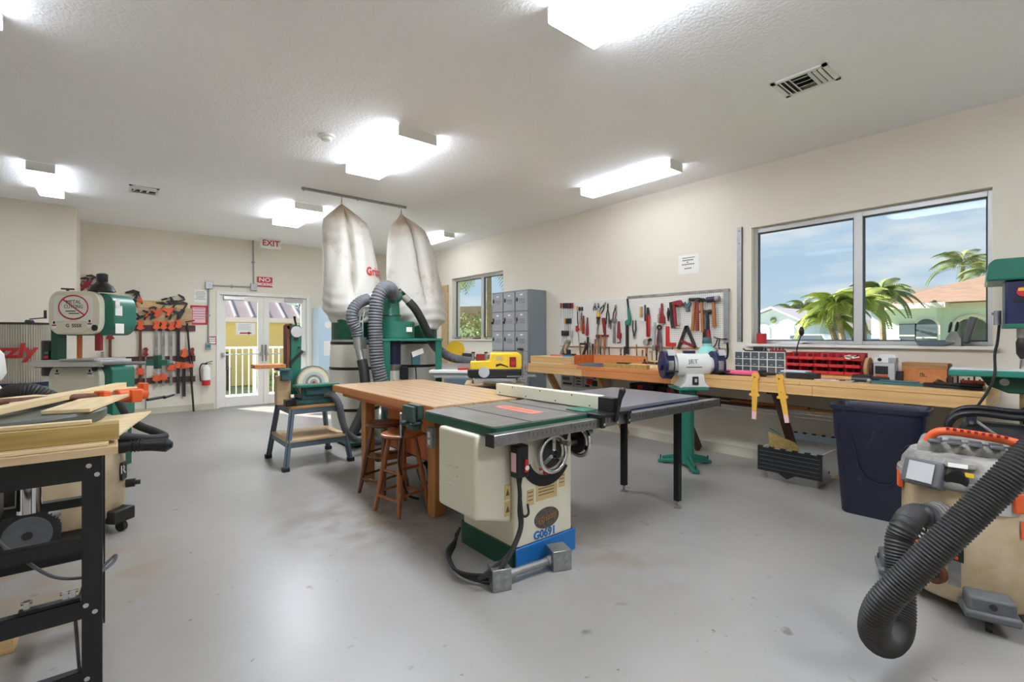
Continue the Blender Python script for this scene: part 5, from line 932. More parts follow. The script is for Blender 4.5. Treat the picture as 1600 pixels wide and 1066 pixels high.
t = thing('red_cap_bottle', 'small dark bottle with red middle on the bench under the pegboard', 'bottle', (5.15, 3.62, BT)); MB().lathe([(.03, 0), (.032, .01), (.032, .05), (.012, .075), (.012, .1)], n=16).build('body', 'black_plastic', t); MB().lathe([(.0325, .012), (.033, .015), (.033, .045), (.0325, .048)], n=16).build('label_wrap', 'red', t)
t = thing('glass_jar', 'dusty clear jar standing on the bench left of the grinder', 'jar', (5.0, 2.98, BT)); MB().lathe([(.05, 0), (.06, .01), (.06, .12), (.045, .14), (.045, .15)], n=20).build('body', 'frosted', t); MB().lathe([(.048, .15), (.048, .17), (.02, .172)], n=20).build('lid', 'steel', t)
t = thing('belt_roll', 'tan sanding belt standing on the riser beside the lockers', 'sanding belt', (5.2, 5.05, BT+.105), -90); MB().box((0, 0, .115), (.05, .1, .26), ry=32).build('belt', 'dust_grey', t, bev=.02)
t = thing('hand_plane', 'hand plane with pale knob on the riser by the lockers', 'plane', (5.1, 4.88, BT+.105), -90); MB().bx(-.12, .12, -.03, .03, 0, .03).bx(-.04, .02, -.02, .02, .03, .09).build('body', 'dark_iron', t, bev=.004); MB().tube([(-.07, 0, .03), (-.08, 0, .1), (-.05, 0, .16), (-.03, 0, .17)], [.015, .016, .018, .012], 8).build('tote', 'ply', t)
t = thing('stapler', 'black stapler leaning up on the riser below the screwdrivers', 'stapler', (5.2, 4.66, BT+.105), -90); MB().box((0, 0, .09), (.03, .03, .2), ry=25).box((-.03, 0, .175), (.12, .03, .03)).build('body', 'black_plastic', t, bev=.004)
t = thing('orange_square', 'orange handled try square lying on the riser', 'square', (4.95, 4.98, BT+.105), -60); MB().bx(-.1, .1, -.015, .015, 0, .018).build('stock', 'orange', t, bev=.003); MB().bx(-.1, -.07, .015, .16, .005, .008).build('blade', 'steel', t)
t = thing('blue_scraper', 'blue handled scraper lying on the riser front', 'scraper', (4.92, 4.72, BT+.105), -40); MB().bx(-.08, .05, -.012, .012, 0, .02).build('handle', 'blue', t, bev=.004); MB().prism([(.05, .004), (.12, .004), (.12, .008), (.05, .008)], -.03, .03).build('blade', 'steel', t)
# long steel rule by the window
rr_ = onx(1157, 445, W)
t = thing('steel_ruler', 'long perforated grey steel strip hanging left of the big window', 'ruler', (W, 2.535, 1.92), -90); MB().bx(-.028, .028, -.006, -.001, -.64, .64).build('strip', 'galv', t); MB().bx(.026, .034, -.014, -.001, -.64, .64).build('edge', 'dark_iron', t)
for z in (.60, .46, -.6): MB().cyl((0, -.008, z), (0, -.0055, z), .006, n=8).build('hole', 'ink', t)
# window sill
SZ = W1[2]
t = thing('red_cup', 'red metal cup with pencils at the left end of the big window sill', 'cup', (W+.03, 2.31, SZ)); MB().lathe([(.045, 0), (.05, .005), (.05, .11), (.045, .112)], n=24).build('cup', 'red', t)
for i in range(3): MB().cyl((0, .01*i-.01, .05), (-.02+.01*i, .02, .17), .004, n=6).build('pencil', 'amber' if i % 2 else 'black_plastic', t)
t = thing('folded_papers', 'loose white papers lying on the big window sill', 'papers', (W+.04, 2.05, SZ))
for i in range(3): MB().box((.005*i, -.03*i, .005+.007*i), (.07, .24, .006), rz=4*i-4).build('sheet', 'white', t)
t = thing('black_gooseneck', 'black flexible lamp head standing before the big window', 'lamp', (5.2, 1.885, BT+.16)); MB().tube(smooth([(0, 0, 0), (.01, 0, .08), (-.02, -.02, .14), (.0, -.03, .2), (.02, -.04, .25)]), .006, 8).build('neck', 'ink', t); MB().lathe([(.008, 0), (.022, .02), (.024, .05), (.012, .09)], (.02, -.04, .23), 12).build('head', 'black_plastic', t)
t = thing('vise_stand', 'grey angled clamp stand with dark tray on the right of the sill', 'clamp stand', (W+.0, .80, SZ), -90); MB().prism([(-.2, .05), (-.17, .0), (.0, .0), (.06, .03), (.0, .035)], -.06, .03).build('tray', 'slate', t, bev=.003); MB().prism([(-.0, .0), (.1, .0), (.1, .06), (.07, .12), (.03, .12), (.0, .06)], -.04, .03).build('bracket', 'dust_grey', t, bev=.004); MB().box((.145, -.01, .13), (.05, .09, .22), ry=14).build('pad', 'grey_plastic', t, bev=.012)
for x in (.02, .06): MB().tube([(x, -.02, .11), (x+.01, -.02, .17), (x+.015, -.02, .2)], [.008, .012, .006], 8).build('lever', 'black_plastic', t)
t = thing('sill_offcuts', 'small wood offcuts on the far window sill', 'offcuts', (W+.02, 7.9, W2[2])); 
for i in range(5): MB().box((0, -.5+.22*i, .014), (.05, .15, .02+.006*(i % 2)), rz=5*i).build('offcut', ('fir', 'rust', 'ply')[i % 3], t)
slab('pale_board', 'tall pale board leaning on the wall left of the far window', 'board', 'ply', W-.035, W-.008, 8.62, 8.86, 0.0, 2.42)
# ---------------------------------------------------------------- bin, crate, shop vacuum, cart, drill press on the right
def at(px, py, dep): return ray(px, py)*dep+Vector((0, 0, CH))
def rbox_loft(mb, secs, n=6, inner=None):
    """stack of rounded rectangles [(z, hx, hy, r)]"""
    rings = [[(x, y, z) for x, y in rrect(-hx, hx, -hy, hy, r, n)] for z, hx, hy, r in secs]; k = len(rings[0]); vs = [v for r_ in rings for v in r_]; fs = []
    for i in range(len(rings)-1):
        for j in range(k): fs.append((i*k+j, i*k+(j+1) % k, (i+1)*k+(j+1) % k, (i+1)*k+j))
    fs.append(tuple(range(k-1, -1, -1))); fs.append(tuple((len(rings)-1)*k+j for j in range(k))); return mb.add(vs, fs)
tb = thing('trash_bin', 'large dark navy rectangular waste bin in front of the bench', 'trash bin', (4.425, 1.03, 0), 3)
rbox_loft(MB(), [(0, .115, .215, .05), (.012, .122, .225, .05), (.55, .146, .26, .06), (.56, .152, .268, .06), (.79, .16, .28, .07), (.79, .175, .297, .08), (.82, .175, .297, .08), (.825, .165, .287, .07), (.79, .153, .272, .07), (.03, .112, .212, .05)]).build('tub', 'navy_bin', tb)
MB().tube([(-.155, .15, .62), (-.147, .13, .52), (-.141, .1, .36), (-.137, .05, .28), (-.136, -.02, .26), (-.136, -.09, .27), (-.139, -.13, .35), (-.146, -.14, .5), (-.154, -.18, .57), (-.155, -.2, .58)], .006, 8).build('embossed_panel', 'navy_bin', tb)
b2 = thing('black_bag_bin', 'black plastic bin standing behind the navy bin', 'trash bin', (5.0, .78, 0)); rbox_loft(MB(), [(0, .13, .13, .06), (.5, .16, .16, .07), (.52, .17, .17, .07), (.5, .15, .15, .07), (.04, .12, .12, .06)]).build('tub', 'black_plastic', b2)
cr = thing('storage_crate', 'clear plastic crate with black folded lid flaps on the floor under the bench', 'crate', (5.03, 1.77, 0))
m = MB(); rbox_loft(m, [(0, .26, .215, .02), (.29, .29, .24, .025), (.30, .30, .25, .025), (.30, .285, .235, .02), (.01, .25, .205, .02)]).build('tub', 'frosted', cr)
fp = MB().bx(-.332, -.322, -.27, .27, .085, .30).build('lid_flap', 'black_plastic', cr)
for i in range(5): MB().box((-.334, .0, .115+.038*i), (.004, .5, .003)).build('flap_rib', 'grey_plastic', fp)
for i in range(6): MB().bx(-.33, -.30, -.25+.1*i-.02, -.25+.1*i+.02, .30, .312).build('hinge_tooth', 'black_plastic', fp)
MB().prism([(-.02, .045), (-.01, .045), (.06, .085), (-.09, .085)], -.333, -.323, Matrix.Rotation(R(-90), 4, 'Z')).build('flap_tab', 'black_plastic', fp)
q = MB().bx(.29, .298, -.25, .25, .30, .37).build('lid_flap', 'pale_blue', cr)
for i in range(7): MB().bx(.284, .30, -.25+.083*i-.016, -.25+.083*i+.016, .365, .378).build('hinge_tooth', 'black_plastic', q)
for i in range(8): MB().box((rnd.uniform(-.2, .2), rnd.uniform(-.16, .16), .04+.012*i), (.3, .05, .02), rz=rnd.uniform(0, 180)).build('offcut', ('ply', 'fir_pale', 'rust')[i % 3], cr)
MB().prism([(-.2, .1), (.12, .1), (-.0, .34), (-.23, .42)], -.02, -.01, Matrix.Translation((-.08, .03, 0)) @ Matrix.Rotation(R(-75), 4, 'Z')).build('card_sheet', 'treated', cr); MB().bar((-.15, .24, .46), (-.1, .16, .40), .03, .008).build('green_tag', 'green', cr)

# shop vacuum
vc = thing('shop_vacuum', 'beige wet and dry vacuum with orange handle and black ribbed hose', 'vacuum', (3.36, .41, 0), -83); RV = .272
def cyz(r, a, z): return (r*math.sin(R(a)), -r*math.cos(R(a)), z)            # a measured from the front, to the right
MB().lathe([(.15, .05), (.24, .06), (.262, .085), (RV, .14), (RV-.004, .60), (.26, .625)], n=56).build('tank', 'stainless_dust', vc)
MB().lathe([(.2, .60), (.285, .605), (.292, .62), (.288, .645), (.26, .65)], n=56).build('tank_rim', 'dust_grey', vc)
MB().lathe([(.1, .64), (.275, .645), (.27, .69), (.235, .745), (.1, .755)], n=40).build('motor_head', 'dust_grey', vc)
hd = MB().bx(-.20, .17, -.10, .2, .70, .80).build('head_top', 'dust_grey', vc, bev=.03, seg=3)
for i in range(5): MB().box((-.13+.075*i, -.05, .803), (.05, .2, .016), rx=-4).build('vent_rib', 'grey_plastic', hd, bev=.004)
q = MB().box((-.165, -.235, .66), (.17, .05, .13), rx=-18, rz=-26).build('control_panel', 'grey_plastic', vc, bev=.01); MB().box((-.177, -.262, .67), (.11, .004, .095), rx=-18, rz=-26).build('instruction_label', 'lt_grey', q)
ex = MB().cyl((-.03, -.20, .665), (-.045, -.285, .655), .042, n=22).build('exhaust_port', 'black_plastic', vc); MB().box((-.03, -.25, .725), (.11, .05, .03), rx=-12).build('exhaust_hood', 'dust_grey', ex, bev=.006); MB().box((-.04, -.275, .727), (.07, .004, .02), rx=-12).build('hood_label', 'off_white', ex); MB().box((.0, -.282, .69), (.03, .004, .02)).build('yellow_label', 'yellow', ex)
hn = MB().tube(smooth([(-.17, -.06, .755), (-.14, -.07, .83), (-.09, -.07, .855), (.02, -.06, .85), (.14, -.05, .835), (.2, -.04, .81), (.22, -.04, .75)], 5), .021, 10).build('carry_handle', 'orange', vc)
for i in range(9): MB().box((-.08+.026*i, -.082, .872-.002*i), (.013, .02, .012)).build('grip_slot', 'dark_red', hn)
po = MB().cyl(cyz(.25, -20, .475), cyz(.35, -24, .475), .055, n=24).build('hose_port', 'grey_plastic', vc)
for d in (.28, .31, .335): MB().tube([cyz(d, -22, .475), cyz(d+.012, -22.5, .475)], .063, 22).build('port_ring', 'dust_grey', po)
dr = MB().cyl(cyz(.262, -26, .185), cyz(.295, -26, .185), .05, n=22).build('drain_cap', 'rust', vc); MB().cyl(cyz(.29, -26, .185), cyz(.32, -26, .185), .025, n=14).build('cap_knob', 'dark_iron', dr)
for a in (-72, 35): MB().box(cyz(.283, a, .585), (.04, .02, .09), rz=a).build('latch', 'orange', vc, bev=.004)
def on_tank(pts, fs, r): return MB().add([cyz(r, a, z) for a, z in pts], fs)
def patch(a0, a1, z0, z1, r, n=10, sk=0):
    pts = [(a0+(a1-a0)*i/n, (z0, z1)[j]+sk*i/n) for j in (0, 1) for i in range(n+1)]; return on_tank(pts, [(i, i+1, n+2+i, n+1+i) for i in range(n)], r)
lg = patch(-76, -4, .30, .42, RV+.004, 14, -.03).build('logo_plate', 'black_plastic', vc); patch(-74, -8, .31, .325, RV+.006, 12, -.03).build('logo_stripe', 'orange', lg)
cu = bpy.data.curves.new('lettering', 'FONT'); cu.body = 'RIDGID'; cu.size = .088; cu.resolution_u = 2; cu.offset = .0015
tt = bpy.data.objects.new('lettering', cu); COL.objects.link(tt); me = bpy.data.meshes.new_from_object(tt); bpy.data.objects.remove(tt)
for v in me.vertices: a_ = -73+v.co.x/.30*57; v.co = Vector(cyz(RV+.008, a_, .343+v.co.y-.03*(a_+76)/72))
me.materials.append(MATS['off_white']); lo = bpy.data.objects.new('logo_lettering', me); COL.objects.link(lo); lo.parent = lg
patch(-16, -6, .15, .29, RV+.002).build('caution_label', 'dust_grey', vc); patch(38, 60, .42, .50, RV+.004).build('orange_band', 'orange', vc); patch(8, 34, .52, .58, RV+.004).build('spec_label', 'lt_grey', vc)
MB().tube([cyz(.30, 58, .15), cyz(.31, 58, .42)], [.05, .045], 16).build('accessory_tank', 'off_white', vc)
for a in (12, 102, -78, -168):
    q = MB().box(cyz(.30, a, .115), (.16, .13, .10), rz=a).box(cyz(.305, a, .085), (.19, .15, .04), rz=a).build('caster_block', 'grey_plastic', vc, bev=.012); MB().cyl(cyz(.37, a, .135), cyz(.376, a, .135), .014, n=12).build('block_hole', 'ink', q)
    MB().tube([Vector(cyz(.31, a, .03))+Vector((-.012, 0, 0)), Vector(cyz(.31, a, .03))+Vector((.012, 0, 0))], .03, 16).cyl(cyz(.31, a, .03), cyz(.31, a, .09), .01, n=8).build('caster', 'black_rubber', q)
iv = (Matrix.Translation(vc.location) @ Matrix.Rotation(R(-83), 4, 'Z')).inverted()
hp = [at(1462, 806, 2.17), at(1440, 808, 2.15), at(1418, 816, 2.12), at(1405, 845, 2.09), at(1405, 890, 2.06), at(1408, 940, 2.02), at(1404, 985, 1.96), at(1385, 1005, 1.89), at(1366, 990, 1.83), at(1376, 948, 1.79), at(1420, 900, 1.75), at(1480, 841, 1.71), at(1550, 772, 1.68), at(1600, 722, 1.66), at(1660, 665, 1.66)]
P = [Vector(cyz(.33, -24, .475)), Vector(cyz(.385, -30, .472))]+[iv @ p for p in hp[2:]]; ribbed(MB(), P, .05, .0125, .1, 18).build('hose', 'hose_black', vc)
# cart with fabric bag
ct = thing('tool_cart', 'black tubular hand cart with black fabric bag behind the vacuum', 'cart', (4.1, .42, 0), -83)
for y in (-.02, .3): MB().tube(smooth([(-.20, y, .02), (-.20, y, .5), (-.19, y, .72), (-.15, y, .83), (-.06, y, .868), (.1, y, .862), (.3, y, .855), (.42, y, .80), (.44, y, .6), (.44, y, .02)]), .019, 12).build('frame_tube', 'black_paint', ct)
for x in (-.2, .44): MB().cyl((x, -.02, .3), (x, .3, .3), .012, n=8).build('cross_tube', 'black_paint', ct)
bg2 = rbox_loft(MB(), [(.42, .22, .1, .05), (.55, .26, .13, .05), (.74, .27, .14, .05), (.80, .24, .12, .05)]); bg2.v = [(x+.14, y+.15, z+.012*math.sin(17*x+9*y)) for x, y, z in bg2.v]; q = bg2.build('fabric_bag', 'bag_black', ct)
for x in (-.07, .18): MB().box((x, -.0, .835), (.045, .05, .07)).build('bag_strap', 'bag_black', q, bev=.006); MB().cyl((x, -.028, .81), (x, -.024, .81), .012, n=10).build('snap', 'chrome', q)
MB().tube(smooth([(-.05, .0, .82), (.05, -.02, .74), (.2, -.03, .66), (.35, -.01, .62)]), .008, 8).build('shoulder_strap', 'dust_grey', q)
# drill press
dp = thing('drill_press', 'green floor drill press cut off by the right edge of the photo', 'drill press', (4.87, .30, 0), -83)
MB().bx(-.25, .25, -.33, .12, 0, .06).build('base', 'green_dark', dp, bev=.02); MB().cyl((0, 0, .06), (0, 0, 1.72), .04, n=24).build('column', 'chrome', dp); MB().cyl((.06, 0, .06), (.06, 0, 1.4), .012, n=10).build('rack_bar', 'galv', dp)
MB().prism([(-.21, 1.715), (.3, 1.715), (.3, 1.86), (-.17, 1.86), (-.2, 1.83)], -.3, .3).build('belt_cover', 'green', dp, bev=.012)
hx = MB().bx(-.12, .14, -.27, .1, 1.41, 1.714).build('head', 'navy', dp, bev=.012); MB().bx(-.125, .145, -.275, .105, 1.395, 1.425).build('head_flange', 'green', dp, bev=.004); MB().bx(-.09, .02, -.276, -.271, 1.57, 1.585).build('trim_strip', 'black_plastic', hx)
q = MB().cyl((-.035, -.272, 1.635), (-.035, -.285, 1.635), .032, n=20).build('stop_button', 'red', hx); MB().box((-.035, -.287, 1.65), (.05, .004, .02)).build('button_label', 'amber', q)
MB().cyl((-.03, -.17, 1.33), (-.03, -.17, 1.41), .033, n=18).build('quill', 'steel', dp); MB().lathe([(.016, 1.19), (.034, 1.225), (.036, 1.30), (.028, 1.33)], (-.03, -.17, 0), 18).build('chuck', 'dark_iron', dp)
MB().cyl((-.15, -.1, 1.42), (-.15, -.1, 1.52), .02, n=10).cyl((-.13, -.1, 1.50), (-.18, -.1, 1.50), .009, n=8).build('depth_stop', 'galv', dp)
MB().bx(-.40, .2, -.3, .02, 1.065, 1.11).build('table', 'green_teal', dp, bev=.008); MB().bx(-.39, .19, -.29, .01, 1.1105, 1.113).build('table_face', 'off_white', dp)
tr = MB().prism([(-.24, 1.064), (.14, 1.064), (.13, 1.0), (.06, .955), (-.1, .955), (-.2, 1.0)], -.2, .0).build('table_trunnion', 'green_dark', dp, bev=.008); MB().cyl((-.12, -.2, 1.03), (-.12, -.215, 1.03), .024, n=16).build('tilt_bolt', 'steel', tr); MB().cyl((0, 0, .98), (0, 0, 1.06), .06, n=20).build('table_collar', 'green_dark', dp)
MB().tube(smooth([(-.14, -.05, 1.42), (-.15, -.08, 1.3), (-.165, -.16, 1.22), (-.17, -.312, 1.09), (-.20, -.33, .98), (-.26, -.335, .85), (-.33, -.33, .68), (-.38, -.32, .4), (-.40, -.31, .02)]), .008, 8).build('power_cord', 'black_rubber', dp)
# ---------------------------------------------------------------- clamp rack on the back wall
rkk = thing('clamp_rack', 'wooden clamp rack of plywood and dark stained rails on the back wall', 'rack', (.7, B, 0))
def bwx(px): return ony(px, 526, B).x
def bwz(py, px=260): return ony(px, py, B).z
x0r, x1r = bwx(140), bwx(305)
MB().bx(bwx(212)-.7, bwx(293)-.7, -.03, -.001, bwz(482), bwz(471)).build('plywood_rail', 'fir_x', rkk); MB().bx(bwx(215)-.7, bwx(300)-.7, -.016, -.001, bwz(510), bwz(481)).build('backing_panel', 'ply', rkk)
for py in (513, 561, 594): MB().bx(x0r-.7, x1r-.7, -.035, -.001, bwz(py+4.5), bwz(py-4.5)).build('rail', 'rack_stain', rkk)
def barclamp(px, ytop, ybot, head, slide, bar, label, w=.04, hw=.11):
    t = thing('bar_clamp', label, 'clamp', (bwx(px), B-.04, bwz(ybot)), 0, 'bar clamps on the rack'); L_ = bwz(ytop)-bwz(ybot)
    MB().bx(-w/2, w/2, -.016, .0, 0, L_).build('bar', bar, t)
    if head: MB().prism([(-hw*.5, L_-.10), (-hw*.2, L_-.03), (-hw*.45, L_+.01), (hw*.1, L_+.03), (hw*.5, L_+.0), (hw*.3, L_-.06), (hw*.55, L_-.1), (0, L_-.13)], -.05, .01).build('fixed_jaw', head, t, bev=.004)
    if slide is not None: zz = bwz(slide)-bwz(ybot); MB().prism([(-hw*.6, zz-.03), (-hw*.3, zz+.03), (-hw*.65, zz+.05), (.0, zz+.06), (hw*.5, zz+.04), (hw*.35, zz), (hw*.6, zz-.04), (0, zz-.06)], -.05, .01).build('sliding_jaw', head or 'clamp_orange', t, bev=.004)
O = 'clamp_orange'
barclamp(219, 505, 603, O, 579, 'rust', 'pipe clamp nearest the bandsaw with one orange slider'); barclamp(244, 504, 604, O, 590, 'dust_grey', 'left one of two grey bar clamps with low orange star jaws'); barclamp(255, 504, 603, O, 589, 'dust_grey', 'right one of two grey bar clamps with low orange star jaws')
barclamp(267, 505, 603, O, 574, 'dust_grey', 'grey bar clamp with its orange slider at middle height'); barclamp(278, 502, 616, O, 571, 'ink', 'black bar clamp left of the longest one', .05); barclamp(287, 548, 621, O, 572, 'ink', 'short black bar clamp hung low with orange head', .05); barclamp(300, 546, 617, 'dark_red', None, 'ink', 'thin black bar clamp at the right end of the rack', .018, .06)
barclamp(227.5, 545, 637, 'dark_red', None, 'dust_grey', 'thin long bar clamp with dark red screw beside the bandsaw fence', .018, .07)
t = thing('long_pole', 'long dark pole leaning on the right end of the clamp rack', 'pole', (bwx(296), B-.16, 0)); MB().tube([(.045, -.02, .005), (.0, .06, .9), (-.04, .10, bwz(505))], .016, 8).build('shaft', 'dark_iron', t); MB().box((-.02, .05, bwz(572)), (.14, .05, .06)).build('sliding_jaw', O, t)
MB().cyl((-.07, .085, bwz(503)), (.07, .085, bwz(500)), .012).build('cross_handle', 'dark_red', t)
def gclamp(px, py, s, ang, c, label):
    p0 = ony(px, py, B-.05); t = thing('g_clamp', label, 'clamp', p0, 0, 'small clamps along the top rail'); t.rotation_euler = (0, R(ang), 0)
    MB().bx(-.012*s, .012*s, -.006, .006, -.13*s, .13*s).build('bar', 'dark_iron', t); MB().prism([(0, .13*s), (-.02*s, .1*s), (-.1*s, .06*s), (-.11*s, .075*s), (-.05*s, .13*s)], -.014*s, .014*s).build('fixed_jaw', 'dark_iron', t, bev=.003); MB().prism([(.022*s, -.1*s), (.022*s, .03*s), (-.022*s, .03*s), (-.03*s, -.02*s), (-.1*s, -.03*s), (-.1*s, -.055*s), (-.022*s, -.06*s), (-.022*s, -.1*s)], -.016*s, .016*s).build('sliding_jaw', c, t, bev=.004); MB().cyl((-.088*s, 0, -.1*s), (-.088*s, 0, .02*s), .008*s, n=8).build('screw', 'steel', t); MB().cyl((-.088*s, 0, -.17*s), (-.088*s, 0, -.09*s), .014*s, n=8).build('grip', c, t)
gclamp(209, 472, 1.5, 20, 'dark_iron', 'big dark clamp arch just above the green bandsaw frame'); gclamp(219, 466, .8, -15, O, 'small orange clamp left of the top plywood rail'); gclamp(222, 495, .9, 60, 'ink', 'black clamp at the left end below the plywood rail')
gclamp(250, 486, 1.2, 35, O, 'orange spring clamp, left of three on the plywood rail'); gclamp(268, 484, 1.25, 30, O, 'orange spring clamp, middle of three on the plywood rail'); gclamp(285, 487, 1.3, 25, 'dark_iron', 'dark spring clamp, right of three on the plywood rail'); gclamp(275, 472, 1.1, 70, 'ink', 'black clamp cluster lying on top of the plywood rail'); gclamp(240, 490, .9, 20, 'ink', 'black small clamp left of the orange trio')
for px, py, lb in ((133, 445, 'rust red clamp of the upper cluster, left'), (141, 441, 'rust red clamp of the upper cluster, middle'), (151, 444, 'rust red clamp of the upper cluster, right')): gclamp(px, py, .9, 10+px % 30, 'dark_red', lb)
barclamp(160, 548, 640, None, None, 'dust_grey', 'grey bar seen through the bandsaw throat, left'); barclamp(172, 520, 600, 'dark_red', None, 'rust', 'rusty bar seen through the bandsaw throat, right')
# tall pale blue cabinet right of the doors
t = thing('blue_cabinet', 'tall pale blue cabinet with bright blue post right of the glass doors', 'cabinet', (3.46, 10.05, 0)); MB().bx(-.30, .12, -.1, .3, 0, 1.93).build('body', 'pale_blue', t, bev=.004); MB().bx(.121, .20, -.13, .3, 0, 1.96).build('post', 'sky_blue', t); MB().bx(-.2, -.05, -.105, -.101, .95, 1.25).build('door_panel', 'white', t); MB().cyl((-.12, -.101, 1.58), (-.12, -.108, 1.58), .07, n=20).build('round_badge', 'white', t); MB().bx(-.3, .1, -.12, -.101, .55, .66).build('drawer_front', 'lt_grey', t)
for z0, z1, lb in ((1.18, 1.75, 'orange brown wooden panel hung high behind the left filter bag'), (.66, 1.12, 'orange brown wooden panel hung below the first one')):
    q = thing('hanging_mitt', lb, 'wood piece', (3.79, 9.98, z0), 0, 'orange wooden panels'); MB().prism([(-.12, 0), (.14, 0), (.14, z1-z0-.12), (.0, z1-z0-.04), (-.12, z1-z0)], -.02, .02).build('panel', 'orange_wood', q, bev=.003); MB().cyl((.02, -.03, z1-z0-.03), (.1, -.03, z1-z0-.12), .012, n=8).build('handle', 'ply', q)
    MB().bx(-.03, .03, .02, .4, .2, .23).build('wall_arm', 'steel', q)
t = thing('red_cart_box', 'grey lidded plastic box on the floor beside the blue cabinet', 'box', (3.02, 10.06, 0)); MB().bx(-.12, .12, -.14, .14, 0, .58).build('tub', 'pink_print', t, bev=.012); MB().bx(-.13, .13, -.15, .15, .581, .64).build('lid', 'lt_grey', t, bev=.012)
# ---------------------------------------------------------------- black steel stand with lumber at the left
st = thing('steel_stand', 'black angle steel stand with plywood top in the left foreground', 'stand', (-.45, 2.68, 0)); sx_, sy_ = -.45, 2.68
def rs(m): m.v = [(x-sx_, y-sy_, z) for x, y, z in m.v]; return m
for x, s in ((-.04, 1), (-.90, -1)):
    for y, u in ((2.36, -1), (3.0, 1)):
        lg_ = rs(MB().bx(min(x, x-s*.055), max(x, x-s*.055), y-.003, y+.003, 0, .90).bx(x-.003, x+.003, min(y, y-u*.05), max(y, y-u*.05), 0, .90)).build('leg', 'black_paint', st)
        for z, dx1 in ((.865, .035), (.83, .012), (.355, .043), (.325, .018), (.085, .04)): rs(MB().cyl((x-s*dx1, y+u*.003, z), (x-s*dx1, y+u*.01, z), .0085, n=14)).build('bolt', 'chrome', lg_)
for y, u in ((2.36, 1), (3.0, -1)):
    for z0, z1 in ((.81, .90), (.552, .60), (.305, .37), (.05, .11)): rs(MB().bx(-.895, -.045, y+u*.004-.003, y+u*.004+.003, z0, z1).bx(-.895, -.045, min(y, y+u*.04), max(y, y+u*.04), z1-.004, z1)).build('stretcher', 'black_paint', st)
for x in (-.045, -.895):
    for z0, z1 in ((.81, .90), (.305, .37)): rs(MB().bx(x-.003, x+.003, 2.37, 2.99, z0, z1)).build('stretcher', 'black_paint', st)
rs(MB().bx(-.96, .008, 2.33, 3.06, .901, .93)).build('plywood_top', 'ply', st, bev=.002)
q = thing('latch_rail', 'chrome latches on a black rail lying on the stand stretcher', 'latch', (-.17, 2.39, .37)); MB().bx(-.09, .07, -.02, .01, 0, .012).build('rail', 'black_paint', q)
for x in (-.07, .03, .05): MB().bx(x-.008, x+.008, -.012, .006, .012, .04).cyl((x-.015, -.003, .035), (x+.015, -.003, .035), .006, n=8).build('latch', 'chrome', q)
def lumber(label, mat, p, q, w, h_, z, name='board', tilt=0):
    p, q = Vector((*p, 0)), Vector((*q, 0)); L_ = (q-p).length; a = math.atan2(q.y-p.y, q.x-p.x); o = MB().bx(0, L_, -w/2, w/2, 0, h_).build(name, mat, bev=.002); o.location = (p.x, p.y, z); o.rotation_euler = (0, R(-tilt), a); return tag(o, label, 'lumber', 'lumber on the black stand')
ZT = .931
lumber('thick treated timber lying along the front of the black stand', 'treated', (-1.05, 2.44), (.012, 2.44), .09, .062, ZT+.013, 'timber'); lumber('thin pale strip under the thick treated timber', 'fir_pale', (-1.0, 2.40), (-.02, 2.40), .10, .012, ZT)
lumber('thin pale strip lying on top of the thick treated timber', 'fir_pale', (-1.0, 2.45), (-.07, 2.45), .035, .014, ZT+.0755)
t = thing('round_board', 'dark grey round-edged board lying behind the treated timber', 'board', (-.46, 2.98, ZT)); MB().lathe([(.02, .03), (.42, .03), (.43, .04), (.43, .075), (.42, .085), (.02, .085)], n=64).build('slab', 'olive', t); MB().bx(-.3, .3, -.02, .02, 0, .03).build('batten', 'fir_x', t)
zb = ZT+.086
lumber('pale board pointing away, lowest of the boards on the round slab', 'fir_pale', (-.16, 2.75), (.08, 3.75), .16, .016, zb); lumber('long pale stud laid across the round slab towards the bandsaw', 'fir_pale', (-.37, 2.72), (.03, 3.75), .05, .028, zb+.017); lumber('short stack of pale strips left of the long stud', 'fir_pale', (-.36, 3.02), (-.13, 3.5), .06, .035, zb); lumber('pale plank leaning at the back left of the pile', 'fir_pale', (-.95, 2.95), (-.3, 3.5), .07, .02, zb)
t = thing('plywood_sheet', 'thin pale plywood sheet jutting past the right end of the stand', 'plywood', (-.05, 2.62, ZT)); MB().plate([(-.1, -.1), (.06, -.08), (.2, .62), (-.08, .5)], 0, .008).build('sheet', 'fir_pale', t)
t = thing('pipe_bar_clamp', 'orange pipe clamp with rusty pipe lying on the lumber pile', 'clamp', (-.1, 3.0, ZT)); MB().cyl((-.75, -.34, .15), (.12, .33, .098), .017, n=14).build('pipe', 'rust', t); MB().cyl((-.35, -.03, .126), (-.30, .01, .123), .024, n=14).build('coupling', 'steel', t)
q = MB().box((.17, .36, .085), (.06, .08, .07), rz=38).cyl((.10, .31, .095), (.23, .41, .09), .032, n=14).box((.22, .40, .105), (.03, .05, .09), rz=38).build('jaw', 'orange', t, bev=.006); MB().box((.05, .26, .098), (.04, .07, .06), rz=38).build('slide', 'orange', t, bev=.006)
MB().cyl((.24, .42, .05), (.34, .5, .055), .008, n=8).cyl((.32, .44, .055), (.37, .53, .06), .009, n=8).build('screw_handle', 'black_plastic', q)
t = thing('stand_cable', 'grey black cable drooping through the black steel stand', 'cable', (-.25, 2.45, 0)); MB().tube(smooth([(-.12, .0, .80), (-.08, -.02, .66), (-.01, -.03, .56), (.08, -.03, .46), (.18, -.02, .43), (.24, .03, .44), (.25, .06, .46), (.2, .04, .42), (.155, .02, .38)]), .006, 8).tube(smooth([(.155, .02, .38), (.135, .0, .3), (.14, -.01, .18), (.15, -.01, .02)]), .006, 8).build('cable', 'grey_plastic', t)
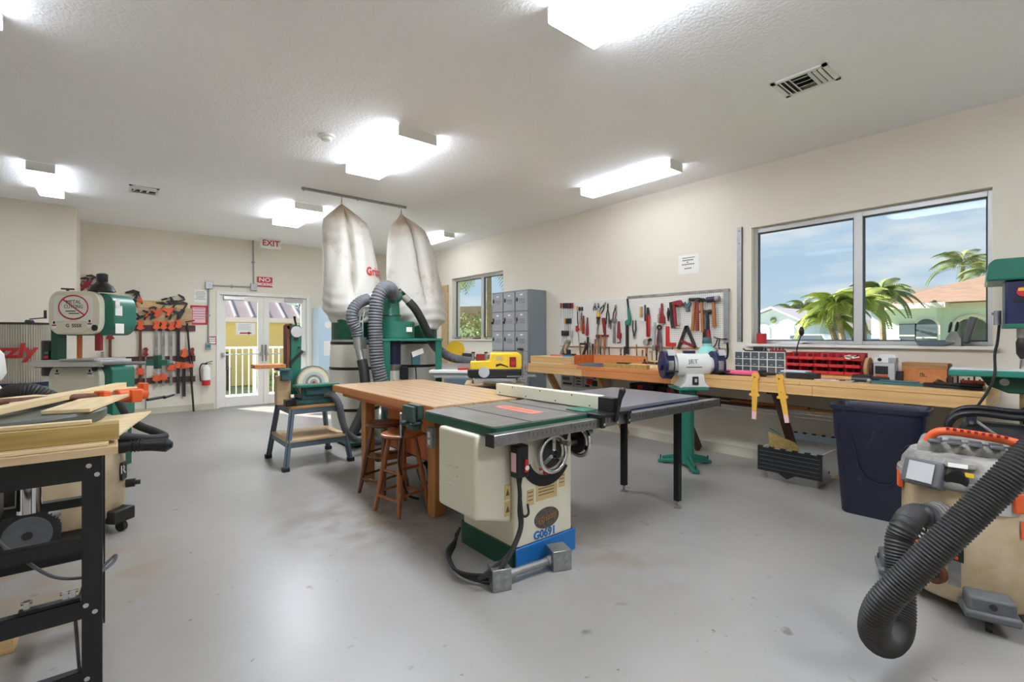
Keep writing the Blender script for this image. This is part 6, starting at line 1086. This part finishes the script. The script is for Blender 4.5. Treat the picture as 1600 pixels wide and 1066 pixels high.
for i, (y, x, h_, lb) in enumerate(((2.9, -.62, .2, 'plain wooden block standing on the floor behind the black stand'),)):
    t = thing('wood_block', lb, 'block', (x+.2, y+.08, 0)); MB().bx(-.11, .09, -.06, .06, 0, h_*.5).build('block', 'fir_x', t, bev=.004); MB().bx(-.1, .08, -.02, .02, h_*.5, h_*.5+.02).build('cleat', 'dark_stain', t)
# under-stand machine: chrome motor hanging below the top
t = thing('router_lift', 'black and chrome motor hanging under the stand top', 'motor', (-.36, 2.86, 0)); MB().cyl((.08, 0, .60), (.08, 0, .80), .04, n=20).build('chrome_sleeve', 'chrome', t); MB().bx(-.12, .0, -.05, .05, .6, .8).build('motor', 'black_plastic', t, bev=.006); MB().bx(-.16, .16, -.1, .1, .80, .9005).build('mounting_plate', 'black_paint', t)
# ---------------------------------------------------------------- second vacuum behind the stand
v2 = thing('shop_vacuum', 'dusty beige vacuum with large ribbed rear wheel behind the black stand', 'vacuum', (-.22, 4.45, 0), 2)
MB().lathe([(.15, .08), (.25, .09), (.275, .12), (.28, .2), (.275, .64), (.26, .66)], n=48).build('tank', 'stainless_dust', v2); MB().lathe([(.2, .65), (.29, .655), (.29, .69), (.2, .78), (.05, .80)], n=40).build('motor_head', 'dust_grey', v2)
q = MB().cyl((-.19, -.33, .15), (-.15, -.33, .15), .001).tube([(-.20, -.36, .142), (-.20, -.30, .142)], .142, 40).build('rear_wheel', 'black_rubber', v2)
MB().cyl((-.20, -.364, .142), (-.20, -.358, .142), .112, n=36).build('wheel_disc', 'grey_plastic', q); MB().cyl((-.20, -.372, .142), (-.20, -.364, .142), .024, n=18).build('wheel_hub', 'ink', q)
for i in range(40): a = 2*math.pi*i/40; MB().box((-.20+.145*math.cos(a), -.33, .142+.145*math.sin(a)), (.01, .062, .008), ry=-math.degrees(a)).build('tread_lug', 'black_rubber', q)
MB().cyl((-.08, -.29, .24), (-.12, -.32, .22), .04, n=16).build('axle_boss', 'dust_grey', v2)
q = MB().box((.225, -.17, .115), (.15, .13, .09), rz=40).build('caster_block', 'dark_iron', v2, bev=.01); MB().tube([(.235, -.19, .034), (.26, -.17, .034)], .034, 16).build('caster', 'black_rubber', q); MB().cyl((.21, -.17, .1), (.24, -.16, .1), .001).cyl((.275, -.03, .285), (.33, -.04, .285), .03, n=14).cyl((.33, -.04, .285), (.36, -.045, .285), .016, n=12).build('drain_cap', 'black_plastic', v2)
MB().box((.262, -.12, .40), (.012, .07, .12), rz=-22).build('logo_plate', 'black_plastic', v2); text('logo_lettering', 'R', .085, 'off_white', v2, (.258, -.145, .41), rot=(90, 0, 52))
MB().tube([(.20, -.12, .575), (.27, -.14, .575), (.30, -.15, .572), (.42, -.18, .565), (.5, -.2, .557), (.535, -.21, .555)], [.05, .05, .036, .042, .05, .02], 18).build('hose_nozzle', 'black_plastic', v2)
for d in (.30, .32, .34, .36): MB().tube([(d, -.15-.25*(d-.3), .572), (d+.008, -.152-.25*(d-.3), .572)], .046, 16).build('nozzle_ring', 'dark_iron', v2)
MB().tube(smooth([(.22, .5, .95), (.27, .35, .80), (.34, .2, .68), (.46, .02, .62), (.5, -.04, .59), (.40, -.1, .60), (.24, -.16, .645), (.12, -.16, .66)]), .03, 14).build('hose', 'black_rubber', v2)
# ---------------------------------------------------------------- bandsaw
bs = thing('bandsaw', 'cream and green bandsaw with no metal cutting sign at the left', 'bandsaw', (-.30, 6.34, 0), -35); bs.scale = (.76, .74, 1)
def rc(x0, x1, z0, z1, r, n=6): return [(x, y) for x, y in rrect(x0, x1, z0, z1, r, n)]
up = MB().prism(rc(-.31, .31, 1.36, 1.785, .13), -.02, .07).build('upper_door', 'cream', bs, bev=.012); MB().prism(rc(-.24, .22, 1.49, 1.74, .04), -.024, -.0201).build('sign_panel', 'off_white', up)
MB().prism([(-.26, 1.48), (-.26, 1.41), (-.18, 1.405), (-.1, 1.38), (0, 1.372), (.1, 1.38), (.18, 1.405), (.24, 1.41), (.24, 1.48)], -.026, -.0201).build('door_rib', 'cream', up, bev=.004)
MB().prism(rc(-.28, .42, 1.35, 1.77, .14), .072, .50).build('upper_frame', 'green', bs, bev=.01); MB().prism(rc(-.31, .31, .55, 1.065, .13), -.02, .07).build('lower_door', 'cream', bs, bev=.012); MB().prism(rc(-.29, .40, .50, 1.05, .06), .072, .50).build('lower_frame', 'green', bs, bev=.01)
MB().bx(-.31, -.23, .02, .16, 1.0, 1.45).build('spine', 'green_dark', bs); MB().bx(-.30, .36, .04, .50, 0, .53).build('base_cabinet', 'green_dark', bs, bev=.01)
for x, z in ((.255, 1.425), (.255, 1.03)): MB().cyl((x, -.045, z), (x, -.02, z), .03, n=18).build('door_knob', 'black_plastic', bs)
MB().bx(-.06, -.02, .1, .14, 1.11, 1.36).build('guide_post', 'orange_wood', bs); MB().bx(.19, .25, .06, .12, 1.2, 1.42).build('blade_guard', 'dark_red', bs)
tbm = MB().bx(-.36, .42, -.16, .40, 1.075, 1.11).build('table', 'lt_grey', bs, bev=.004); MB().bx(-.40, .46, -.2, -.165, 1.05, 1.095).build('front_rail', 'alu', bs, bev=.004); MB().bx(-.05, .36, -.19, .38, 1.111, 1.125).build('fence_bar', 'alu', bs, bev=.003)
MB().bx(-.34, .36, -.18, .35, 1.045, 1.074).build('trunnion', 'dark_iron', bs)
MB().cyl((.44, -.18, 1.085), (1.30, -.16, 1.085), .018, n=12).build('rail_tube', 'alu', bs); q = MB().bx(.98, 1.24, -.2, -.14, 1.06, 1.115).build('miter_gauge', 'green', bs, bev=.004); MB().bx(1.08, 1.13, -.21, -.13, 1.03, 1.16).build('gauge_knob', 'green_dark', q)
MB().cyl((-.42, .2, .95), (-.42, .2, 1.30), .12, n=20).build('motor', 'black_plastic', bs, bev=.01); MB().bx(-.40, -.33, .02, .1, 1.12, 1.2).build('switch_box', 'black_plastic', bs); MB().bx(-.39, -.34, .012, .02, 1.17, 1.19).build('green_button', 'green', bs); MB().bx(-.39, -.34, .012, .02, 1.125, 1.15).build('red_button', 'red', bs)
# the round no metal cutting sign and stickers
m = MB(); e_ = [(.175*math.cos(R(a)), .115*math.sin(R(a))) for a in range(0, 360, 10)]; m.tube([(x-.005, -.027, z+1.625) for x, z in e_], .007, 6, closed=True); m.bar((-.13, -.027, 1.70), (.125, -.027, 1.55), .012, .005, (0, 1, 0)); m.build('no_ring', 'red_sign', up)
text('sign_lettering', 'METAL', .052, 'ink', up, (-.005, -.0255, 1.675), sx=1.15); text('sign_lettering', 'CUTTING', .048, 'ink', up, (-.005, -.0255, 1.63), sx=1.1); MB().bx(-.1, .02, -.026, -.0245, 1.583, 1.592).bx(-.06, .06, -.026, -.0245, 1.56, 1.569).build('print_line', 'ink', up)
text('model_lettering', 'G  555X', .045, 'ink', up, (.0, -.0275, 1.445), sx=1.2, bold=.001)
for x, z, w_ in ((-.235, 1.455, .055), (.19, 1.47, .055), (-.2, .985, .06), (.19, .985, .06)): q = MB().bx(x-w_/2, x+w_/2, -.0275, -.0265 if z > 1.3 else -.0201, z-.04, z+.04).build('sticker', 'off_white', bs); MB().bx(x-w_*.45, x+w_*.45, -.0285, -.0276, z-.012, z+.0).build('sticker_stripe', 'maroon_ink', q); MB().cyl((x, -.0285, z+.02), (x, -.0276, z+.02), .014, n=12).build('sticker_mark', 'ink', q)
for z, w_, mm in ((1.67, .05, 'off_white'), (1.6, .08, 'off_white'), (1.42, .10, 'off_white')): MB().bx(.421, .4225, .09, .09+w_*1.6, z-.05, z+.05).build('side_label', mm, bs)
q = thing('bell_lamp', 'black bell shaped lamp standing on top of the bandsaw', 'lamp', (-.10, 6.30, 1.785), -35); MB().lathe([(.095, .0), (.11, .005), (.085, .06), (.045, .09), (.04, .1)], n=28).build('shade', 'dark_iron', q); MB().lathe([(.043, .1), (.046, .105), (.046, .175), (.03, .185)], n=20).build('socket', 'black_plastic', q)
q = thing('tension_wingnut', 'small black tension knob on top of the bandsaw', 'knob', (-.36, 6.42, 1.785)); MB().cyl((0, 0, 0), (0, 0, .015), .012).box((0, 0, .022), (.1, .03, .014)).build('knob', 'black_plastic', q, bev=.004)
# canister dust filter behind the bandsaw
cf = thing('canister_filter', 'ribbed silver canister filter with red lettering behind the bandsaw', 'filter', (-.86, 8.2, 0)); vs = []; n = 180
MB().add([((.30+(.012 if j % 2 else 0))*math.cos(2*math.pi*j/n), (.30+(.012 if j % 2 else 0))*math.sin(2*math.pi*j/n), z) for z in (.80, 1.48) for j in range(n)], [(j, (j+1) % n, n+(j+1) % n, n+j) for j in range(n)]).build('pleats', 'pleat', cf, sharp=20)
MB().lathe([(.1, 1.48), (.315, 1.48), (.315, 1.505), (.1, 1.505)], n=48).build('top_cap', 'dark_iron', cf); MB().lathe([(.1, .75), (.32, .75), (.32, .80), (.1, .80)], n=48).build('bottom_band', 'navy', cf); MB().lathe([(.3, .5), (.34, .5), (.34, .75), (.3, .75)], n=48).build('collector_ring', 'green_teal', cf); MB().lathe([(.2, .04), (.32, .06), (.33, .5)], n=40).build('lower_drum', 'bag_plastic', cf); MB().bx(-.35, .35, -.35, .35, 0, .04).build('base', 'green_dark', cf)
q = MB().cyl((.06, 0, 1.505), (.06, 0, 1.54), .05, .035, 16).bar((.06, 0, 1.55), (.2, -.03, 1.57), .02, .012).cyl((.2, -.03, 1.56), (.2, -.03, 1.66), .014, n=10).build('cleaning_crank', 'black_plastic', cf)
cu = bpy.data.curves.new('lettering', 'FONT'); cu.body = 'Grizzly'; cu.size = .23; cu.resolution_u = 2; cu.offset = .008; cu.shear = .15
tt = bpy.data.objects.new('lettering', cu); COL.objects.link(tt); me = bpy.data.meshes.new_from_object(tt); bpy.data.objects.remove(tt)
bm = bmesh.new(); bm.from_mesh(me); bmesh.ops.subdivide_edges(bm, edges=bm.edges, cuts=2); bmesh.ops.triangulate(bm, faces=bm.faces); bm.to_mesh(me); bm.free()
for v in me.vertices: a_ = -182+v.co.x/.32*57.3; v.co = Vector((.322*math.cos(R(a_)), .322*math.sin(R(a_)), 1.10+v.co.y))
me.materials.append(MATS['red_sign']); lo = bpy.data.objects.new('filter_lettering', me); COL.objects.link(lo); lo.parent = cf
# compound saw at the left edge
ms = thing('miter_saw', 'white guarded saw with chrome posts at the left edge of the photo', 'saw', (-.82, 5.5, 0), -20)
MB().bx(-.3, .16, -.25, .25, 0, .72).build('stand', 'green_teal', ms, bev=.01); MB().bx(-.32, .18, -.28, .28, .721, .76).build('table', 'black_plastic', ms); MB().prism([(-.25, 1.0), (-.05, .98), (.1, .98), (.135, 1.05), (.12, 1.2), (.07, 1.27), (-.1, 1.29), (-.25, 1.28)], -.1, .1).build('blade_guard', 'off_white', ms, bev=.03, seg=3); MB().box((-.08, -.101, 1.2), (.16, .006, .09)).build('guard_window', 'grey_plastic', ms)
MB().prism([(.03, .98), (.09, .98), (.17, .86), (.13, .84), (.06, .92)], -.06, .06).build('lower_guard', 'off_white', ms, bev=.012); MB().cyl((.03, -.16, .77), (.03, -.16, 1.05), .018, n=16).build('post', 'chrome', ms); MB().bx(.0, .06, -.19, -.13, .76, .79).build('post_foot', 'chrome', ms)
MB().cyl((-.1, -.17, 1.06), (.06, -.17, 1.06), .02, n=12).build('handle', 'handle_red', ms); MB().tube([(-.1, -.14, 1.2), (.0, -.16, 1.18), (.04, -.16, 1.1)], .018, 10).build('handle_arm', 'dark_iron', ms)
for z in (.80, .86): MB().cyl((-.3, -.2, z), (.18, -.2, z), .012, n=10).build('fence_rod', 'chrome', ms)
MB().bx(-.2, .05, -.1, .1, .78, .95).build('turret', 'dark_iron', ms, bev=.02)
q = thing('loose_hose', 'black ribbed hose lying on the pile before the bandsaw', 'hose', (-.38, 4.6, 0)); ribbed(MB(), [(-.22, .3, .6), (-.21, .15, .86), (-.16, 0, .965), (-.05, -.02, .97), (.08, -.03, .88), (.18, -.02, .74), (.2, .2, .60)], .05, .018, .08).build('tube', 'hose_black', q); MB().bx(-.26, .26, .2, .6, 0, .55).build('support_box', 'dark_iron', q)
# ---------------------------------------------------------------- outside the windows and the door
mt('stucco_aqua', (216, 232, 230), .85, var=.05, vs=1); mt('stucco_yellow', (226, 204, 140), .85, var=.08, vs=.8); mt('roof_brown', (140, 112, 94), .9, var=.25, vs=3, stretch=(1, 1, 4)); mt('roof_tan', (176, 152, 134), .9, var=.2, vs=3); mt('roof_grey', (150, 142, 140), .8, var=.1, vs=2); mt('metal_roof', (176, 156, 156), .5, .1, var=.1, vs=1); mt('seam', (214, 200, 200), .5)
mt('grass', (176, 178, 140), .95, c2=(140, 150, 104), vs=3); mt('road', (176, 172, 168), .9, var=.1, vs=.4); mt('concrete', (196, 190, 180), .9, var=.12, vs=2); mt('frond', (128, 156, 78), .6, c2=(176, 172, 92), vs=1.2); mt('frond_dark', (92, 118, 70), .6, c2=(140, 140, 84), vs=1.2); mt('trunk', (150, 134, 112), .9, var=.35, vs=6, stretch=(1, 1, 5)); mt('hedge', (110, 132, 70), .8, c2=(150, 156, 96), vs=4); mt('car_white', (236, 238, 240), .25, coat=.6); mt('car_dark', (74, 82, 96), .3, coat=.5); mt('screen_grey', (205, 204, 206), .7); mt('win_dark', (92, 104, 112), .15)
def ground(name, mat, x0, x1, y0, y1, z): o = MB().bx(x0, x1, y0, y1, z-.1, z).build(name, mat); o['kind'] = 'structure'; return o
ground('ground', 'grass', -60, 160, -60, 160, -.22); ground('road', 'road', 40, 60, -58, 158, -.205); ground('pavement', 'concrete', -2, 8, B+.2, B+2.0, -.02)
def arch(w, h_, n=10): return [(-w/2, 0), (w/2, 0)]+[(w/2*math.cos(R(180*i/n)), h_-w/2+w/2*math.sin(R(180*i/n))) for i in range(n+1)]
FACE = Matrix.Rotation(R(-90), 4, 'Z')                              # x right as seen from the room, y away
def house_window(t, x, z, w, h_, yy, arched=True, mat='win_dark'):
    o = arch(w, h_) if arched else [(-w/2, 0), (w/2, 0), (w/2, h_), (-w/2, h_)]
    q = MB().prism([(x+a*1.25, z-.05+b*1.06) for a, b in o], yy-.1, yy-.005).build('window_frame', 'white_frame', t); MB().prism([(x+a, z+b) for a, b in o], yy-.12, yy-.101).build('window_pane', mat, q); MB().bx(x-w/2, x+w/2, yy-.135, yy-.121, z+h_*.42, z+h_*.42+.06).build('glazing_bar', 'white_frame', q); return q
# aqua house on the right of the big window, X = 27
X0 = 27; a0, a1, a2 = onx(1383, 487, X0), onx(1463, 483, X0), onx(1552, 478, X0); k_ = lambda px: -(onx(px, 526, X0).y-a1.y)
XR = k_(1640)+11
h1 = thing('stucco_house', 'pale aqua stucco house with brown hip roof and arched porch outside the big window', 'house', (X0, a1.y, -.2), -90); e = 2.75
MB().bx(k_(1383), 0, 0, 8, 0, e).build('wing_wall', 'stucco_aqua', h1); MB().bx(0, k_(1484), 1.2, 8, 0, e).bx(k_(1540), XR, 1.2, 8, 0, e).bx(k_(1484), k_(1540), 1.2, 8, e-.45, e).build('porch_wall', 'stucco_aqua', h1)
MB().bx(k_(1484), k_(1540), 3.0, 3.2, 0, e).build('porch_back', 'screen_grey', h1)
xs0, xs1 = k_(1484), k_(1540); cxp = (xs0+xs1)/2; hw = (xs1-xs0)/2; pts = [(cxp+hw*math.cos(R(180-18*i)), e-.75+.42*math.sin(R(18*i))) for i in range(11)]; MB().tube([(x, 1.15, z) for x, z in [(xs0, 0)]+pts+[(xs1, 0)]], .09, 6).build('porch_arch', 'white_frame', h1)
MB().bx(xs0, xs1, 1.25, 1.3, .85, 1.0).build('porch_rail', 'white_frame', h1)
MB().bx(k_(1383)-.5, .35, -.5, 8.5, e, e+.22).bx(.35, XR, .7, 8.5, e, e+.22).build('fascia', 'white_frame', h1)
MB().add([(k_(1383)-.5, -.5, e+.22), (XR, -.5, e+.22), (XR, 8.5, e+.22), (k_(1383)-.5, 8.5, e+.22), (k_(1545), 4, e+1.75), (XR, 4, e+1.75)], [(0, 1, 5, 4), (1, 2, 5), (2, 3, 4, 5), (3, 0, 4), (0, 3, 2, 1)]).build('hip_roof', 'roof_brown', h1)
house_window(h1, k_(1418), 1.15, .55, .95, 0, False); house_window(h1, k_(1448.5), .85, .7, 1.45, 0); MB().bx(k_(1402)-.15, k_(1402)+.15, -.2, 0, 1.1, 1.45).build('meter_box', 'lt_grey', h1)
for x in (k_(1530), k_(1538)): MB().bx(x-.08, x+.08, 3.9, 4.1, e+1.5, e+2.2).build('roof_vent', 'white_frame', h1)
# second house behind
b0 = onx(1400, 468, 44); h2 = thing('grey_roof_house', 'house with plain grey gable roof behind the aqua house', 'house', (44, b0.y, -.2), -90); MB().bx(-1.5, 6, 0, 7, 0, 3.6).build('wall', 'stucco_aqua', h2); MB().prism([(-2.2, 3.6), (6.6, 3.6), (5.2, 5.0), (-.6, 5.0)], -.6, 7.6).build('roof', 'roof_grey', h2); MB().prism([(-2.3, 3.5), (-.6, 5.15), (-.6, 5.0), (-2.0, 3.5)], -.7, -.6).build('gable_trim', 'white_frame', h2)
# far left gable house
c0 = onx(1208, 481, 52); h3 = thing('gable_house', 'small aqua gable house with two arched windows at the left of the view', 'house', (52, c0.y, -.2), -90); kk = lambda px: -(onx(px, 526, 52).y-c0.y); zz = lambda py: onx(1220, py, 52).z+.2
MB().prism([(kk(1160), 0), (kk(1252), 0), (kk(1252), zz(500)), (0, zz(483)), (kk(1160), zz(500))], 0, 9).build('wall', 'stucco_aqua', h3); MB().prism([(kk(1155), zz(501)), (0, zz(482)), (kk(1257), zz(504)), (kk(1257), zz(501.5)), (0, zz(479)), (kk(1155), zz(498.5))], -.6, 9).build('roof', 'seam', h3)
house_window(h3, kk(1230), .4, 1.1, 2.4, 0, True, 'white'); house_window(h3, kk(1192), .4, 1.1, 2.4, 0, True, 'white'); MB().ball((kk(1209), -.1, zz(500)), .3, (1, .2, 1)).build('wall_shell', 'frond_dark', h3)
# low house between, mostly hidden by palms
d0 = onx(1290, 510, 62); h4 = thing('low_house', 'low grey roofed house half hidden by the near palm', 'house', (62, d0.y, -.2), -90); MB().bx(-6, 6, 0, 6, 0, 2.2).build('wall', 'stucco_aqua', h4); MB().prism([(-6.8, 2.2), (6.8, 2.2), (3.5, 3.6), (-3.5, 3.6)], -.6, 6.6).build('roof', 'roof_grey', h4); MB().bx(-4.5, -1.5, -.05, -.01, 0, 1.9).build('garage_door', 'dull_mat', h4)
# palms: one frond mesh, turned into a crown
def frond_mesh(name, L_=1.6, n=22, droop=.75):
    m = MB(); P_ = [Vector((L_*t, 0, .42*L_*t*(1-t)*2-droop*L_*t*t*.62)) for t in [i/n for i in range(n+1)]]
    m.tube(P_, [.022*(1-i/n*.8) for i in range(n+1)], 4)
    for i in range(3, n+1):
        for s in (-1, 1):
            p_ = P_[i]; ll = L_*.36*math.sin(math.pi*min(1, .15+.85*i/n*.95))+.05; tip = p_+Vector((ll*.45, s*ll*.75, -ll*.62)); md = p_.lerp(tip, .5)+Vector((0, 0, ll*.12)); w_ = Vector((.022, 0, 0))
            m.add([p_-w_, p_+w_, md+w_*1.4, md-w_*1.4, tip], [(0, 1, 2, 3), (3, 2, 4)])
    return m
FR = {}
def palm(label, base, h_, crown, mat='frond', nf=22, lean=(0, 0), sc=1.0):
    t = thing('palm_tree', label, 'palm', base, 0, 'palms outside'); top = Vector((lean[0], lean[1], h_)); MB().tube(smooth([(0, 0, 0), (lean[0]*.3, lean[1]*.3, h_*.5), top]), [.14*sc-.05*sc*i/12 for i in range(13)], 8).build('trunk', 'trunk', t)
    for i in range(nf):
        key = (mat, round(crown, 2))
        if key not in FR: f = frond_mesh('frond', crown).build('frond', mat, t); FR[key] = f.data
        else: f = bpy.data.objects.new('frond', FR[key]); COL.objects.link(f); f.parent = t
        f.location = top; f.rotation_euler = (0, R(-55+ (i*37 % 80)), R(i*137.5)); q_ = .8+.25*((i*53) % 10)/10; f.scale = (q_, q_, q_)
G = -.21
def pp_(px, X_): q = onx(px, 526, X_); return (X_, q.y, G)
def hz_(py, X_): return onx(1300, py, X_).z-G
palm('bushy near palm left of the window mullion', pp_(1322, 22), 2.7, 1.35, 'frond', 34, (0, .35)); palm('second trunk of the near palm pair left of the mullion', pp_(1314, 22.5), 2.2, 1.3, 'frond', 26, (.2, .5)); palm('palm just right of the window mullion', pp_(1351, 22), 2.75, 1.2, 'frond', 30, (0, .1)); palm('thin palm before the white corner of the aqua house', pp_(1381, 25), 3.3, 1.3, 'frond_dark', 24, (0, .1))
palm('tall windswept palm above the brown roof', pp_(1492, 52), 7.2, 2.4, 'frond_dark', 26, (0, -.5), 1.4); palm('small palm at the right end above the brown roof', pp_(1543, 48), 6.0, 1.9, 'frond_dark', 22, (0, 0), 1.2); palm('far bushy palm behind the gable house, left one', pp_(1236, 70), 4.9, 2.4, 'frond_dark', 26, (0, 0), 1.5); palm('far bushy palm behind the gable house, right one', pp_(1256, 70), 5.3, 2.4, 'frond_dark', 26, (0, 0), 1.5)
# cars
def car(label, px, X_, L_, mat, suv=True):
    t = thing('parked_car', label, 'car', pp_(px, X_), -90, 'parked cars outside'); hh = 1.75 if suv else 1.4
    MB().prism([(-L_/2, .35), (L_/2, .35), (L_/2, .85), (L_*.28, .98), (L_*.16, hh), (-L_*.42, hh), (-L_*.48, 1.0), (-L_/2, .9)], 0, 1.8).build('body', mat, t, bev=.06); MB().prism([(-L_*.40, 1.05), (L_*.22, 1.05), (L_*.14, hh-.1), (-L_*.39, hh-.1)], -.012, -.001).build('side_window', 'win_dark', t)
    for s in (-.32, .32): q = MB().cyl((s*L_, -.03, .34), (s*L_, .2, .34), .34, n=20).build('wheel', 'black_rubber', t); MB().cyl((s*L_, -.04, .34), (s*L_, -.03, .34), .2, n=14).build('hub_cap', 'lt_grey', q)
car('white sport utility vehicle parked behind the near palm', 1270, 46, 4.6, 'car_white'); car('white sedan roof seen low over the window sill', 1216, 34, 4.4, 'car_white', False); car('dark blue car between the mullion and the aqua house', 1362, 40, 4.2, 'car_dark', False)
# hedge and brown roofed house seen through the far window
h5 = thing('brown_house', 'brown roofed house seen through the far window', 'house', (16.5, 19.5, -.2), -60); MB().bx(-6, 8, 0, 6, 0, 2.0).build('wall', 'stucco_aqua', h5); MB().prism([(-7, 2.0), (9, 2.0), (7, 3.15), (-5, 3.15)], -.8, 6.8).build('roof', 'roof_tan', h5)
def shrub(label, c, r, h_, mat='hedge', n=420):
    t = thing('shrub', label, 'shrub', c, 0, 'shrubs outside'); rn = random.Random(int(c[0]*100)); m = MB()
    for i in range(n):
        a, b = rn.uniform(0, 6.283), rn.uniform(.05, 1); rr = r*math.sqrt(1-(b-.45)**2*1.6)*rn.uniform(.6, 1.02); p_ = Vector((rr*math.cos(a), rr*math.sin(a), h_*b)); d1 = Vector((rn.uniform(-1, 1), rn.uniform(-1, 1), rn.uniform(-.3, 1))).normalized()*.16; d2 = d1.cross(Vector((rn.uniform(-1, 1), rn.uniform(-1, 1), .4))).normalized()*.05; m.add([p_, p_+d1*.5+d2, p_+d1, p_+d1*.5-d2], [(0, 1, 2, 3)])
    o = m.build('leaf_mass', mat, t); o['kind'] = 'stuff'; MB().cyl((0, 0, 0), (0, 0, h_*.5), .05, n=6).build('stem', 'trunk', t)
for i, (px, X_, r, h_) in enumerate(((728, 12.5, .95, 2.6), (742, 12.6, .9, 2.4), (770, 12.0, .8, 1.9))): q = onx(px, 526, X_); shrub(('tall green shrub at the left of the far window', 'yellow green shrub in the middle of the far window', 'shrub near the lockers seen through the far window')[i], (q.x, q.y, G), r, h_)
q = onx(712, 526, 11); palm('palm hanging into the left of the far window', (q.x, q.y+.6, G), 4.6, 1.7, 'frond', 24); q = onx(764, 526, 11); palm('palm filling the top right of the far window', (q.x, q.y, G), 4.3, 1.7, 'frond', 26)
# yard beyond the glass doors
r1 = thing('railing', 'white metal railing outside the glass doors', 'railing', (2.4, 11.7, -.02))
for x in (-1.2, -.05, .95, 2.0): MB().bx(x-.03, x+.03, -.03, .03, 0, 1.14).build('post', 'white', r1)
for z in (1.12, .1): MB().bx(-1.2, 2.0, -.025, .025, z-.02, z+.02).build('rail', 'white', r1)
for i in range(26): MB().bx(-1.13+i*.121-.009, -1.13+i*.121+.009, -.009, .009, .12, 1.1).build('baluster', 'white', r1)
yb = thing('yellow_building', 'yellow stucco building with standing seam metal roof beyond the glass doors', 'building', (3.2, 17, -.2)); MB().bx(-7, 1.75, 0, 8, 0, 1.98).build('wall', 'stucco_yellow', yb); MB().bx(-7.4, 2.1, -.5, .0, 1.98, 2.12).build('fascia', 'seam', yb)
MB().add([(-7.4, -.5, 2.12), (2.1, -.5, 2.12), (2.1, 8.5, 2.12), (-7.4, 8.5, 2.12), (-1.6, 4, 4.6), (-5, 4, 4.6)], [(0, 1, 4, 5), (1, 2, 4), (2, 3, 5, 4), (3, 0, 5), (0, 3, 2, 1)]).build('roof', 'metal_roof', yb)
for i in range(15):
    x = -5.0+i*.46
    if x < 1.7:
        top = Vector((max(-5, min(-1.6, x)), 4, 4.6)) if x < -1.6 else None; tt_ = 1 if top else (2.1-x)/3.7; p0 = Vector((x, -.5, 2.14)); p1 = Vector((x, -.5+4.5*tt_, 2.14+2.48*tt_)); MB().bar(p0, p1, .05, .06).build('roof_seam', 'seam', yb)
for i, (x, y, r, h_) in enumerate(((4.9, 15.5, .8, 1.4), (5.6, 19, 1.6, 3.2), (3.2, 13.2, .5, .6))): shrub(('round shrub right of the yellow building', 'tall grey green tree behind the yellow building', 'low shrub behind the railing')[i], (x, y, G), r, h_, 'frond_dark')
t = thing('patio_bench', 'dark bench against the yellow wall behind the railing', 'bench', (2.25, 15.9, G)); MB().bx(-.3, .3, -.2, .2, .6, .66).bx(-.3, .3, .18, .22, .66, 1.1).build('seat', 'dull_mat', t)
for x in (-.27, .27): MB().bx(x-.03, x+.03, -.18, .2, 0, .6).build('leg', 'dull_mat', t)
